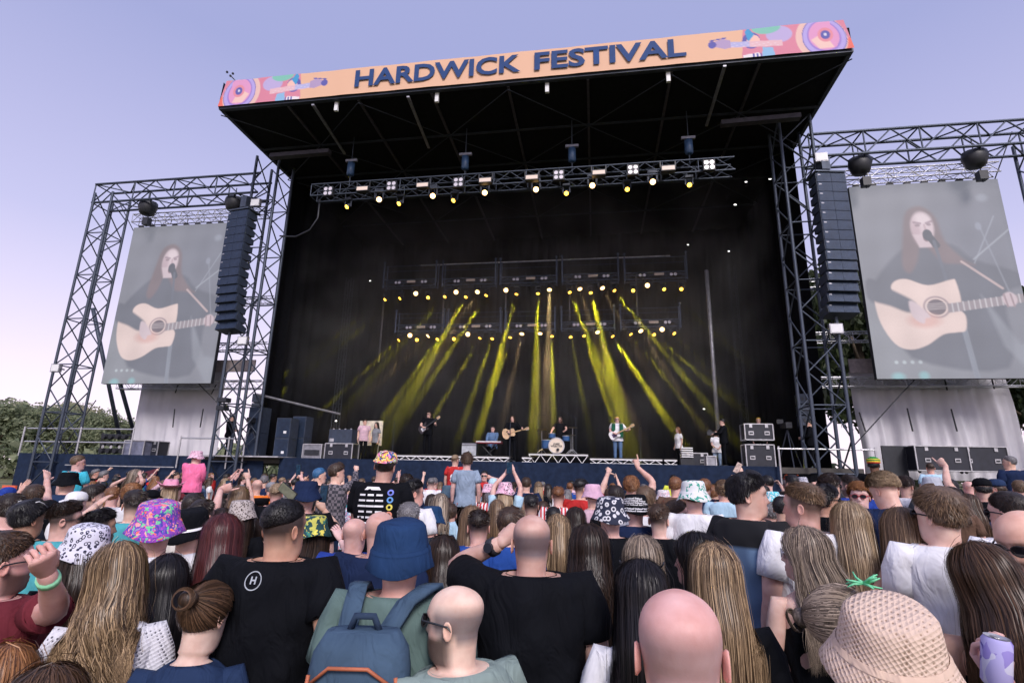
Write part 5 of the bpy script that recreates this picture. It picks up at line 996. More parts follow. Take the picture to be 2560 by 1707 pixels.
def hat_build(kind, mat, ps, par, q, tilt=0.0, band=None):
    n = 32 if q > 1 else 20; mb = MB(); z0 = 1.715; T = rot_x(tilt)
    def fix(P): P = np.asarray(P, float); return ps.head((P - np.array([0, 0, 1.72])) @ T.T + np.array([0, 0, 1.72]))
    def el(rx, ry, z, wob=0, ph=0): a = np.arange(n) * 2 * math.pi / n; return np.stack([rx * np.sin(a), -.004 + ry * np.cos(a), z + wob * np.sin(a * 3 + ph) + 0 * a], 1)
    if kind in ('bucket', 'droopy', 'knithat'):
        s = 1.08 if kind == 'knithat' else 1.0
        prof = [(.141, .159, -.052, .012), (.128, .145, -.030, .008), (.112, .128, .0, 0), (.104, .118, .01, 0), (.098, .112, .05, .002), (.091, .105, .085, .003), (.080, .094, .098, .003), (.045, .055, .103, 0), (.004, .006, .103, 0)]
        inner = [(.094, .110, .0, 0), (.100, .116, -.004, 0), (.124, .141, -.036, .008), (.140, .158, -.055, .012)]
        if kind == 'droopy': prof[0], prof[1], inner[2], inner[3] = (.129, .147, -.062, .009), (.119, .136, -.032, .005), (.114, .131, -.036, .005), (.128, .146, -.064, .009)
        rings = [fix(el(a * s, b * s, z0 + .0 + c, w_, ps.legs * 9)) for a, b, c, w_ in inner + prof]; mb.loft(rings); o = mb.build('hat', mat, par, True)
        b2 = MB(); b2.loft([fix(el(a * s, b * s, z0 + c)) for a, b, c in ((.1135, .1295, .0), (.1065, .1205, .012), (.1055, .1195, .013), (.112, .128, -.001))], cap=False); b2.build('hat_seam', band or mat, o, True); return o
    if kind == 'cowboy':
        a = np.arange(n) * 2 * math.pi / n; rings = []
        for r_, h_ in ((.10, -.004), (.15, .0), (.20, .02), (.205, .024), (.15, .006), (.104, .004)): up = (np.abs(np.sin(a)) ** 3) * (.06 if r_ > .16 else .015 if r_ > .12 else 0); rings.append(fix(np.stack([r_ * np.sin(a) * .92, r_ * 1.12 * np.cos(a), z0 + h_ + up], 1)))
        for r_, h_ in ((.100, .03), (.094, .07), (.080, .105), (.05, .108)): dent = -.03 * np.exp(-(np.sin(a) * r_ / .03) ** 2) * (h_ > .1); rings.append(fix(np.stack([r_ * np.sin(a), r_ * 1.15 * np.cos(a), z0 + h_ + dent], 1)))
        mb.loft(rings); o = mb.build('hat', mat, par, True); MB().loft([fix(el(.103, .117, z0 + .01)), fix(el(.101, .115, z0 + .03)), fix(el(.099, .113, z0 + .03)), fix(el(.1, .114, z0 + .01))], cap=False).build('hat_band', band or mat, o, True); return o
    if kind in ('cap', 'backcap', 'sailor'):
        rings = [fix(el(.088, .104, z0 + .01)), fix(el(.088, .106, z0 + .03)), fix(el(.082, .10, z0 + .062)), fix(el(.062, .078, z0 + .088)), fix(el(.03, .038, z0 + .10)), fix(el(.004, .005, z0 + .102))]
        if kind == 'sailor': rings = [fix(el(.090, .106, z0 + .0)), fix(el(.090, .106, z0 + .04)), fix(el(.118, .132, z0 + .075)), fix(el(.10, .115, z0 + .09)), fix(el(.004, .005, z0 + .095))]
        mb.loft(rings); o = mb.build('hat', mat, par, True); s = -1 if kind == 'backcap' else 1; v = []
        for dz in (0, .006):
            v += [(.075 * math.sin(t), s * (.095 + .07 * math.cos(t) * (1 if True else 0)) * 1.0, z0 + .008 + dz - .012 * math.cos(t)) for t in np.linspace(-1.5, 1.5, 9)] + [(.08 * math.sin(t), s * (.085 * math.cos(t) * .6 + .045), z0 + .02 + dz) for t in np.linspace(1.2, -1.2, 5)]
        k = 14; vb = MB().add(fix(np.array(v)), [tuple(range(k)), tuple(range(2 * k - 1, k - 1, -1))] + [(i, (i + 1) % k, k + (i + 1) % k, k + i) for i in range(k)]); vb.build('visor', band or mat, o); return o
    if kind == 'beanie':
        rings = [fix(el(.092, .108, z0 + .0)), fix(el(.094, .110, z0 + .03)), fix(el(.090, .106, z0 + .055)), fix(el(.07, .086, z0 + .085)), fix(el(.035, .045, z0 + .103)), fix(el(.004, .006, z0 + .106))]; mb.loft(rings); o = mb.build('hat', mat, par, True)
        if band:
            for i, (c, h_) in enumerate(zip(band, (.0, .018, .036, .052))): MB().loft([fix(el(.0955, .1115, z0 + h_)), fix(el(.0975, .1135, z0 + h_ + .008)), fix(el(.0955, .1115, z0 + h_ + .016))], cap=False).build('hat_stripe', c, o, True)
        return o
    if kind == 'scarf': rings = [fix(el(.12, .13, z0 - .14)), fix(el(.10, .118, z0 - .06)), fix(el(.094, .112, z0 + .02)), fix(el(.08, .095, z0 + .07)), fix(el(.04, .05, z0 + .10)), fix(el(.004, .005, z0 + .103))]; mb.loft(rings); return mb.build('head_scarf', mat, par, True)
def glasses_build(kind, ps, par, col='black', up=False):
    m = {'black': BLACKPL, 'white': WHITE, 'red': plain('red_frame', (.45, .03, .05), .4), 'orange': plain('orange_frame', (.8, .12, .03), .4), 'gold': BRS}[col]; LN = plain('dark_lens', (.02, .018, .022), .08)
    dz, dy, tl = (.068, -.012, -.55) if up else (0, 0, 0)
    def fx(v): v = np.asarray(v, float).copy(); c = np.array([0, .09, 1.692]); v = (v - c) @ rot_x(tl).T + c; v[:, 2] += dz; v[:, 1] += dy; return ps.head(v)
    mb = MB()
    for s in (-1, 1):
        mb.tube([(s * (.033 + .027 * math.cos(a)), .104 - .012 * abs(math.cos(a)) * (1 if math.cos(a) > 0 else 0), 1.690 + .020 * math.sin(a)) for a in np.linspace(0, 6.283, 13)], .0026, 5); mb.tube([(s * .060, .093, 1.696), (s * .083, .02, 1.695), (s * .084, -.02, 1.69), (s * .080, -.035, 1.675)], .0034, 5)
    mb.tube([(-.008, .108, 1.694), (.008, .108, 1.694)], .003, 5); mb.v = [fx(v) for v in mb.v]; o = mb.build('sunglasses', m, par)
    for s in (-1, 1): lb = MB().add(fx([(s * (.033 + .026 * math.cos(a)), .106 - .008 * max(0, math.cos(a)), 1.690 + .019 * math.sin(a)) for a in np.arange(12) * .5236]), [tuple(range(12))]); lb.build('lens', LN, o)
    return o

def person(lb, cat='person', pos=(0, 0, 0), yaw=0.0, s=1.0, legs=.88, fem=False, build=1.0, q=1, skin='p', hair='short', hc='brown', top='black', style='tee', bottom='denim', hat=None, hatm=None, hatb=None, hattilt=0.0, glasses=None, gup=False, hy=0, hp=0, hr=0, arms=None, beard=None, group=None, seat=False, mask=None, hs=1.0, cut='n', lean=0.0, shave=.5):
    t = thing('person', lb, cat, pos, yaw, group); t.scale = (s, s, s)
    if lean: t.rotation_euler = (lean, 0, yaw)
    ps = Pose(fem, hy, hp, hr, legs, build, hs); n = (12, 20, 28, 40)[q]; D = np.array([0, 0, ps.dz])
    W2L = (Matrix.LocRotScale(Vector(pos), Euler((lean, 0, yaw)), Vector((s, s, s)))).inverted()
    # ---- body
    mb = MB(); bare = style in ('tank', 'bare'); rings = [ps.blend(r_) for r_ in torso_rings(ps, 1.0 if not bare else .95, 1.552, (8, 12, 18, 26)[q], n)]
    hd = [ps.head(r_) for r_ in head_surface(n, (12, 20, 28, 40)[q])]
    if q > 1 and not fem:
        for r_ in rings: zz_ = r_[:, 2] - D[2]; r_[:, 1] -= np.where(r_[:, 1] < -.03, .0035 * np.sin((zz_ - 1.5) * 190) * np.clip((zz_ - 1.49) / .02, 0, 1) * build, 0)
    nb = len(rings) * n; mb.loft(rings + hd); nbody = mb.n
    if q > 0 or True:
        for sx in (-1, 1):
            e = []; cx_ = .0775
            for k_, (a_, b_, th) in enumerate(((.012, .022, 0), (.018, .030, .010), (.017, .0285, .0155), (.011, .020, .012), (.004, .009, .006))): e.append(ps.head(np.array([(sx * (cx_ - .004 + th * .72), -.012 + a_ * math.cos(u) - th * .6, 1.676 + b_ * math.sin(u)) for u in np.arange(10) * .6283])))
            mb.loft(e)
    near_ear = mb.n; hm_pts = []
    sh_w = (.165 if fem else .188) * (1 + (build - 1) * .35); ar = (.80 if fem else 1.0) * (1 + (build - 1) * .4); armdef = {}
    handz = []
    for side, sx in (('L', -1), ('R', 1)):
        S0 = np.array([sx * sh_w, -.018, 1.437]) + D; spec = (arms or {}).get(side, 'down'); l1, l2 = .29, .265; mode = 'relax'; hd_dir = None
        if isinstance(spec, dict):
            tgt = np.array(W2L @ Vector(spec['at'])) if 'at' in spec else np.array(spec['loc']) + D; mode = spec.get('hand', 'open'); pole = spec.get('pole', (sx * .6, -.2, -1)); e_, w_ = ik(S0, tgt, l1, l2, pole)
            if 'dir' in spec: hd_dir = np.array(spec['dir'], float)
        elif spec == 'down': tgt = np.array([sx * (sh_w + .06 + .03 * (build - 1)), .05, .90]) + D; e_, w_ = ik(S0, tgt, l1, l2, (sx * .5, -1, 0))
        elif spec == 'bent': tgt = np.array([sx * .12, .28, 1.12]) + D; e_, w_ = ik(S0, tgt, l1, l2, (sx * .6, -.4, -1)); mode = 'grip'
        elif spec == 'front': tgt = np.array([sx * .05, .22, 1.02]) + D; e_, w_ = ik(S0, tgt, l1, l2, (sx * .8, -.3, -.8))
        elif spec == 'face': tgt = np.array([sx * .09, .12, 1.58]) + D; e_, w_ = ik(S0, tgt, l1, l2, (sx * .9, .3, -.8)); mode = 'grip'
        armdef[side] = (S0, e_, w_, spec); pts, rs = limb(S0, e_, w_, .056 * ar, .041 * ar, .027 * ar, k=5); inn = np.array([sx * (sh_w - .05), -.02, 1.43]) + D
        mb.tube([inn] + pts, [.05 * ar] + rs, 10 if q > 0 else 7)
        dr = hd_dir if hd_dir is not None else _n(w_ - e_); nr = np.cross(dr, np.array([0, 0, 1.])) if spec == 'down' else np.array([0, 1., 0]) * .6 + np.array([-sx * .5, 0, 0])
        if spec == 'down': nr = np.array([-sx, 0, 0])
        if isinstance(spec, dict) and 'nrm' in spec: nr = np.array(spec['nrm'], float)
        if abs(np.dot(_n(nr), dr)) > .95: nr = np.array([-sx, .2, 0])
        if q > 0 or spec != 'down': add_hand(mb, w_, dr, nr, mode, .92 if fem else 1.02, -sx if True else sx)
    # legs (skin only hidden inside the trousers)
    lg = MB(); a1 = .10
    for sx in (-1, 1):
        if seat: hp_, kn, an = np.array([sx * .09, 0, .88]), np.array([sx * .13, .34, .84]), np.array([sx * .11, .36, .46])
        else: hp_, kn, an = np.array([sx * .09, 0, .90]), np.array([sx * .10, .02, .48]), np.array([sx * .105, -.01, .07])
        if not seat: f_ = legs / .88; hp_, kn, an = hp_ + D, np.array([kn[0], kn[1], kn[2] * f_]), an
        else: hp_, kn, an = hp_ + D, kn + D, an + D
        pts, rs = limb(hp_, kn, an, .088 * (1 + (build - 1) * .5), .058, .045, k=4); lg.tube(pts, rs, 10 if q > 1 else 7)
        ft = an + np.array([0, 0, -.035]); lg.add((np.array([[x, y, z] for x in (-1, 1) for y in (-1, 1) for z in (-1, 1)]) * np.array([.042, .125, .035]) + ft + np.array([0, .06, 0])), [(0, 1, 3, 2), (4, 6, 7, 5), (0, 4, 5, 1), (2, 3, 7, 6), (0, 2, 6, 4), (1, 5, 7, 3)], 1)
    lg.loft([r_ + D for r_ in torso_rings(ps, .82, 1.02, 4, 16, .008)]); lg.build('trousers', [top_mat(bottom), WHITE if hash(lb) % 2 else BLACKPL], t, True)
    # ---- skin colour with lips, brows, stubble
    V = np.concatenate(mb.v); sv = sum(map(ord, lb)); base = np.clip(np.array(SKINC[skin]) * (.88 + .025 * (sv % 9)) * np.array([1, .96 + .01 * (sv // 3 % 9), .94 + .014 * (sv // 5 % 9)]), 0, .88); Cc = np.ones((len(V), 3)) * base
    inv = (V - NECK - D + np.array([0, 0, ps.nd])) @ ps.H / hs + NECK; X, Y, Z = inv.T; fr_ = Y > .05; hmask = np.arange(len(V)) < nbody; hmask &= Z > 1.5
    def tint(mk, c, a): Cc[:] = Cc * (1 - (mk * a)[:, None]) + np.array(c) * (mk * a)[:, None]
    g = lambda u, s_: np.exp(-(u / s_) ** 2)
    tint(hmask * fr_ * g(Z - 1.616, .007) * g(X, .022), (.42, .10, .10), .75); tint(hmask * fr_ * g(Z - 1.716, .005) * g(np.abs(X) - .032, .018), np.array(HAIRC[hc][0]), .8); tint(hmask * fr_ * g(Z - 1.694, .0055) * g(np.abs(X) - .032, .013), (.05, .035, .03), .85)
    tint(hmask * g(Z - 1.66, .03) * g(np.abs(X) - .045, .03) * (Y > .03), base * np.array([1.0, .72, .68]), .4); tint((np.arange(len(V)) >= nbody) & (np.arange(len(V)) < near_ear), base * np.array([1.02, .80, .74]), .5)
    if beard: bm_ = hmask * np.clip((1.655 - Z + (Y < .03) * (.03 - Y) * .6) / .018, 0, 1) * np.clip((Z - 1.555) / .012, 0, 1) * np.clip((Y + .03) / .03, 0, 1) * (1 - g(Z - 1.616, .007) * g(X, .022)) ; bm_ = bm_ + hmask * g(Z - 1.632, .008) * g(X, .03) * (Y > .05); tint(np.clip(bm_, 0, 1), HAIRC[beard][0], .85); 
    if hair in ('bald', 'fade', 'buzz', 'quiff', 'spiky', 'crew'):
        bk = np.clip((.06 - Y) / .03, 0, 1); lo, hi = 1.64, (1.752 if hair == 'bald' else 1.80); m_ = hmask * bk * np.clip((Z - lo + .02 * (Y < -.04)) / .03, 0, 1) * np.clip((hi - Z) / .04, 0, 1); tint(m_, np.array(HAIRC[hc][0]) * .5 + np.array((.16, .17, .22)) * .5, shave) if hair == 'bald' else tint(hmask * bk * np.clip((Z - 1.625 + .02 * (Y < -.04)) / .075, 0, 1), np.array(HAIRC[hc][0]) * .8 + np.array((.12, .11, .12)) * .2, .93)
    body = mb.build('body', SKIN, t, True, cols=Cc)
    # ---- shirt
    if style != 'bare':
        sm = top_mat(top); sb = MB(); zt_ = {'tee': 1.516, 'polo': 1.528, 'long': 1.518, 'tank': 1.475, 'jersey': 1.514, 'hoodie': 1.53}[style]; off = {'tank': .007}.get(style, .016); lo = {'tank': .006, 'tee': .020, 'polo': .018, 'long': .025, 'jersey': .022, 'hoodie': .035}[style] + (.0 if not fem else -.006)
        nr_ = (8, 14, 24, 36)[q]; m_ = (14, 24, 40, 56)[q]; rings = torso_rings(ps, .84, zt_, nr_, m_, off, lo)
        rg = np.random.default_rng(abs(hash(lb)) % 9999 if False else int(sum(map(ord, lb)))); ph = rg.uniform(0, 6.28, 8)
        for r_ in rings:
            z = r_[:, 2]; a = np.arctan2(r_[:, 0], r_[:, 1]); amp = (.008 if q < 3 else .012) * np.interp(z, [.84, 1.2, 1.42, 1.5], [1.2, 1, .8, .0]); ns = np.sin(a * 5 + z * 9 + ph[0]) * .5 + np.sin(a * 9 - z * 16 + ph[1]) * .3 + np.sin(z * 34 + a * 3 + ph[2]) * .4 + np.sin(z * 22 - a * 6 + ph[3]) * .4; d = r_[:, :2] / (np.linalg.norm(r_[:, :2], axis=1, keepdims=True) + 1e-6); r_[:, :2] += d * (amp * ns)[:, None]
        if style == 'tank':
            for r_ in rings:
                z = r_[0, 2]
                if z > 1.33: f_ = np.interp(z, [1.33, 1.40, 1.455], [1, .78, .66]); r_[:, 0] *= f_
        R = [ps.blend(r_) for r_ in rings]
        if style == 'tank': sb.loft(R, cap=False); 
        else:
            last = rings[-1].copy(); c_ = last.mean(0); ir = (last - c_) * .93 + c_; ir[:, 2] -= .012; sb.loft(R + [ps.blend(ir)], cap=False)
            if style in ('polo', 'hoodie'):
                b0 = (last - c_) * 1.03 + c_; b1 = (last - c_) * (.98 if style == 'polo' else 1.1) + c_; b1[:, 2] += .022; b2 = (last - c_) * (1.14 if style == 'polo' else 1.35) + c_; b2[:, 2] -= .008; cb = MB().loft([ps.blend(b0), ps.blend(b1), ps.blend(b2)], cap=False); 
        h0 = rings[0].copy(); h0[:, :2] *= .94; h0[:, 2] += .02; 
        if style != 'tank':
            for side, sx in (('L', -1), ('R', 1)):
                S0, e_, w_, _ = armdef[side]; full = style in ('long', 'hoodie'); pts, rs = limb(S0, e_, w_, .056 * ar, .041 * ar, .027 * ar, k=5); inn = np.array([sx * (sh_w - .07), -.02, 1.418]) + D
                if full: P_, Rr = pts[:-1], [x + .014 for x in rs[:-1]]
                else: cutn = 4; P_, Rr = pts[:cutn], [x + .017 + .010 * i / cutn for i, x in enumerate(rs[:cutn])]
                dd = _n(P_[-1] - P_[-2]); P_ = [inn] + list(P_) + [P_[-1] + dd * .004, P_[-1] - dd * .02]; Rr = [.07 * ar] + Rr + [Rr[-1] * .95, Rr[-1] * .86]; a0 = sb.n; sb.tube(P_, Rr, (8, 12, 16, 22)[q], cap=False)
                vv = sb.v[-1]; vv += (np.sin(vv[:, 2:3] * 60 + vv[:, 0:1] * 40 + ph[4]) * .003 + np.sin(vv[:, 1:2] * 55 + ph[5]) * .003) * np.array([1, .6, .3])
        so_ = sb.build('shirt', sm, t, True)
        if style in ('polo', 'hoodie'): cb.build('collar', sm, so_, True)
    else: so_ = None
    hb_ = None
    if hair != 'bald': hb_ = hair_build(hair, hc, ps, t, q, cut)
    if hat:
        hat_build(hat, hatm, ps, t, q, hattilt, hatb)
        if hb_ is not None and hair in ('short', 'curly', 'mop', 'fade', 'quiff', 'spiky', 'long', 'wavy', 'mid', 'bob', 'half', 'xlong', 'curlylong', 'pony'):   # hair pressed in under the hat
            for o in [hb_] + list(hb_.children):
                me = o.data; V = np.empty(len(me.vertices) * 3); me.vertices.foreach_get('co', V); V = V.reshape(-1, 3); I = (V - NECK - D + np.array([0, 0, ps.nd])) @ ps.H / hs + NECK; r2 = np.hypot(I[:, 0] / .088, (I[:, 1] + .004) / .102); zc = np.clip((I[:, 2] - 1.70) / .08, 0, 1); f_ = np.where(I[:, 2] > 1.69, 1 / np.maximum(r2 / np.sqrt(np.clip(1 - zc * .5, .2, 1)), 1), 1); I[:, 0] *= f_; I[:, 1] = (I[:, 1] + .004) * f_ - .004; I[:, 2] = np.minimum(I[:, 2], 1.795); V = ps.head(I); me.vertices.foreach_set('co', V.ravel()); me.update()
    if glasses: glasses_build('sun', ps, t, glasses, gup)
    return t, ps, so_, armdef
# ================================================================== the crowd
OFF = {'A': 0, 'B': 850, 'C': 1700}
def scp(sec, x, y): return OFF[sec] + x / 2.584, 1100 + y / 2.584
H_TIE = pattern('tie_dye', 'blobs', [(.25, .06, .45), (.30, .05, .50), (.06, .05, .35), (.85, .16, .10), (.20, .05, .40), (.15, .60, .30), (.40, .08, .50), (.9, .35, .35), (.10, .08, .45)], 48)
H_LEO = pattern('white_leopard', 'leopard', [(.66, .66, .76), (.02, .02, .05), (.66, .66, .76)], 46); H_LEO2 = pattern('brown_leopard', 'leopard', [(.40, .32, .28), (.03, .02, .02), (.45, .40, .38)], 60)
H_DUCK = pattern('duck', 'blobs', [(.01, .05, .06), (.01, .05, .07), (.80, .68, .12), (.01, .06, .06), (.03, .20, .16), (.01, .05, .06), (.5, .5, .1)], 30)
H_CART = pattern('cartoon', 'blobs', [(.85, .10, .25), (.85, .65, .10), (.02, .02, .03), (.80, .25, .50), (.85, .80, .70), (.10, .15, .50), (.85, .35, .08), (.03, .03, .04), (.5, .75, .3)], 42)
H_LEAF = pattern('green_leaf', 'blobs', [(.68, .70, .70), (.68, .70, .70), (.05, .32, .24), (.66, .70, .70), (.70, .70, .72), (.66, .68, .7)], 34); H_HIB = pattern('blue_hibiscus', 'blobs', [(.10, .55, .62), (.72, .78, .80), (.05, .35, .50), (.65, .75, .78), (.12, .6, .65)], 34)
H_PFL = pattern('pink_floral', 'blobs', [(.72, .42, .55), (.03, .02, .03), (.75, .48, .60), (.70, .35, .48), (.8, .62, .70)], 46); H_PFL2 = pattern('white_floral', 'blobs', [(.75, .72, .74), (.70, .45, .52), (.76, .74, .75), (.25, .25, .3), (.75, .72, .74)], 50)
H_DON = pattern('ring_print', 'leopard', [(.015, .02, .04), (.62, .62, .66), (.015, .02, .045)], 24); H_CHK = pattern('small_check', 'check', [(.70, .70, .75), (.03, .04, .10)], 90); H_KNIT = pattern('beige_knit', 'knit', [(.36, .24, .17), (.66, .50, .40)], 105)
KNITP = fabric('beige_knit_edge', (.64, .48, .38))
CROWD = []
CROWDGRP = 'people in the audience'
def P(sec, x, y, w, lb, yaw=0, fem=False, child=False, arm=None, arms=None, zadd=0.0, zc=None, **k):
    px, py = scp(sec, x, y); s = .72 if child else (.93 if fem else 1.0); hs = 1.18 if child else 1.0
    st_ = math.sqrt(1 + ((px - CX) / F_PX) ** 2); hat_up = .0
    zc = zc or F_PX * (.188 if not child else .165) * (1.0 if not fem else .98) * st_ * 2.584 / w
    T = at(px, py, zc=zc); q = 3 if w >= 190 else 2 if w >= 115 else 1 if w >= 62 else 0
    hairt = .0 if k.get('hair') in ('bald', 'buzz') else .018
    if k.get('hat') in ('bucket', 'droopy', 'knithat', 'beanie', 'cap', 'cowboy', 'sailor', 'backcap'): hairt = .025
    seat = k.get('seat', False); ztop = T.z + zadd; legs = (ztop / s - hairt - .918 - (hs - 1) * .27) + (.022 if fem else .056 + max(0, k.get('build', 1) - 1) * .08)
    if not seat: legs = max(.55, min(1.15, legs)) if T.z < 2.35 else legs
    arms = dict(arms or {})
    for a_ in ([] if arm is None else ([arm] if isinstance(arm[0], str) else list(arm))):
        sd_, ax, ay, dz = a_[:4]; md = a_[4] if len(a_) > 4 else 'open'; ex = a_[5] if len(a_) > 5 else {}
        apx, apy = scp(sec, ax, ay); arms[sd_] = dict(at=at(apx, apy, zc=zc + dz), hand=md, **ex)
    back = .0
    if 24 < abs(yaw) < 100 and 'hy' not in k: k['hy'] = math.radians(yaw * .62); yaw = yaw * .55
    t, ps, so_, ad = person(lb, pos=(T.x, T.y + back, 0), yaw=math.radians(yaw) + math.atan2(-T.x, T.y), s=s, legs=legs, fem=fem, q=q, hs=hs, arms=arms, group=CROWDGRP, **k)
    CROWD.append((t, T.x, T.y, zc)); return t, ps, so_, ad, zc
def onback(t, so_, me, name, mat, x0, z0, sc, rot=0.0, parent=None, side=-1, lift=.004, px=0.0):
    """lay flat lettering or a print on the back of a shirt"""
    bv = BVHTree.FromPolygons([v.co for v in so_.data.vertices], [p.vertices[:] for p in so_.data.polygons]); ca, sa = math.cos(rot), math.sin(rot); me = me.copy()
    for v in me.vertices:
        x, y = v.co[0] * sc, v.co[1] * sc; x, y = x * ca - y * sa, x * sa + y * ca; o = Vector((x0 + x, side * 1.0, z0 + y)); h = bv.ray_cast(o, Vector((0, -side, 0)))
        v.co = (o.x, (h[0].y if h[0] else side * .13) + side * lift, o.z)
    return link(name, me, so_, mat)
R = math.radians
# ---- nearest rows, left
a = P('A', 60, 585, 250, 'bearded man at the far left raising his bare arm with a lime wristband', -62, hair='short', hc='brown', beard='dbrown', top='maroon', glasses='black', zc=2.25, skin='r', arm=('R', 300, 850, -.38, 'fist', dict(pole=(.2, .9, -1.2), nrm=(-.6, .6, 0))), arms={'L': 'bent'}, build=1.1)
P('A', 450, 640, 175, 'dark-haired woman seen from the front with red sunglasses on her head', 150, True, hair='mid', hc='dbrown', top='black', glasses='red', gup=True, skin='w', hp=-.1)
P('A', 825, 665, 335, 'woman with long wavy blonde-brown hair and white open-knit jumper', -14, True, hair='wavy', hc='mixed', top='knit', style='long', zc=2.08, skin='p', hr=-.12, hp=-.1, build=1.05)
P('A', 1095, 750, 265, 'woman with long straight black hair and black top, behind the bun', 4, True, hair='long', hc='black', top='black', zc=2.5)
P('A', 1325, 915, 345, 'woman with brown hair pinned up in a messy bun and navy top', -30, True, hair='bun', hc='brown', top='navy2', style='tee', zc=2.02, skin='w', hp=-.18)
big1 = P('A', 1850, 372, 282, 'big man with black crew cut and black T-shirt holding a can', -38, hair='crew', hc='black', top='black', zc=2.32, build=1.25, skin='t', arm=('R', 2075, 1190, -.02, 'grip', dict(pole=(.5, -.9, -.8), dir=(-.1, .25, 1), nrm=(-.8, .3, 0))))
P('A', 330, 1470, 330, 'brown-haired head at the bottom edge in front of the white jumper', -6, True, hair='mid', hc='brown', top='black', zc=1.35)
P('A', 30, 1500, 170, 'curly auburn head at the bottom left corner', -10, True, hair='curlylong', hc='ginger', top='black', zc=1.75)
P('A', 1040, 385, 262, 'man in purple tie-dye bucket hat and plain white T-shirt', -8, hair='short', hc='brown', hat='bucket', hatm=H_TIE, hattilt=.15, top='white', zc=2.8)
P('A', 1245, 440, 215, 'man in black and white bucket hat right of the tie-dye hat', -25, hair='short', hc='dbrown', hat='bucket', hatm=fabric('black', FAB['black']), hatb=WHITE, top='offwhite', zc=3.35, hattilt=.2)
P('A', 585, 540, 245, 'woman in white leopard-print bucket hat', 10, True, hair='mid', hc='dbrown', hat='bucket', hatm=H_LEO, hattilt=.12, top='black', zc=2.7)
P('A', 1450, 482, 245, 'woman with long dark red hair and black top', 6, True, hair='long', hc='auburn', top='black', zc=2.75)
P('A', 205, 393, 225, 'young man with black hair and white sunglasses pushed up on it', -45, hair='mop', hc='black', glasses='white', gup=True, top='black', skin='t')
P('A', 440, 398, 215, 'dark-haired young man in black glasses and teal T-shirt, in profile', -72, hair='quiff', hc='dbrown', glasses='black', top='teal')
P('A', 660, 447, 205, 'dark-haired man with short beard looking right, behind the leopard hat', -66, hair='quiff', hc='black', beard='black', top='cream', skin='t')
P('A', 90, 340, 215, 'man with thick dark brown hair near the left edge', -12, hair='short', hc='dbrown', top='charcoal')
P('A', 885, 322, 172, 'man with dark hair and fade in turquoise T-shirt, left of the tie-dye hat', -4, hair='fade', hc='dbrown', top='teal', arm=('L', 620, 425, -.2, 'open', dict(pole=(0, -.3, -1))))
P('A', 450, 203, 128, 'man in black bucket hat and navy T-shirt below the boy in turquoise', -30, hair='short', hc='dbrown', hat='bucket', hatm=fabric('black', FAB['black']), top='navy2')
P('A', 512, 97, 96, 'boy in turquoise polo shirt sitting above the crowd at the left', -68, child=True, hair='short', hc='lbrown', top='turq', style='polo', seat=True, arms={'R': 'bent'})
P('A', 615, 290, 140, 'dark-haired youth in profile behind the white-banded cap', -62, hair='mop', hc='dbrown', top='black')
P('A', 505, 325, 150, 'dark-haired youth with white cap band left of centre of the left crowd', -40, hair='mop', hc='black', hat='backcap', hatm=WHITE, hatb=fabric('white', FAB['white']), top='white')
P('A', 738, 300, 112, 'man with short ginger hair in the left crowd', -18, hair='short', hc='ginger', top='cream')
P('A', 860, 282, 125, 'person with curly ginger-blond hair behind the turquoise T-shirt man', -10, hair='curly', hc='ginger', top='white')
P('A', 985, 315, 120, 'person in dark flat cap left of the pink cowboy hat', -30, hair='short', hc='black', hat='cap', hatm=fabric('black', FAB['black']), top='grey')
P('A', 1110, 250, 105, 'woman in pink cowboy hat and pink top', 0, True, hair='mid', hc='blond', hat='cowboy', hatm=fabric('pinkfelt', (.82, .35, .50)), hatb=fabric('lpink', FAB['lpink']), top='lpink')
P('A', 1272, 68, 72, 'child in floral bucket hat and bright pink jacket high above the crowd', -62, child=True, hair='short', hc='brown', hat='bucket', hatm=H_PFL, top='pink', style='long', seat=True, arms={'R': 'front', 'L': 'front'}, build=1.3)
P('A', 878, 190, 82, 'girl with fair hair shading her eyes, above the left crowd', -88, child=True, hair='mid', hc='ash', top='black', seat=True, arm=(('L', 800, 250, -.1, 'open'), ('R', 905, 225, -.1, 'open')))
P('A', 60, 298, 128, 'person in blue cap at the far left', -10, hair='short', hc='dbrown', hat='backcap', hatm=fabric('royal', FAB['royal']), top='navy', arm=('L', 130, 330, .2, 'open'))
P('A', 232, 283, 160, 'brown-haired man behind the blue cap whose tattooed arm points to the stage', -14, hair='short', hc='brown', top='black', arm=('R', 300, 215, .5, 'open', dict(pole=(0, -.6, -1))))
P('A', 300, 338, 128, 'person in dark navy cap in the left crowd', -12, hair='short', hc='black', hat='backcap', hatm=fabric('navy', FAB['navy']), top='navy')
P('A', 1262, 338, 160, 'dark-haired man behind the tie-dye hat pointing far right with a bare arm', -22, hair='short', hc='dbrown', top='lblue', arm=('R', 1440, 250, .7, 'point', dict(pole=(0, -.6, -1), dir=(.9, .35, .28))))
P('A', 1315, 384, 180, 'dark-haired man with fade in off-white top, right of the white and black hat', -30, hair='fade', hc='dbrown', top='offwhite')
P('A', 1425, 368, 112, 'dark-haired man behind the long dark red hair', -8, hair='short', hc='dbrown', top='charcoal')
P('A', 1440, 440, 165, 'dark-haired woman with sunglasses on her head behind the dark red hair', -10, True, hair='mid', hc='dbrown', glasses='black', gup=True, top='lpink')
P('A', 1572, 383, 160, 'person in brown leopard-print bucket hat', -16, True, hair='mid', hc='dbrown', hat='bucket', hatm=H_LEO2, top='black')
P('A', 1685, 365, 105, 'smiling woman in black peaked cap turned to the left', 105, True, hair='short', hc='blond', hat='sailor', hatm=fabric('black', FAB['black']), top='black', skin='r')
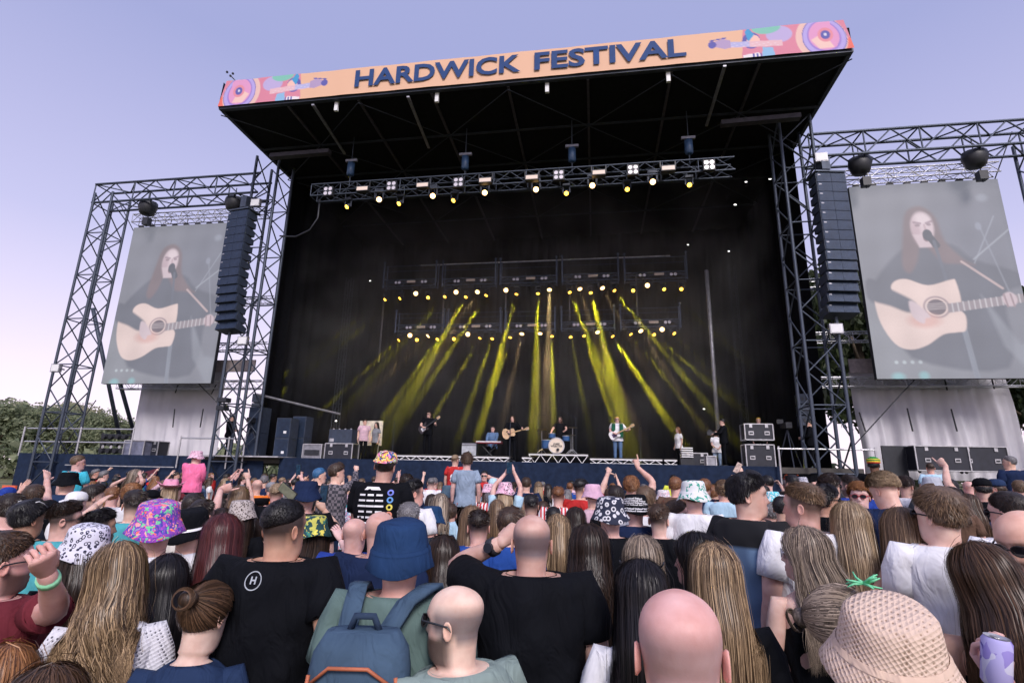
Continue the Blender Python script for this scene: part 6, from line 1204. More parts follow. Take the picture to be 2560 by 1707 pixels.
P('A', 1640, 505, 150, 'woman with dark wavy hair and glasses beside the crew-cut man', -40, True, hair='wavy', hc='dbrown', glasses='black', top='bloom')
P('A', 1665, 255, 82, 'balding man in orange high-visibility vest near the barrier', 20, hair='bald', hc='grey', top='orange', skin='r')
P('A', 1712, 226, 62, 'grey-haired man behind the orange vest', -10, hair='short', hc='grey', top='navy')
P('A', 1792, 280, 105, 'man with blond crew cut and tidy neckline', -6, hair='fade', hc='blond', top='black', skin='r')
P('A', 1757, 268, 75, 'person in grey beanie left of the blond crew cut', -6, hair='short', hc='grey', hat='beanie', hatm=fabric('grey', FAB['grey']), top='charcoal')
P('A', 2068, 178, 84, 'boy with bright blue hair in dark jacket above the crowd', -62, child=True, hair='short', hc='blue', top='black', style='long', seat=True)
P('A', 2180, 152, 98, 'brown-haired boy in plaid jacket above the crowd, holding out an arm', -58, child=True, hair='mop', hc='brown', top='plaid', style='long', seat=True, arm=('R', 2300, 195, .25, 'fist'))
P('A', 1985, 258, 150, 'man in wide dark navy bucket hat behind the crew-cut man', -8, hair='short', hc='black', hat='bucket', hatm=fabric('navy', FAB['navy']), top='black')
P('A', 1992, 345, 128, 'black-haired man holding up a phone behind the crew-cut man', -10, hair='short', hc='black', top='black', arm=('R', 2092, 450, .15, 'grip'))
P('A', 2085, 462, 158, 'woman in dark duck-print bucket hat and pale pink top', -30, True, hair='xlong', hc='dbrown', hat='bucket', hatm=H_DUCK, hattilt=-.5, hp=.5, top='lpink', style='tank', arm=('R', 2200, 640, -.2, 'relax'), skin='w')
P('A', 2190, 296, 86, 'person in floral shirt below the plaid jacket boy', 0, True, hair='short', hc='brown', hat='bucket', hatm=H_PFL2, top='bloom')
P('A', 1555, 298, 130, 'woman with wavy light brown hair behind the brown leopard hat', -20, True, hair='wavy', hc='lbrown', glasses='black', gup=True, top='black', arm=('R', 1600, 250, .3, 'point'))
P('A', 1455, 300, 95, 'dark-haired person holding a phone up with both hands', -12, hair='short', hc='black', top='grey', arm=('R', 1480, 330, .1, 'grip'))
P('A', 1940, 310, 85, 'person in black raising a phone near the left end of the stage', -8, hair='short', hc='dbrown', top='black', arm=('R', 1945, 240, .2, 'grip'))
# ---- nearest rows, middle
sh = P('B', 288, 60, 150, 'man in cartoon-print cap on shoulders wearing a black tour T-shirt', -20, hair='short', hc='dbrown', hat='backcap', hatm=H_CART, hatb=H_CART, top='black', seat=True, bottom='ldenim', lean=-.0, hr=.12, arms={'L': 'front', 'R': 'front'}, build=1.1)
P('B', 100, 505, 172, 'bald man in royal blue polo shirt', -28, hair='bald', hc='grey', top='royal', style='polo', skin='r', build=1.1, shave=.15)
P('B', 268, 462, 220, 'bald man in navy polo shirt with white collar stripes', -20, hair='bald', hc='brown', top='navy', style='polo', skin='r', build=1.2, shave=.1)
bp = P('B', 408, 508, 300, 'man in navy bucket hat and grey-green T-shirt with a backpack', -12, hair='short', hc='brown', hat='droopy', hatm=fabric('hat_navy', (.014, .040, .11)), hattilt=.12, top='green', zc=2.05, skin='r', build=1.15)
P('B', 770, 940, 352, 'bald bearded man in black sunglasses and sage T-shirt', 52, hair='bald', hc='black', beard='black', glasses='black', top='sage', zc=1.82, skin='w', hp=-.03, shave=.75)
bb = P('B', 1240, 482, 255, 'large bald man in black T-shirt with a hand on his forehead', 0, hair='bald', hc='dbrown', top='black', zc=2.22, build=1.32, skin='p', arm=('L', 1035, 665, .1, 'fist', dict(pole=(-.7, -.35, -.8), dir=(.75, .1, .65))), shave=.8)
P('B', 2178, 965, 520, 'bald man nearest the camera, his scalp filling the bottom edge', 2, hair='bald', hc='grey', top='floral', zc=1.04, build=1.15, skin='r', shave=.5)
P('B', 672, 620, 205, 'woman with long dark wavy hair right of the navy bucket hat', 2, True, hair='wavy', hc='dbrown', top='lpink')
P('B', 900, 448, 160, 'man with dark spiky hair, faded sides and blue T-shirt', -2, hair='spiky', hc='dbrown', top='blue', skin='r', build=1.1)
P('B', 850, 425, 150, 'woman with long straight light brown hair behind the spiky-haired man', 0, True, hair='xlong', hc='lbrown', glasses='black', gup=True, top='charcoal')
P('B', 1105, 438, 162, 'man with tousled light brown hair behind the raised hand', -20, hair='mop', hc='brown', top='blue')
P('B', 712, 405, 105, 'brown-haired person with amber sunglasses on the head', -4, hair='short', hc='brown', glasses='orange', gup=True, top='cream')
P('B', 598, 422, 125, 'person in plain dark blue bucket hat left of the amber sunglasses', -10, hair='short', hc='dbrown', hat='bucket', hatm=fabric('hat_blue', (.015, .05, .13)), top='navy')
P('B', 452, 396, 155, 'man with greying brown hair behind the navy bucket hat', -12, hair='short', hc='grey', top='charcoal')
P('B', 478, 256, 125, 'dark-haired man looking right in a white T-shirt', -58, hair='quiff', hc='black', top='white', skin='r')
P('B', 432, 222, 85, 'man with short dark curly hair left of the shaven man', -10, hair='curly', hc='dbrown', top='navy')
P('B', 590, 245, 56, 'man with shaven grey head near the barrier', 0, hair='buzz', hc='grey', top='white')
rj = P('B', 745, 95, 54, 'blond boy in red football shirt with number 8', -30, child=True, hair='fade', hc='blond', top='red', style='jersey', seat=True)
P('B', 822, 84, 78, 'curly-haired child in grey-blue T-shirt on shoulders', -4, child=True, hair='curly', hc='brown', top='bgrey', seat=True, bottom='black')
P('B', 935, 180, 52, 'man in sunglasses and red shirt facing the crowd by the barrier', 172, hair='short', hc='black', glasses='black', top='red', arm=(('L', 975, 240, 0, 'point'), ('R', 900, 240, 0, 'fist')))
P('B', 885, 280, 82, 'person in red and white striped shirt', -12, hair='short', hc='dbrown', top='redstripe')
P('B', 970, 335, 82, 'grey-haired head between striped shirt and blonde', 0, hair='short', hc='grey', top='navy')
P('B', 1015, 384, 98, 'woman with long blond hair in the middle of the crowd', 0, True, hair='long', hc='lbrown', top='white')
P('B', 1098, 358, 88, 'woman with long dark hair in the middle of the crowd', 4, True, hair='long', hc='dbrown', top='black')
P('B', 704, 288, 86, 'person in washed grey-blue bucket hat', 0, hair='short', hc='brown', hat='bucket', hatm=fabric('hat_washed', (.08, .13, .18)), top='black')
P('B', 650, 345, 110, 'woman with straight ash-blond hair below the washed bucket hat', -4, True, hair='mid', hc='ash', top='lblue')
P('B', 962, 278, 74, 'woman in pink floral bucket hat left of the phone arms', 0, True, hair='mid', hc='brown', hat='bucket', hatm=H_PFL, top='lpink')
P('B', 1068, 268, 92, 'woman in pink floral bucket hat filming with both arms raised', 0, True, hair='mid', hc='blond', hat='bucket', hatm=H_PFL, top='lblue', arm=(('L', 1072, 212, .1, 'grip'), ('R', 1120, 196, .1, 'grip')))
P('B', 990, 244, 66, 'woman in pale blue head scarf', 0, True, hair='mid', hc='brown', hat='scarf', hatm=fabric('scarf_blue', (.45, .65, .72)), top='lblue')
P('B', 1204, 238, 70, 'man with brown hair and blue rucksack straps', 0, hair='short', hc='brown', top='navy')
P('B', 1282, 268, 58, 'woman with brown braids near the barrier', 0, True, hair='long', hc='mixed', top='black')
P('B', 1345, 283, 54, 'dark-haired woman right of the braids', -10, True, hair='mid', hc='dbrown', top='white')
P('B', 1410, 298, 92, 'ginger-blond man in red and white striped shirt, right of centre', 0, hair='spiky', hc='ginger', top='redstripe')
P('B', 1236, 350, 108, 'man with dark hair shaved high at the back, in the middle', 0, hair='fade', hc='black', top='charcoal', skin='p')
P('B', 1555, 250, 92, 'man with sunglasses on dark hair and red T-shirt', -42, hair='fade', hc='black', glasses='black', gup=True, top='red', arm=('R', 1752, 165, .5, 'thumb', dict(pole=(0, -.6, -1))))
P('B', 1632, 280, 108, 'woman in plain pink bucket hat', -6, True, hair='short', hc='blond', hat='bucket', hatm=fabric('hat_pink', (.66, .42, .55)), top='lpink')
P('B', 1880, 234, 98, 'curly brown-haired person pointing one finger straight up', -4, hair='curly', hc='ginger', top='navy', arm=('R', 1922, 175, .1, 'point', dict(dir=(-.15, 0, 1))))
P('B', 1782, 290, 118, 'dark-haired head right of the plain pink hat', 0, hair='short', hc='dbrown', top='black')
P('B', 1742, 360, 175, 'person in black bucket hat printed with pale rings', 4, hair='short', hc='dbrown', hat='bucket', hatm=H_DON, top='black', hattilt=.05)
tx = P('B', 1905, 345, 140, 'person in black bucket hat covered with white lettering', 14, hair='short', hc='brown', hat='bucket', hatm=fabric('black', FAB['black']), top='navy')
P('B', 1975, 304, 130, 'head of light brown hair behind the lettered hat', -10, hair='mop', hc='lbrown', top='white')
P('B', 2088, 318, 82, 'person in white hat with small flowers', 0, True, hair='mid', hc='brown', hat='bucket', hatm=H_PFL2, top='white')
P('B', 2150, 158, 50, 'security guard in sunglasses and yellow high-visibility vest', 178, hair='fade', hc='black', glasses='black', top='hivis', skin='b')
P('B', 2165, 234, 96, 'man with short auburn hair in front of the security guard', -10, hair='short', hc='ginger', top='brown')
P('B', 2058, 414, 150, 'brown-haired man with sunglasses on his head and black T-shirt', -20, hair='fade', hc='brown', glasses='black', gup=True, top='black', skin='w')
P('B', 2170, 382, 142, 'brown-haired man in mint hoodie, facing right', -60, hair='short', hc='brown', glasses='black', top='mint', style='hoodie')
P('B', 1378, 428, 108, 'dark-haired person with sunglasses on the head, centre right', 0, hair='short', hc='black', glasses='black', gup=True, top='charcoal')
P('B', 1522, 434, 128, 'woman with long dark brown hair behind the curly-haired woman', 4, True, hair='long', hc='dbrown', top='black')
P('B', 1622, 440, 92, 'light brown head left of the ring-print hat', 6, hair='short', hc='lbrown', top='cream')
P('B', 1412, 480, 150, 'woman with long straight streaked auburn hair beside the large bald man', 2, True, hair='xlong', hc='mixed', top='white')
P('B', 1610, 548, 225, 'woman with curly dark shoulder-length hair and black jacket with white fringe', 2, True, hair='curlylong', hc='dbrown', top='black', style='long', zc=2.6)
P('B', 1950, 625, 225, 'woman with wavy grey-blonde streaked hair behind the black-haired one', -4, True, hair='wavy', hc='ash', top='lblue', zc=2.55)
P('B', 1945, 778, 280, 'woman with straight black hair and sunglasses on top, white T-shirt', 4, True, hair='xlong', hc='black', glasses='black', gup=True, top='white', zc=1.95, build=.95)
P('B', 990, 440, 92, 'grey-brown long-haired woman right of the spiky hair', 0, True, hair='long', hc='ash', top='white')
P('B', 678, 535, 110, 'woman with a teal patterned bow in her dark hair', 0, True, hair='bun', hc='dbrown', top='red')
P('B', 1310, 392, 90, 'person in brown hair right of the high-shaved man', 0, hair='short', hc='brown', top='orange')
P('B', 1800, 585, 120, 'person in coral top whose head shows between the ring-print hat and the streaked blonde', -8, hair='short', hc='dbrown', top='coral', arm=('R', 1880, 640, -.1, 'relax'))
# ---- nearest rows, right
P('C', 82, 256, 152, 'person in white bucket hat with green leaves and white T-shirt', 0, hair='short', hc='brown', hat='bucket', hatm=H_LEAF, top='white')
dn = P('C', 425, 215, 232, 'young man with black fringe and shaved sides looking right, black and denim-blue top', -66, hair='mop', hc='black', top='yoke', style='long', skin='p', zc=3.15, build=1.1, cut='f')
pj = P('C', 785, 276, 238, 'young man with light brown hair and white T-shirt with a dark print', 58, hair='fade', hc='lbrown', top='white', skin='p', zc=2.95, build=1.1)
P('C', 800, 565, 245, 'woman with streaked half-up hair, white sunglasses and black vest top', 22, True, hy=.95, hair='half', hc='ash', glasses='white', top='black', style='tank', zc=2.5, skin='p')
P('C', 215, 672, 310, 'woman with very long straight streaked blonde hair', 12, True, hair='xlong', hc='mixed', top='black', zc=2.08, skin='w')
P('C', 105, 600, 190, 'dark-haired woman looking left behind the long streaked blonde', 62, True, hair='mid', hc='black', top='lblue', zc=2.5)
P('C', 1345, 180, 190, 'man with curly blond top and shaved sides looking down', 38, hair='curly', cut='f', hc='blond', top='navy', hp=-.35, zc=3.9)
wt = P('C', 1650, 310, 322, 'man with wavy sandy hair, sunglasses and white T-shirt bending his arm', 42, hair='mop', hc='lbrown', glasses='black', top='white', zc=2.55, skin='w', build=1.1, arm=('L', 1500, 800, -.02, 'grip', dict(pole=(-.4, -.2, -1), dir=(.3, .3, .8))))
P('C', 1150, 274, 150, 'ginger-haired man facing the camera in mirrored sunglasses and maroon top', 176, hair='curly', hc='ginger', glasses='red', top='maroon', skin='w')
P('C', 1085, 404, 225, 'tanned woman with long blond hair and bare shoulders', 8, True, hair='long', hc='blond', top='white', style='tank', skin='t', zc=2.85)
P('C', 1420, 440, 190, 'tanned woman with long straight blond-brown hair in white strap top', -4, True, hair='xlong', hc='lbrown', top='white', style='tank', skin='t', zc=2.7, arm=('L', 1330, 830, -.1, 'grip'))
P('C', 930, 290, 160, 'man with curly black hair and sunglasses behind the white T-shirt youth', -50, hair='curly', hc='black', glasses='black', top='black', skin='t')
P('C', 960, 220, 130, 'man with curly dark brown hair and glasses', -35, hair='curly', hc='dbrown', glasses='black', top='charcoal')
P('C', 1085, 195, 118, 'dark-haired bearded man facing left in profile', 48, hair='quiff', hc='dbrown', beard='dbrown', top='royal')
RASTA = [fabric('band_red', (.5, .04, .03)), fabric('band_yellow', (.75, .60, .06)), fabric('band_green', (.03, .22, .05)), fabric('band_yellow', (.75, .60, .06))]
P('C', 1245, 105, 90, 'person in red, yellow and green striped knitted beanie', -10, hair='mop', hc='black', hat='beanie', hatm=fabric('band_green', (.03, .22, .05)), hatb=RASTA, top='black', skin='b')
P('C', 1432, 128, 115, 'man with dark quiff in white T-shirt, right of the striped beanie', -20, hair='curly', cut='f', hc='dbrown', top='white')
P('C', 1360, 138, 92, 'man with light curly hair left of the dark quiff', 0, hair='curly', hc='lbrown', top='navy')
P('C', 1615, 198, 128, 'person in pale grey bucket hat', 6, hair='short', hc='brown', hat='bucket', hatm=fabric('hat_grey', (.42, .44, .50)), top='charcoal')
P('C', 1932, 190, 140, 'man in black baseball cap pointing a tattooed arm at the stage', 16, hair='short', hc='black', hat='cap', hatm=fabric('black', FAB['black']), top='black', arm=('L', 1715, 165, .3, 'point', dict(pole=(0, -.6, -1), dir=(-.5, .4, .7))))
P('C', 2028, 230, 128, 'man in navy baseball cap with pale piping in profile', 62, hair='short', hc='brown', hat='cap', hatm=fabric('navy2', FAB['navy2']), top='black', skin='r')
P('C', 2122, 100, 88, 'grey-haired man laughing in profile near the right edge', 68, hair='short', hc='grey', top='navy')
P('C', 2105, 328, 225, 'dark-haired man in thin glasses near the right edge', 46, hair='short', hc='dbrown', glasses='black', top='white', skin='r', zc=3.1)
P('C', 2185, 250, 120, 'light brown-haired man at the right edge behind the thin glasses', 10, hair='short', hc='lbrown', top='grey')
P('C', 2235, 440, 330, 'bald man in glasses at the right edge looking down to the left', 152, hair='bald', hc='brown', glasses='black', hp=-.3, top='black', zc=2.05, skin='r', beard='brown', shave=.05)
P('C', 2040, 665, 360, 'woman with smooth brown bob and black vest top at the right', 6, True, hair='mid', hc='brown', top='black', style='tank', zc=1.78, skin='t', hr=-.25)
P('C', 1215, 925, 280, 'woman with braided hair and a green hair clip looking up to the right', -104, True, hair='bun', hc='ash', glasses='gold', top='black', zc=1.72, hp=.5, skin='w')
kh = P('C', 1235, 1075, 430, 'person in large beige crocheted bucket hat in the right foreground', -12, True, hair='short', hc='brown', hat='knithat', hatm=H_KNIT, hatb=KNITP, hattilt=.25, top='denim', zc=1.25, hr=.15, zadd=.02)
P('C', 1238, 248, 108, 'person in navy baseball cap and navy polo with white trim', 4, hair='short', hc='brown', hat='backcap', hatm=fabric('navy2', FAB['navy2']), top='navy2', style='polo')
P('C', 712, 152, 100, 'man with orange sunglasses pushed up on black hair', 28, hair='fade', hc='black', glasses='orange', gup=True, top='white', skin='r')
P('C', 785, 206, 66, 'person in small-checked pale hat right of the orange sunglasses', 0, hair='short', hc='brown', hat='bucket', hatm=H_CHK, top='white')
P('C', 700, 246, 92, 'bald-backed man with black headband below the orange sunglasses', 0, hair='buzz', hc='grey', glasses='black', gup=True, top='grey')
P('C', 940, 190, 84, 'person in dark green cap', 26, hair='short', hc='brown', hat='cap', hatm=fabric('dgreen', FAB['dgreen']), top='charcoal')
P('C', 592, 328, 102, 'person in white and turquoise flowered bucket hat', 0, True, hair='mid', hc='ginger', hat='bucket', hatm=H_HIB, top='lblue')
P('C', 655, 360, 132, 'dark-haired head in grey hoodie left of the white T-shirt youth', -20, hair='short', hc='black', top='grey', style='hoodie')
P('C', 275, 262, 100, 'man with tight light curls left of the black fringe', 0, hair='curly', hc='lbrown', top='lblue')
P('C', 215, 288, 92, 'auburn-haired person in sunglasses left of the tight light curls', -20, hair='short', hc='ginger', glasses='black', top='white')
P('C', 158, 246, 96, 'brown-haired head right of the leaf-print hat', 0, hair='short', hc='ginger', top='navy')
P('C', 560, 220, 84, 'person in black leaning back with a pale cheek, right of the fringe', 40, hair='short', hc='black', top='black', skin='w')
P('C', 390, 190, 84, 'person holding a cream phone high in the right crowd', -6, hair='short', hc='brown', top='navy', arm=('R', 400, 205, .15, 'grip'))
P('C', 1735, 248, 128, 'dark-haired head right of the pale grey hat', 10, hair='short', hc='black', top='black')
P('C', 1742, 292, 140, 'dark brown bobbed head right of the sandy-haired man', 10, True, hair='bob', hc='dbrown', top='brown')
P('C', 1860, 348, 140, 'woman with long brown braids and dark quilted jacket', 26, True, hair='xlong', hc='brown', top='navy', style='long')
P('C', 1420, 350, 112, 'woman with light blond bob behind the long blond hair', 0, True, hair='bob', hc='blond', top='white')
P('C', 1212, 200, 82, 'dark-haired person below the striped beanie', 0, hair='short', hc='dbrown', top='blue')
P('C', 1612, 150, 66, 'person with reddish face far back by the cases', 20, hair='buzz', hc='brown', top='lblue', skin='r')
P('C', 1840, 168, 82, 'bald man far back beside the black cap', 40, hair='bald', hc='grey', top='charcoal', skin='r', shave=.1)
P('C', 2190, 200, 84, 'dark-haired person at the right edge below the grey-haired man', 10, hair='short', hc='dbrown', top='black')
P('C', 1010, 300, 82, 'woman with dark hair in profile beside the ginger-haired man', -60, True, hair='mid', hc='dbrown', top='black')
P('C', 540, 290, 90, 'dark head right of the young man with black fringe', 0, hair='short', hc='dbrown', top='dgreen')
P('C', 1700, 180, 72, 'dark-haired woman behind the pale grey hat', 0, True, hair='long', hc='dbrown', top='black')
P('C', 2065, 190, 72, 'woman with brown hair right of the black cap', 0, True, hair='bob', hc='dbrown', top='navy')

# ---- more of the far rows, heads between the ones above
fr = random.Random(3); HC_ = ['black', 'dbrown', 'dbrown', 'brown', 'brown', 'lbrown', 'ginger', 'blond', 'grey']; TP_ = ['black', 'navy', 'white', 'charcoal', 'grey', 'blue', 'red', 'lpink', 'teal', 'cream', 'maroon', 'denim']
CN = dict(black='black', dbrown='dark brown', brown='brown', lbrown='light brown', ginger='ginger', blond='blond', grey='grey', navy='navy', white='white', charcoal='charcoal', blue='blue', red='red', lpink='pale pink', teal='teal', cream='cream', maroon='maroon', denim='denim blue')
ALLP = []
def far_rows():
    taken = [(x, y) for _, x, y, _ in CROWD]; k = 0
    for row, yy in enumerate((16.9, 15.9, 14.8, 13.6, 12.3, 11.0, 9.8, 8.6, 7.5, 6.5, 5.6)):
        n = (32, 31, 29, 27, 24, 20, 17, 14, 11, 8, 7)[row]; wdt = yy * 1.04
        for i in range(n):
            x = -yy * .93 - wdt * .12 + (wdt * 2.0) * (i + fr.random() * .7) / n; y = yy + fr.uniform(-.35, .35)
            if min((x - a) ** 2 + ((y - b) * .8) ** 2 for a, b in taken) < .27: continue
            fem = fr.random() < .42; h_ = (fr.uniform(1.56, 1.70) if fem else fr.uniform(1.66, 1.82)) + (.09 if row < 5 else 0); hc_ = fr.choice(HC_); tp = fr.choice(TP_); hk = fr.choice(['long', 'mid', 'bob', 'wavy', 'pony'] if fem else ['short', 'fade', 'curly', 'mop', 'short', 'buzz'])
            # stay below the people the photograph shows further back
            s = .93 if fem else 1; legs = h_ / s - .918 - .02; hn = dict(long='long', mid='loose', bob='bobbed', wavy='wavy', pony='tied-back', short='short', fade='faded', curly='curly', mop='tousled', buzz='cropped')[hk]
            taken.append((x, y)); cc = nth(row)
            ALLP.append((x, y, h_, legs, s, fem, hk, hc_, tp, hn, row))
    seen = {}
    for (x, y, h_, legs, s, fem, hk, hc_, tp, hn, row) in ALLP:
        lb0 = f"{'woman' if fem else 'man'} with {hn} {CN[hc_]} hair and {CN[tp]} top"; c = seen.get(lb0, 0); seen[lb0] = c + 1
        pl = ['by the barrier', 'near the barrier', 'in the third row', 'in the far rows', 'far back', 'in the middle rows', 'mid crowd', 'in nearer middle rows', 'nearer the middle', 'in the nearer rows', 'in the nearer rows'][row]
        pos_ = 'far left' if x < -y * .6 else 'left' if x < -y * .25 else 'centre' if x < y * .15 else 'right' if x < y * .55 else 'far right'
        lb = f"{lb0} {pl}, {pos_}"
        c2 = seen.get(lb, 0); seen[lb] = c2 + 1
        if c2: lb = f"{lb}, {nth(c2)} such" if False else f"{'tallish' if h_ > 1.68 else 'shortish'} {lb}"
        arm = None; rr = fr.random(); arms = {}
        yaw = math.radians(fr.gauss(-math.degrees(math.atan2(-3 - x, 21 - y)) * -0 - math.degrees(math.atan2(-2.5 - x, 22 - y)), 18))
        if rr < .17: arms = {'R': dict(loc=(.28, .30, 1.86), hand=fr.choice(['point', 'open', 'grip', 'fist']), pole=(.4, -.3, -1))}
        elif rr < .2: arms = {'L': dict(loc=(-.2, .38, 1.80), hand='grip', pole=(-.4, -.3, -1)), 'R': dict(loc=(.02, .38, 1.82), hand='grip', pole=(.6, -.3, -1))}
        person(lb, pos=(x, y, 0), yaw=yaw, s=s, legs=legs, fem=fem, q=1 if row > 4 else 0, hair=hk, hc=hc_, top=tp, skin=fr.choice('pppwrt'), arms=arms, group=CROWDGRP, build=fr.uniform(.95, 1.15))
far_rows()
# ================================================================== the band and crew
def stage_person(lb, px, y, yaw, z=DZ, **k):
    x = spx(px, y); k.setdefault('q', 1); return person(lb, pos=(x, y, z), yaw=math.radians(yaw), group='people working on the stage', **k), x
def guitar(lb, x, y, z0, yaw, col, kind, ang=20, dx=.10, dz=1.07):
    ry = math.radians(yaw); lx, ly = dx, .20; px_, py_ = x + lx * math.cos(ry) - ly * math.sin(ry), y + lx * math.sin(ry) + ly * math.cos(ry)
    t = thing('guitar', lb, 'guitar', (px_, py_, z0 + dz)); t.rotation_euler = (0, math.radians(ang), ry)
    if kind == 'acoustic': out = [(.25, .0), (.24, .10), (.17, .19), (.07, .20), (.0, .13), (-.07, .12), (-.15, .15), (-.22, .13), (-.24, .05), (-.22, -.04), (-.24, -.10), (-.18, -.15), (-.08, -.12), (0, -.13), (.07, -.20), (.17, -.19), (.24, -.1)]; th = .10
    else: out = [(.22, .0), (.21, .10), (.14, .16), (.05, .14), (-.02, .11), (-.12, .15), (-.22, .17), (-.2, .10), (-.13, .05), (-.13, -.05), (-.18, -.12), (-.12, -.15), (-.03, -.11), (.05, -.13), (.14, -.16), (.21, -.1)]; th = .05
    n = len(out); MB().add([(a, s_ * th / 2, b) for s_ in (-1, 1) for a, b in out], [tuple(range(n)), tuple(range(2 * n - 1, n - 1, -1))] + [(i, n + i, n + (i + 1) % n, (i + 1) % n) for i in range(n)]).build('body', col, t)
    MB().box((-.38, th / 2, 0), (.55, .022, .045)).build('neck', plain('maple', (.45, .30, .16), .5) if kind != 'dark' else BLACKPL, t); MB().box((-.72, th / 2, .01), (.16, .02, .08)).build('headstock', plain('maple', (.45, .30, .16), .5), t)
    if kind == 'acoustic': MB().lathe([(.001, th / 2 + .003), (.05, th / 2 + .003), (.001, th / 2 + .006)], (0, 0, 0), 'y', 16).build('sound_hole', BLACKPL, t)
    else: MB().box((.03, th / 2 + .004, -.02), (.16, .008, .14)).build('pickguard', plain('plum_guard', (.10, .06, .14), .4) if kind == 'bass' else WHITE, t)
    for k in range(5): MB().box((-.68 - .02 * k, th / 2, .06 if k % 2 else -.045), (.012, .015, .03)).build('tuning_peg', ALU, t)
    return t
def play(dx=.10): return {'R': dict(loc=(dx, .27, 1.10), hand='relax', pole=(1, -.3, -.4)), 'L': dict(loc=(-.42, .30, 1.24), hand='grip', pole=(-.6, .2, -1))}
_, x = stage_person('guitarist in sunglasses and black T-shirt playing a dark guitar', 1066, 20.6, 178, hair='curly', hc='dbrown', top='black', bottom='black', glasses='black', arms=play(), z=DZ + .2); guitar('dark hollow-body guitar held by the guitarist on the left', x, 20.6, DZ + .2, 178, plain('dark_guitar', (.02, .015, .02), .25), 'dark', 35)
_, x = stage_person('long-haired singer in black jacket playing an acoustic guitar', 1279, 20.35, 182, hair='long', hc='brown', top='black', style='long', bottom='black', arms=play(), q=2, z=DZ + .02); guitar('pale acoustic guitar held by the singer', x, 20.35, DZ + .02, 182, plain('spruce', (.62, .42, .25), .35), 'acoustic', 14)
_, x = stage_person('bassist with yellow-lit hair, white T-shirt and dark green jacket', 1545, 20.4, 180, hair='short', hc='yellow', top='white', bottom='denim', glasses='black', arms=play(), z=DZ + .02); guitar('white bass guitar with plum guard held by the bassist', x, 20.4, DZ + .02, 180, WHITE, 'bass', 27)  # yellow is set in the hair colour itself
for s_ in (-1, 1): MB().box((0, 0, 0), (.13, .25, .5)).build('jacket_front', fabric('dgreen', FAB['dgreen']), _[0]).location = (s_ * .14, .06, 1.22)
stage_person('keyboard player in a light denim shirt sitting behind the red keyboard', 1230, 21.75, 180, hair='short', hc='dbrown', top='denim', style='long', seat=True, legs=.62, arms={'L': dict(loc=(-.15, .42, 1.02), pole=(-1, -.3, -.6)), 'R': dict(loc=(.15, .42, 1.02), pole=(1, -.3, -.6))}, bottom='black', z=DZ)
stage_person('long-haired drummer in black sitting behind the drum kit', 1400, 22.1, 176, hair='long', hc='brown', beard='brown', glasses='black', top='black', seat=True, legs=.65, arms={'L': dict(loc=(-.25, .42, 1.15), hand='fist', pole=(-1, -.3, -.6)), 'R': dict(loc=(.32, .42, 1.05), hand='fist', pole=(1, -.3, -.6))}, bottom='black', z=DZ + .4)
stage_person('camera operator in black holding a camera right of the tall pole', 1812, 20.9, 88, hair='mop', hc='black', top='black', style='long', bottom='black', arms={'L': dict(loc=(-.1, .38, 1.18), hand='grip', pole=(-1, -.2, -1)), 'R': dict(loc=(.1, .38, 1.2), hand='grip', pole=(1, -.2, -1))})
x = spx(1785, 20.9); t = thing('handheld_camera', 'small camera held by the operator in black on the right', 'camera', (x - .1, 20.9, DZ + 1.22)); MB().box((0, 0, 0), (.2, .16, .14)).lathe([(.05, .1), (.06, .2)], (0, 0, 0), 'x', 10).build('body', BLACKPL, t); MB().box((0, 0, .11), (.1, .04, .05)).build('handle', BLACKPL, t)
stage_person('stage hand with yellow-lit hair behind the stacked flight cases', 1904, 21.7, 165, hair='short', hc='yellow', top='black', bottom='black', z=DZ + .15)  # yellow comes from the hair colour here too
stage_person('camera operator with headphones seen from the side at the right', 2032, 19.95, 70, hair='short', hc='black', top='black', style='long', bottom='black', arms={'L': 'bent', 'R': 'bent'}, build=1.2, z=DZ - .1)
stage_person('camera operator in black with cap standing left of the stage', 566, 19.9, -78, hair='short', hc='black', hat='cap', hatm=fabric('black', FAB['black']), top='black', style='long', bottom='black', arms={'R': 'bent', 'L': 'bent'}, z=DZ - .05)
stage_person('woman in white top and pale trousers standing beside the tall pole', 1793, 22.4, 180, fem=True, s=.93, hair='mid', hc='brown', top='white', bottom='ldenim', arms={'L': 'front', 'R': 'front'}, z=DZ - .2)
stage_person('red-haired woman in white top at the right of the back cloth', 1698, 23.4, 120, fem=True, s=.93, hair='wavy', hc='ginger', top='white', bottom='black')
stage_person('crew member in mauve standing behind the left flight cases', 905, 22.0, -150, hair='mop', hc='brown', top='lpink', bottom='black'); stage_person('crew member in grey beside the pale board at the left', 935, 22.2, 160, fem=True, s=.93, hair='long', hc='dbrown', top='grey', bottom='black')
t = thing('pale_board', 'pale board added in place of the daylit opening behind two crew members', 'board', (spx(922, 23), 23, DZ + .3)); MB().box((0, 0, .95), (1.1, .05, 1.1)).build('board', plain('daylight_cream', (.62, .56, .48), .8), t); MB().bar((-.4, 0, -.3), (-.4, 0, .5), .05).bar((.4, 0, -.3), (.4, 0, .5), .05).build('leg', ALU, t)  # added board; its cream colour stands for daylight through a side opening

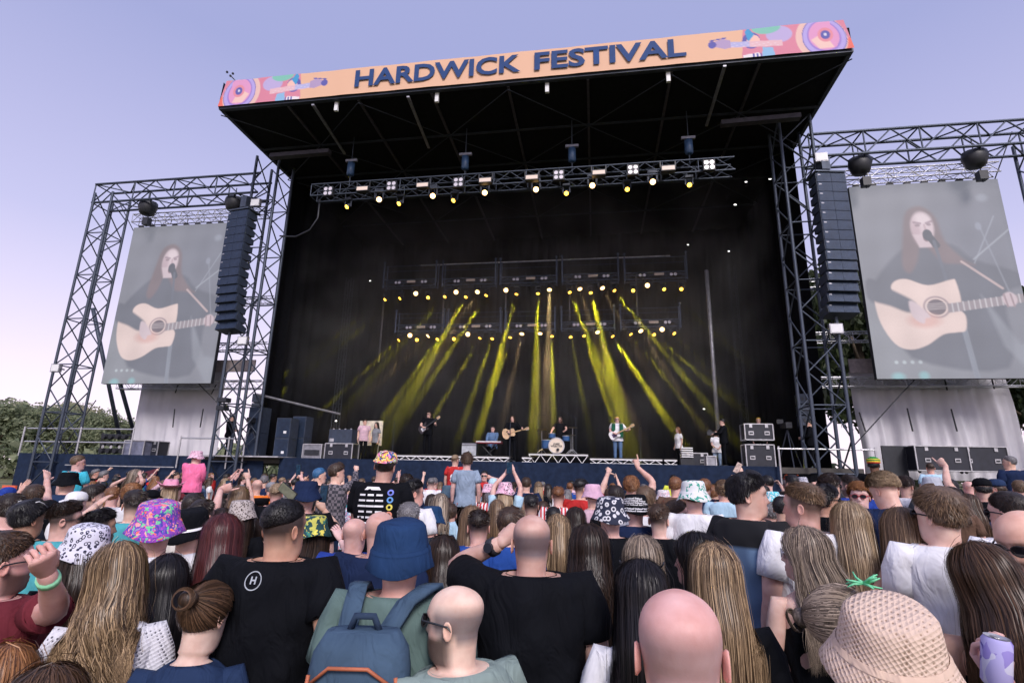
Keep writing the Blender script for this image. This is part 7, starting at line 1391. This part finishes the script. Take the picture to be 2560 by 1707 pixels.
# ================================================================== things people wear, hold and carry
def ring_on(root, ps, ad, side, name, mat, r=.034, w_=.02, back=.03, face=None):
    S0, e_, w__, _ = ad[side]; d = _n(np.array(w__) - np.array(e_)); c = np.array(w__) - d * back; o = MB().tube([c - d * w_ / 2, c + d * w_ / 2], r, 14).build(name, mat, root, True)
    if face: q_ = np.cross(d, [0, 0, 1.]); q_ = _n(q_); q_ = -q_ if q_[1] > 0 else q_; MB().tube([c + q_ * r * .8, c + q_ * (r + .010)], .021, 14).build('watch_face', face, o)
    return o
t_, ps_, so_, ad_, zc_ = a; ring_on(t_, ps_, ad_, 'R', 'wristband', plain('lime_band', (.35, .85, .50), .5, var=.05), .036, .026, .05)
t_, ps_, so_, ad_, zc_ = bb; ring_on(t_, ps_, ad_, 'L', 'watch', BLACKPL, .040, .030, .04, CASEPLY)
t_, ps_, so_, ad_, zc_ = big1; ring_on(t_, ps_, ad_, 'R', 'watch', BLACKPL, .036, .028, .03, CASEPLY)
def ringmesh(r0, r1, n=28): return MB().add([(r * math.cos(i * 6.2832 / n), r * math.sin(i * 6.2832 / n), 0) for r in (r0, r1) for i in range(n)], [(i, (i + 1) % n, n + (i + 1) % n, n + i) for i in range(n)]).mesh('badge')
GP = plain('grey_print', (.35, .38, .42), .7)
zc0 = ps_.dz; onback(t_, so_, ringmesh(.030, .034), 'logo_ring', GP, -.035, 1.43 + zc0, 1.0); onback(t_, so_, text_mesh('H', .036, .001), 'logo', GP, -.035, 1.43 + zc0, 1.0)
t_, ps_, so_, ad_, zc_ = pj; PN = plain('dark_print', (.05, .07, .12), .7); onback(t_, so_, text_mesh('PIJ', .13, .006), 'lettering', PN, .06, 1.15 + ps_.dz, 1.0)
for i, (x0, z0, x1, z1) in enumerate(((-.08, 1.24, .0, 1.34), (.0, 1.34, .04, 1.30), (.04, 1.30, .10, 1.37), (.10, 1.37, .18, 1.24), (-.02, 1.24, .03, 1.30), (.05, 1.24, .10, 1.30))):
    d_ = math.atan2(z1 - z0, x1 - x0); L_ = math.hypot(x1 - x0, z1 - z0); onback(t_, so_, MB().add([(-L_ / 2, -.003, 0), (L_ / 2, -.003, 0), (L_ / 2, .004, 0), (-L_ / 2, .004, 0)], [(0, 1, 2, 3)]).mesh('print'), 'mountain_print', PN, (x0 + x1) / 2, (z0 + z1) / 2 + ps_.dz, 1.0, d_)
t_, ps_, so_, ad_, zc_ = rj; WP = plain('white_print', (.75, .75, .78), .6); onback(t_, so_, text_mesh('8', .30, .012), 'number', WP, 0, 1.17 + ps_.dz, 1.0)
t_, ps_, so_, ad_, zc_ = sh
lines = ['JUNE', 'LEEDS', 'YORK', 'BATH', 'HULL', 'DERBY', 'LUTON', 'POOLE']
for r_ in range(9):
    for c_ in range(3):
        w_ = .05 + .02 * ((r_ * 7 + c_ * 3) % 3) / 2; onback(t_, so_, MB().add([(-w_ / 2, -.007, 0), (w_ / 2, -.007, 0), (w_ / 2, .007, 0), (-w_ / 2, .007, 0)], [(0, 1, 2, 3)]).mesh('print'), 'printed_line', WP, -.10 + .072 * c_, 1.40 - .042 * r_ + ps_.dz, 1.0)
onback(t_, so_, MB().add([(-.07, -.012, 0), (.07, -.012, 0), (.05, .012, 0), (-.05, .012, 0)], [(0, 1, 2, 3)]).mesh('print'), 'printed_title', WP, -.02, 1.45 + ps_.dz, 1.0)
for i, cc in enumerate(((.15, .2, .7), (.12, .35, .75), (.75, .65, .1), (.8, .3, .2), (.6, .15, .5), (.15, .5, .3), (.7, .2, .6))): onback(t_, so_, ringmesh(.012, .024, 14), 'printed_ring', plain(f'print_colour_{i}', cc, .6), .125, 1.42 - .055 * i + ps_.dz, 1.0)
dn[2].data.materials[0] = zsplit('yoke2', 1.35 + dn[1].dz, (.10, .17, .28), FAB['black'])
# lettered bucket hat
t_, ps_, so_, ad_, zc_ = tx
for r_, zz in enumerate((.012, .030, .048, .066)):
    me = text_mesh('Shitfaced! ' * 4, .019, .0006, space=.95)
    for v in me.vertices:
        az = math.pi - v.co[0] / .10 + r_ * .35; z = zz + v.co[1] + .006 * math.sin(az * 2 + 1); rx = np.interp(z, [.0, .05, .085], [.106, .100, .092]); v.co = ps_.head(np.array([[rx * math.sin(az), -.004 + rx * 1.14 * math.cos(az), 1.715 + z]]))[0]
    link('hat_lettering', me, t_, WP)
for r_, (rr, zz) in enumerate(((.124, -.016), (.138, -.034))):
    me = text_mesh('Shitfaced! ' * 5, .019, .0006, space=.95)
    for v in me.vertices:
        az = math.pi - v.co[0] / .12 + .5 * r_; f_ = v.co[1] / .02 * .012; R_ = rr - f_; v.co = ps_.head(np.array([[R_ * math.sin(az) * .99, -.004 + R_ * 1.125 * math.cos(az), 1.715 + zz + f_ * 1.4 + .003]]))[0]
    link('hat_lettering', me, t_, WP)
# backpack
t_, ps_, so_, ad_, zc_ = bp
bk = thing('backpack', 'slate blue backpack with orange zips worn by the man in the navy bucket hat', 'backpack', t_.location, t_.rotation_euler.z); d0 = ps_.dz; SL = fabric('slate', (.055, .095, .15)); SLD = fabric('slate_dark', (.03, .05, .09)); OZ = plain('orange_zip', (.45, .13, .06), .6)
def rbox(cx, cy, cz, w_, d_, h_, n=20):
    rings = []
    for u in np.linspace(-1, 1, 11):
        s_ = (1 - abs(u) ** 4) ** .25 if abs(u) < 1 else .0; s_ = max(s_, .55); r_ = ring_pts(cz + u * h_ / 2, d_ / 2 * s_, -d_ / 2 * s_, w_ / 2 * (s_ * .6 + .4), n, 3.2); r_[:, 0] += cx; r_[:, 1] += cy; rings.append(r_)
    return rings
X0 = -.05
MB().loft(rbox(X0, -.255, 1.16 + d0, .32, .20, .54)).build('main_bag', SL, bk, True); MB().loft(rbox(X0 + .0, -.375, 1.07 + d0, .25, .09, .30)).build('front_pocket', SL, bk, True)
for pts in ([(-.13, -.345, 1.30), (-.07, -.362, 1.35), (.05, -.362, 1.35), (.12, -.345, 1.30)], [(-.11, -.425, 1.13), (-.02, -.428, 1.175), (.06, -.428, 1.18), (.11, -.42, 1.14)], [(.13, -.33, 1.32), (.150, -.33, 1.15), (.150, -.33, .98)], [(-.14, -.33, 1.32), (-.155, -.33, 1.15), (-.155, -.33, .98)], [(-.06, -.43, 1.10), (.0, -.435, 1.04), (.04, -.43, .95)]):
    MB().tube([(X0 + x, y, z + d0) for x, y, z in pts], .006, 6).build('zip', OZ, bk, True)
MB().tube([(X0 - .05, -.24, 1.42 + d0), (X0 - .03, -.25, 1.47 + d0), (X0 + .03, -.25, 1.47 + d0), (X0 + .05, -.24, 1.42 + d0)], .012, 8).build('top_handle', SLD, bk, True)
for s_ in (-1, 1):
    pa = [(X0 + s_ * .07, -.20, 1.41), (s_ * .09 + X0 * .5, -.165, 1.485), (s_ * .125, -.09, 1.522), (s_ * .135, .0, 1.515), (s_ * .135, .09, 1.45), (s_ * .14, .14, 1.3)]; P_ = np.array(pa) + np.array([0, 0, d0]); vs = []
    for k, p_ in enumerate(P_): vs += [p_ + np.array([-.032, 0, 0]), p_ + np.array([.032, 0, 0]), p_ + np.array([.032, -.004, .016]), p_ + np.array([-.032, -.004, .016])]
    MB().add(vs, [(4 * k + i, 4 * k + (i + 1) % 4, 4 * k + 4 + (i + 1) % 4, 4 * k + 4 + i) for k in range(len(P_) - 1) for i in range(4)] + [(3, 2, 1, 0)]).build('shoulder_strap', SL, bk, True)
# cans
def can(lb, sec, x, y, zc, tilt, cols, rot=0):
    p = at(*scp(sec, x, y), zc=zc); t = thing('drink_can', lb, 'drink can', p, rot); t.rotation_euler = (tilt[0], tilt[1], rot); m = pattern(cols[0], 'blobs', cols[1], 26)
    MB().lathe([(.027, -.060), (.033, -.052), (.033, .050), (.027, .060)], n=24, cap=False).build('printed_side', m, t, True); MB().lathe([(.001, .056), (.026, .056), (.027, .061), (.0285, .061)], n=24, cap=False).build('lid', ALU, t, True); MB().box((0, .008, .058), (.012, .02, .002)).build('ring_pull', ALU, t); return t
can('purple and lilac drink can at the bottom right corner', 'C', 2045, 1425, 1.4, (.1, .12), ('purple_can', [(.30, .25, .62), (.45, .42, .75), (.12, .10, .40), (.30, .25, .62), (.62, .62, .8)]))
can('red and white drink can held by the crew-cut man', 'A', 2045, 1010, 2.28, (0, -.1), ('red_can', [(.65, .06, .08), (.75, .75, .78), (.7, .7, .74), (.65, .06, .08)]))
P('C', 2870, 1130, 300, 'person beyond the right corner whose hand holds the purple can', 60, hair='short', hc='brown', top='black', zc=1.3, skin='r', arm=('L', 2110, 1600, .13, 'grip', dict(pole=(-.2, -.2, -1), dir=(-.35, .3, .9), nrm=(.5, -1, 0))))
def phone(lb, sec, x, y, zc, rx=.1, ry=0, rz=0, land=False, scr=(.02, .05, .09), em=0):
    p = at(*scp(sec, x, y), zc=zc); t = thing('phone', lb, 'phone', p); t.rotation_euler = (rx, ry, rz); w_, h_ = (.155, .075) if land else (.075, .155)
    MB().box((0, 0, 0), (w_, .009, h_)).build('case', BLACKPL, t); MB().box((0, -.006, 0), (w_ - .008, .002, h_ - .010)).build('screen', plain('phone_screen_%d' % int(scr[0] * 99), scr, .15, var=.5, scale=30, emit=scr if em else None, es=em), t)
phone('dark phone held up near the left end of the stage', 'A', 1928, 190, 8.0); phone('large tilted phone filming above the crew-cut man', 'A', 1858, 332, 4.0, .1, .6, 0, True, (.08, .08, .06), .4); phone('black phone held up right of the crew-cut man', 'A', 2092, 345, 4.9, .1, .1)
phone('phone held high by the woman in pink floral hat', 'B', 1094, 178, 6.9); phone('cream-backed phone held high in the right crowd', 'C', 372, 178, 7.3, .2, .5, 0, False, (.62, .48, .42)); phone('phone with dark blue screen held low beside the tanned blondes', 'C', 1320, 798, 2.8, -.7, -.15, 0, False, (.015, .04, .07), .15)
phone('small black phone in the hand of the sandy-haired man', 'C', 1492, 800, 2.5, .6, .3, 1.2); phone('dark phone raised in the middle left of the crowd', 'A', 1476, 305, 6.2)
# green hair clip of curled spikes
p = at(*scp('C', 1185, 925), zc=1.70); t = thing('hair_clip', 'spiky green coral-shaped hair clip on the braided woman', 'hair clip', p); mb = MB(); rg = random.Random(4)
for k in range(14):
    a1 = rg.uniform(0, 6.28); e1 = rg.uniform(-.3, .9); q1 = np.array([math.cos(a1) * math.cos(e1), math.sin(a1) * math.cos(e1), math.sin(e1)]); q2 = _n(q1 + np.array([rg.uniform(-.6, .6), 0, rg.uniform(-.5, .5)])); mb.tube([(0, 0, 0), q1 * .03, q1 * .03 + q2 * .022], [.005, .004, .002], 5)
mb.build('spikes', plain('clip_green', (.16, .60, .32), .4), t, True)
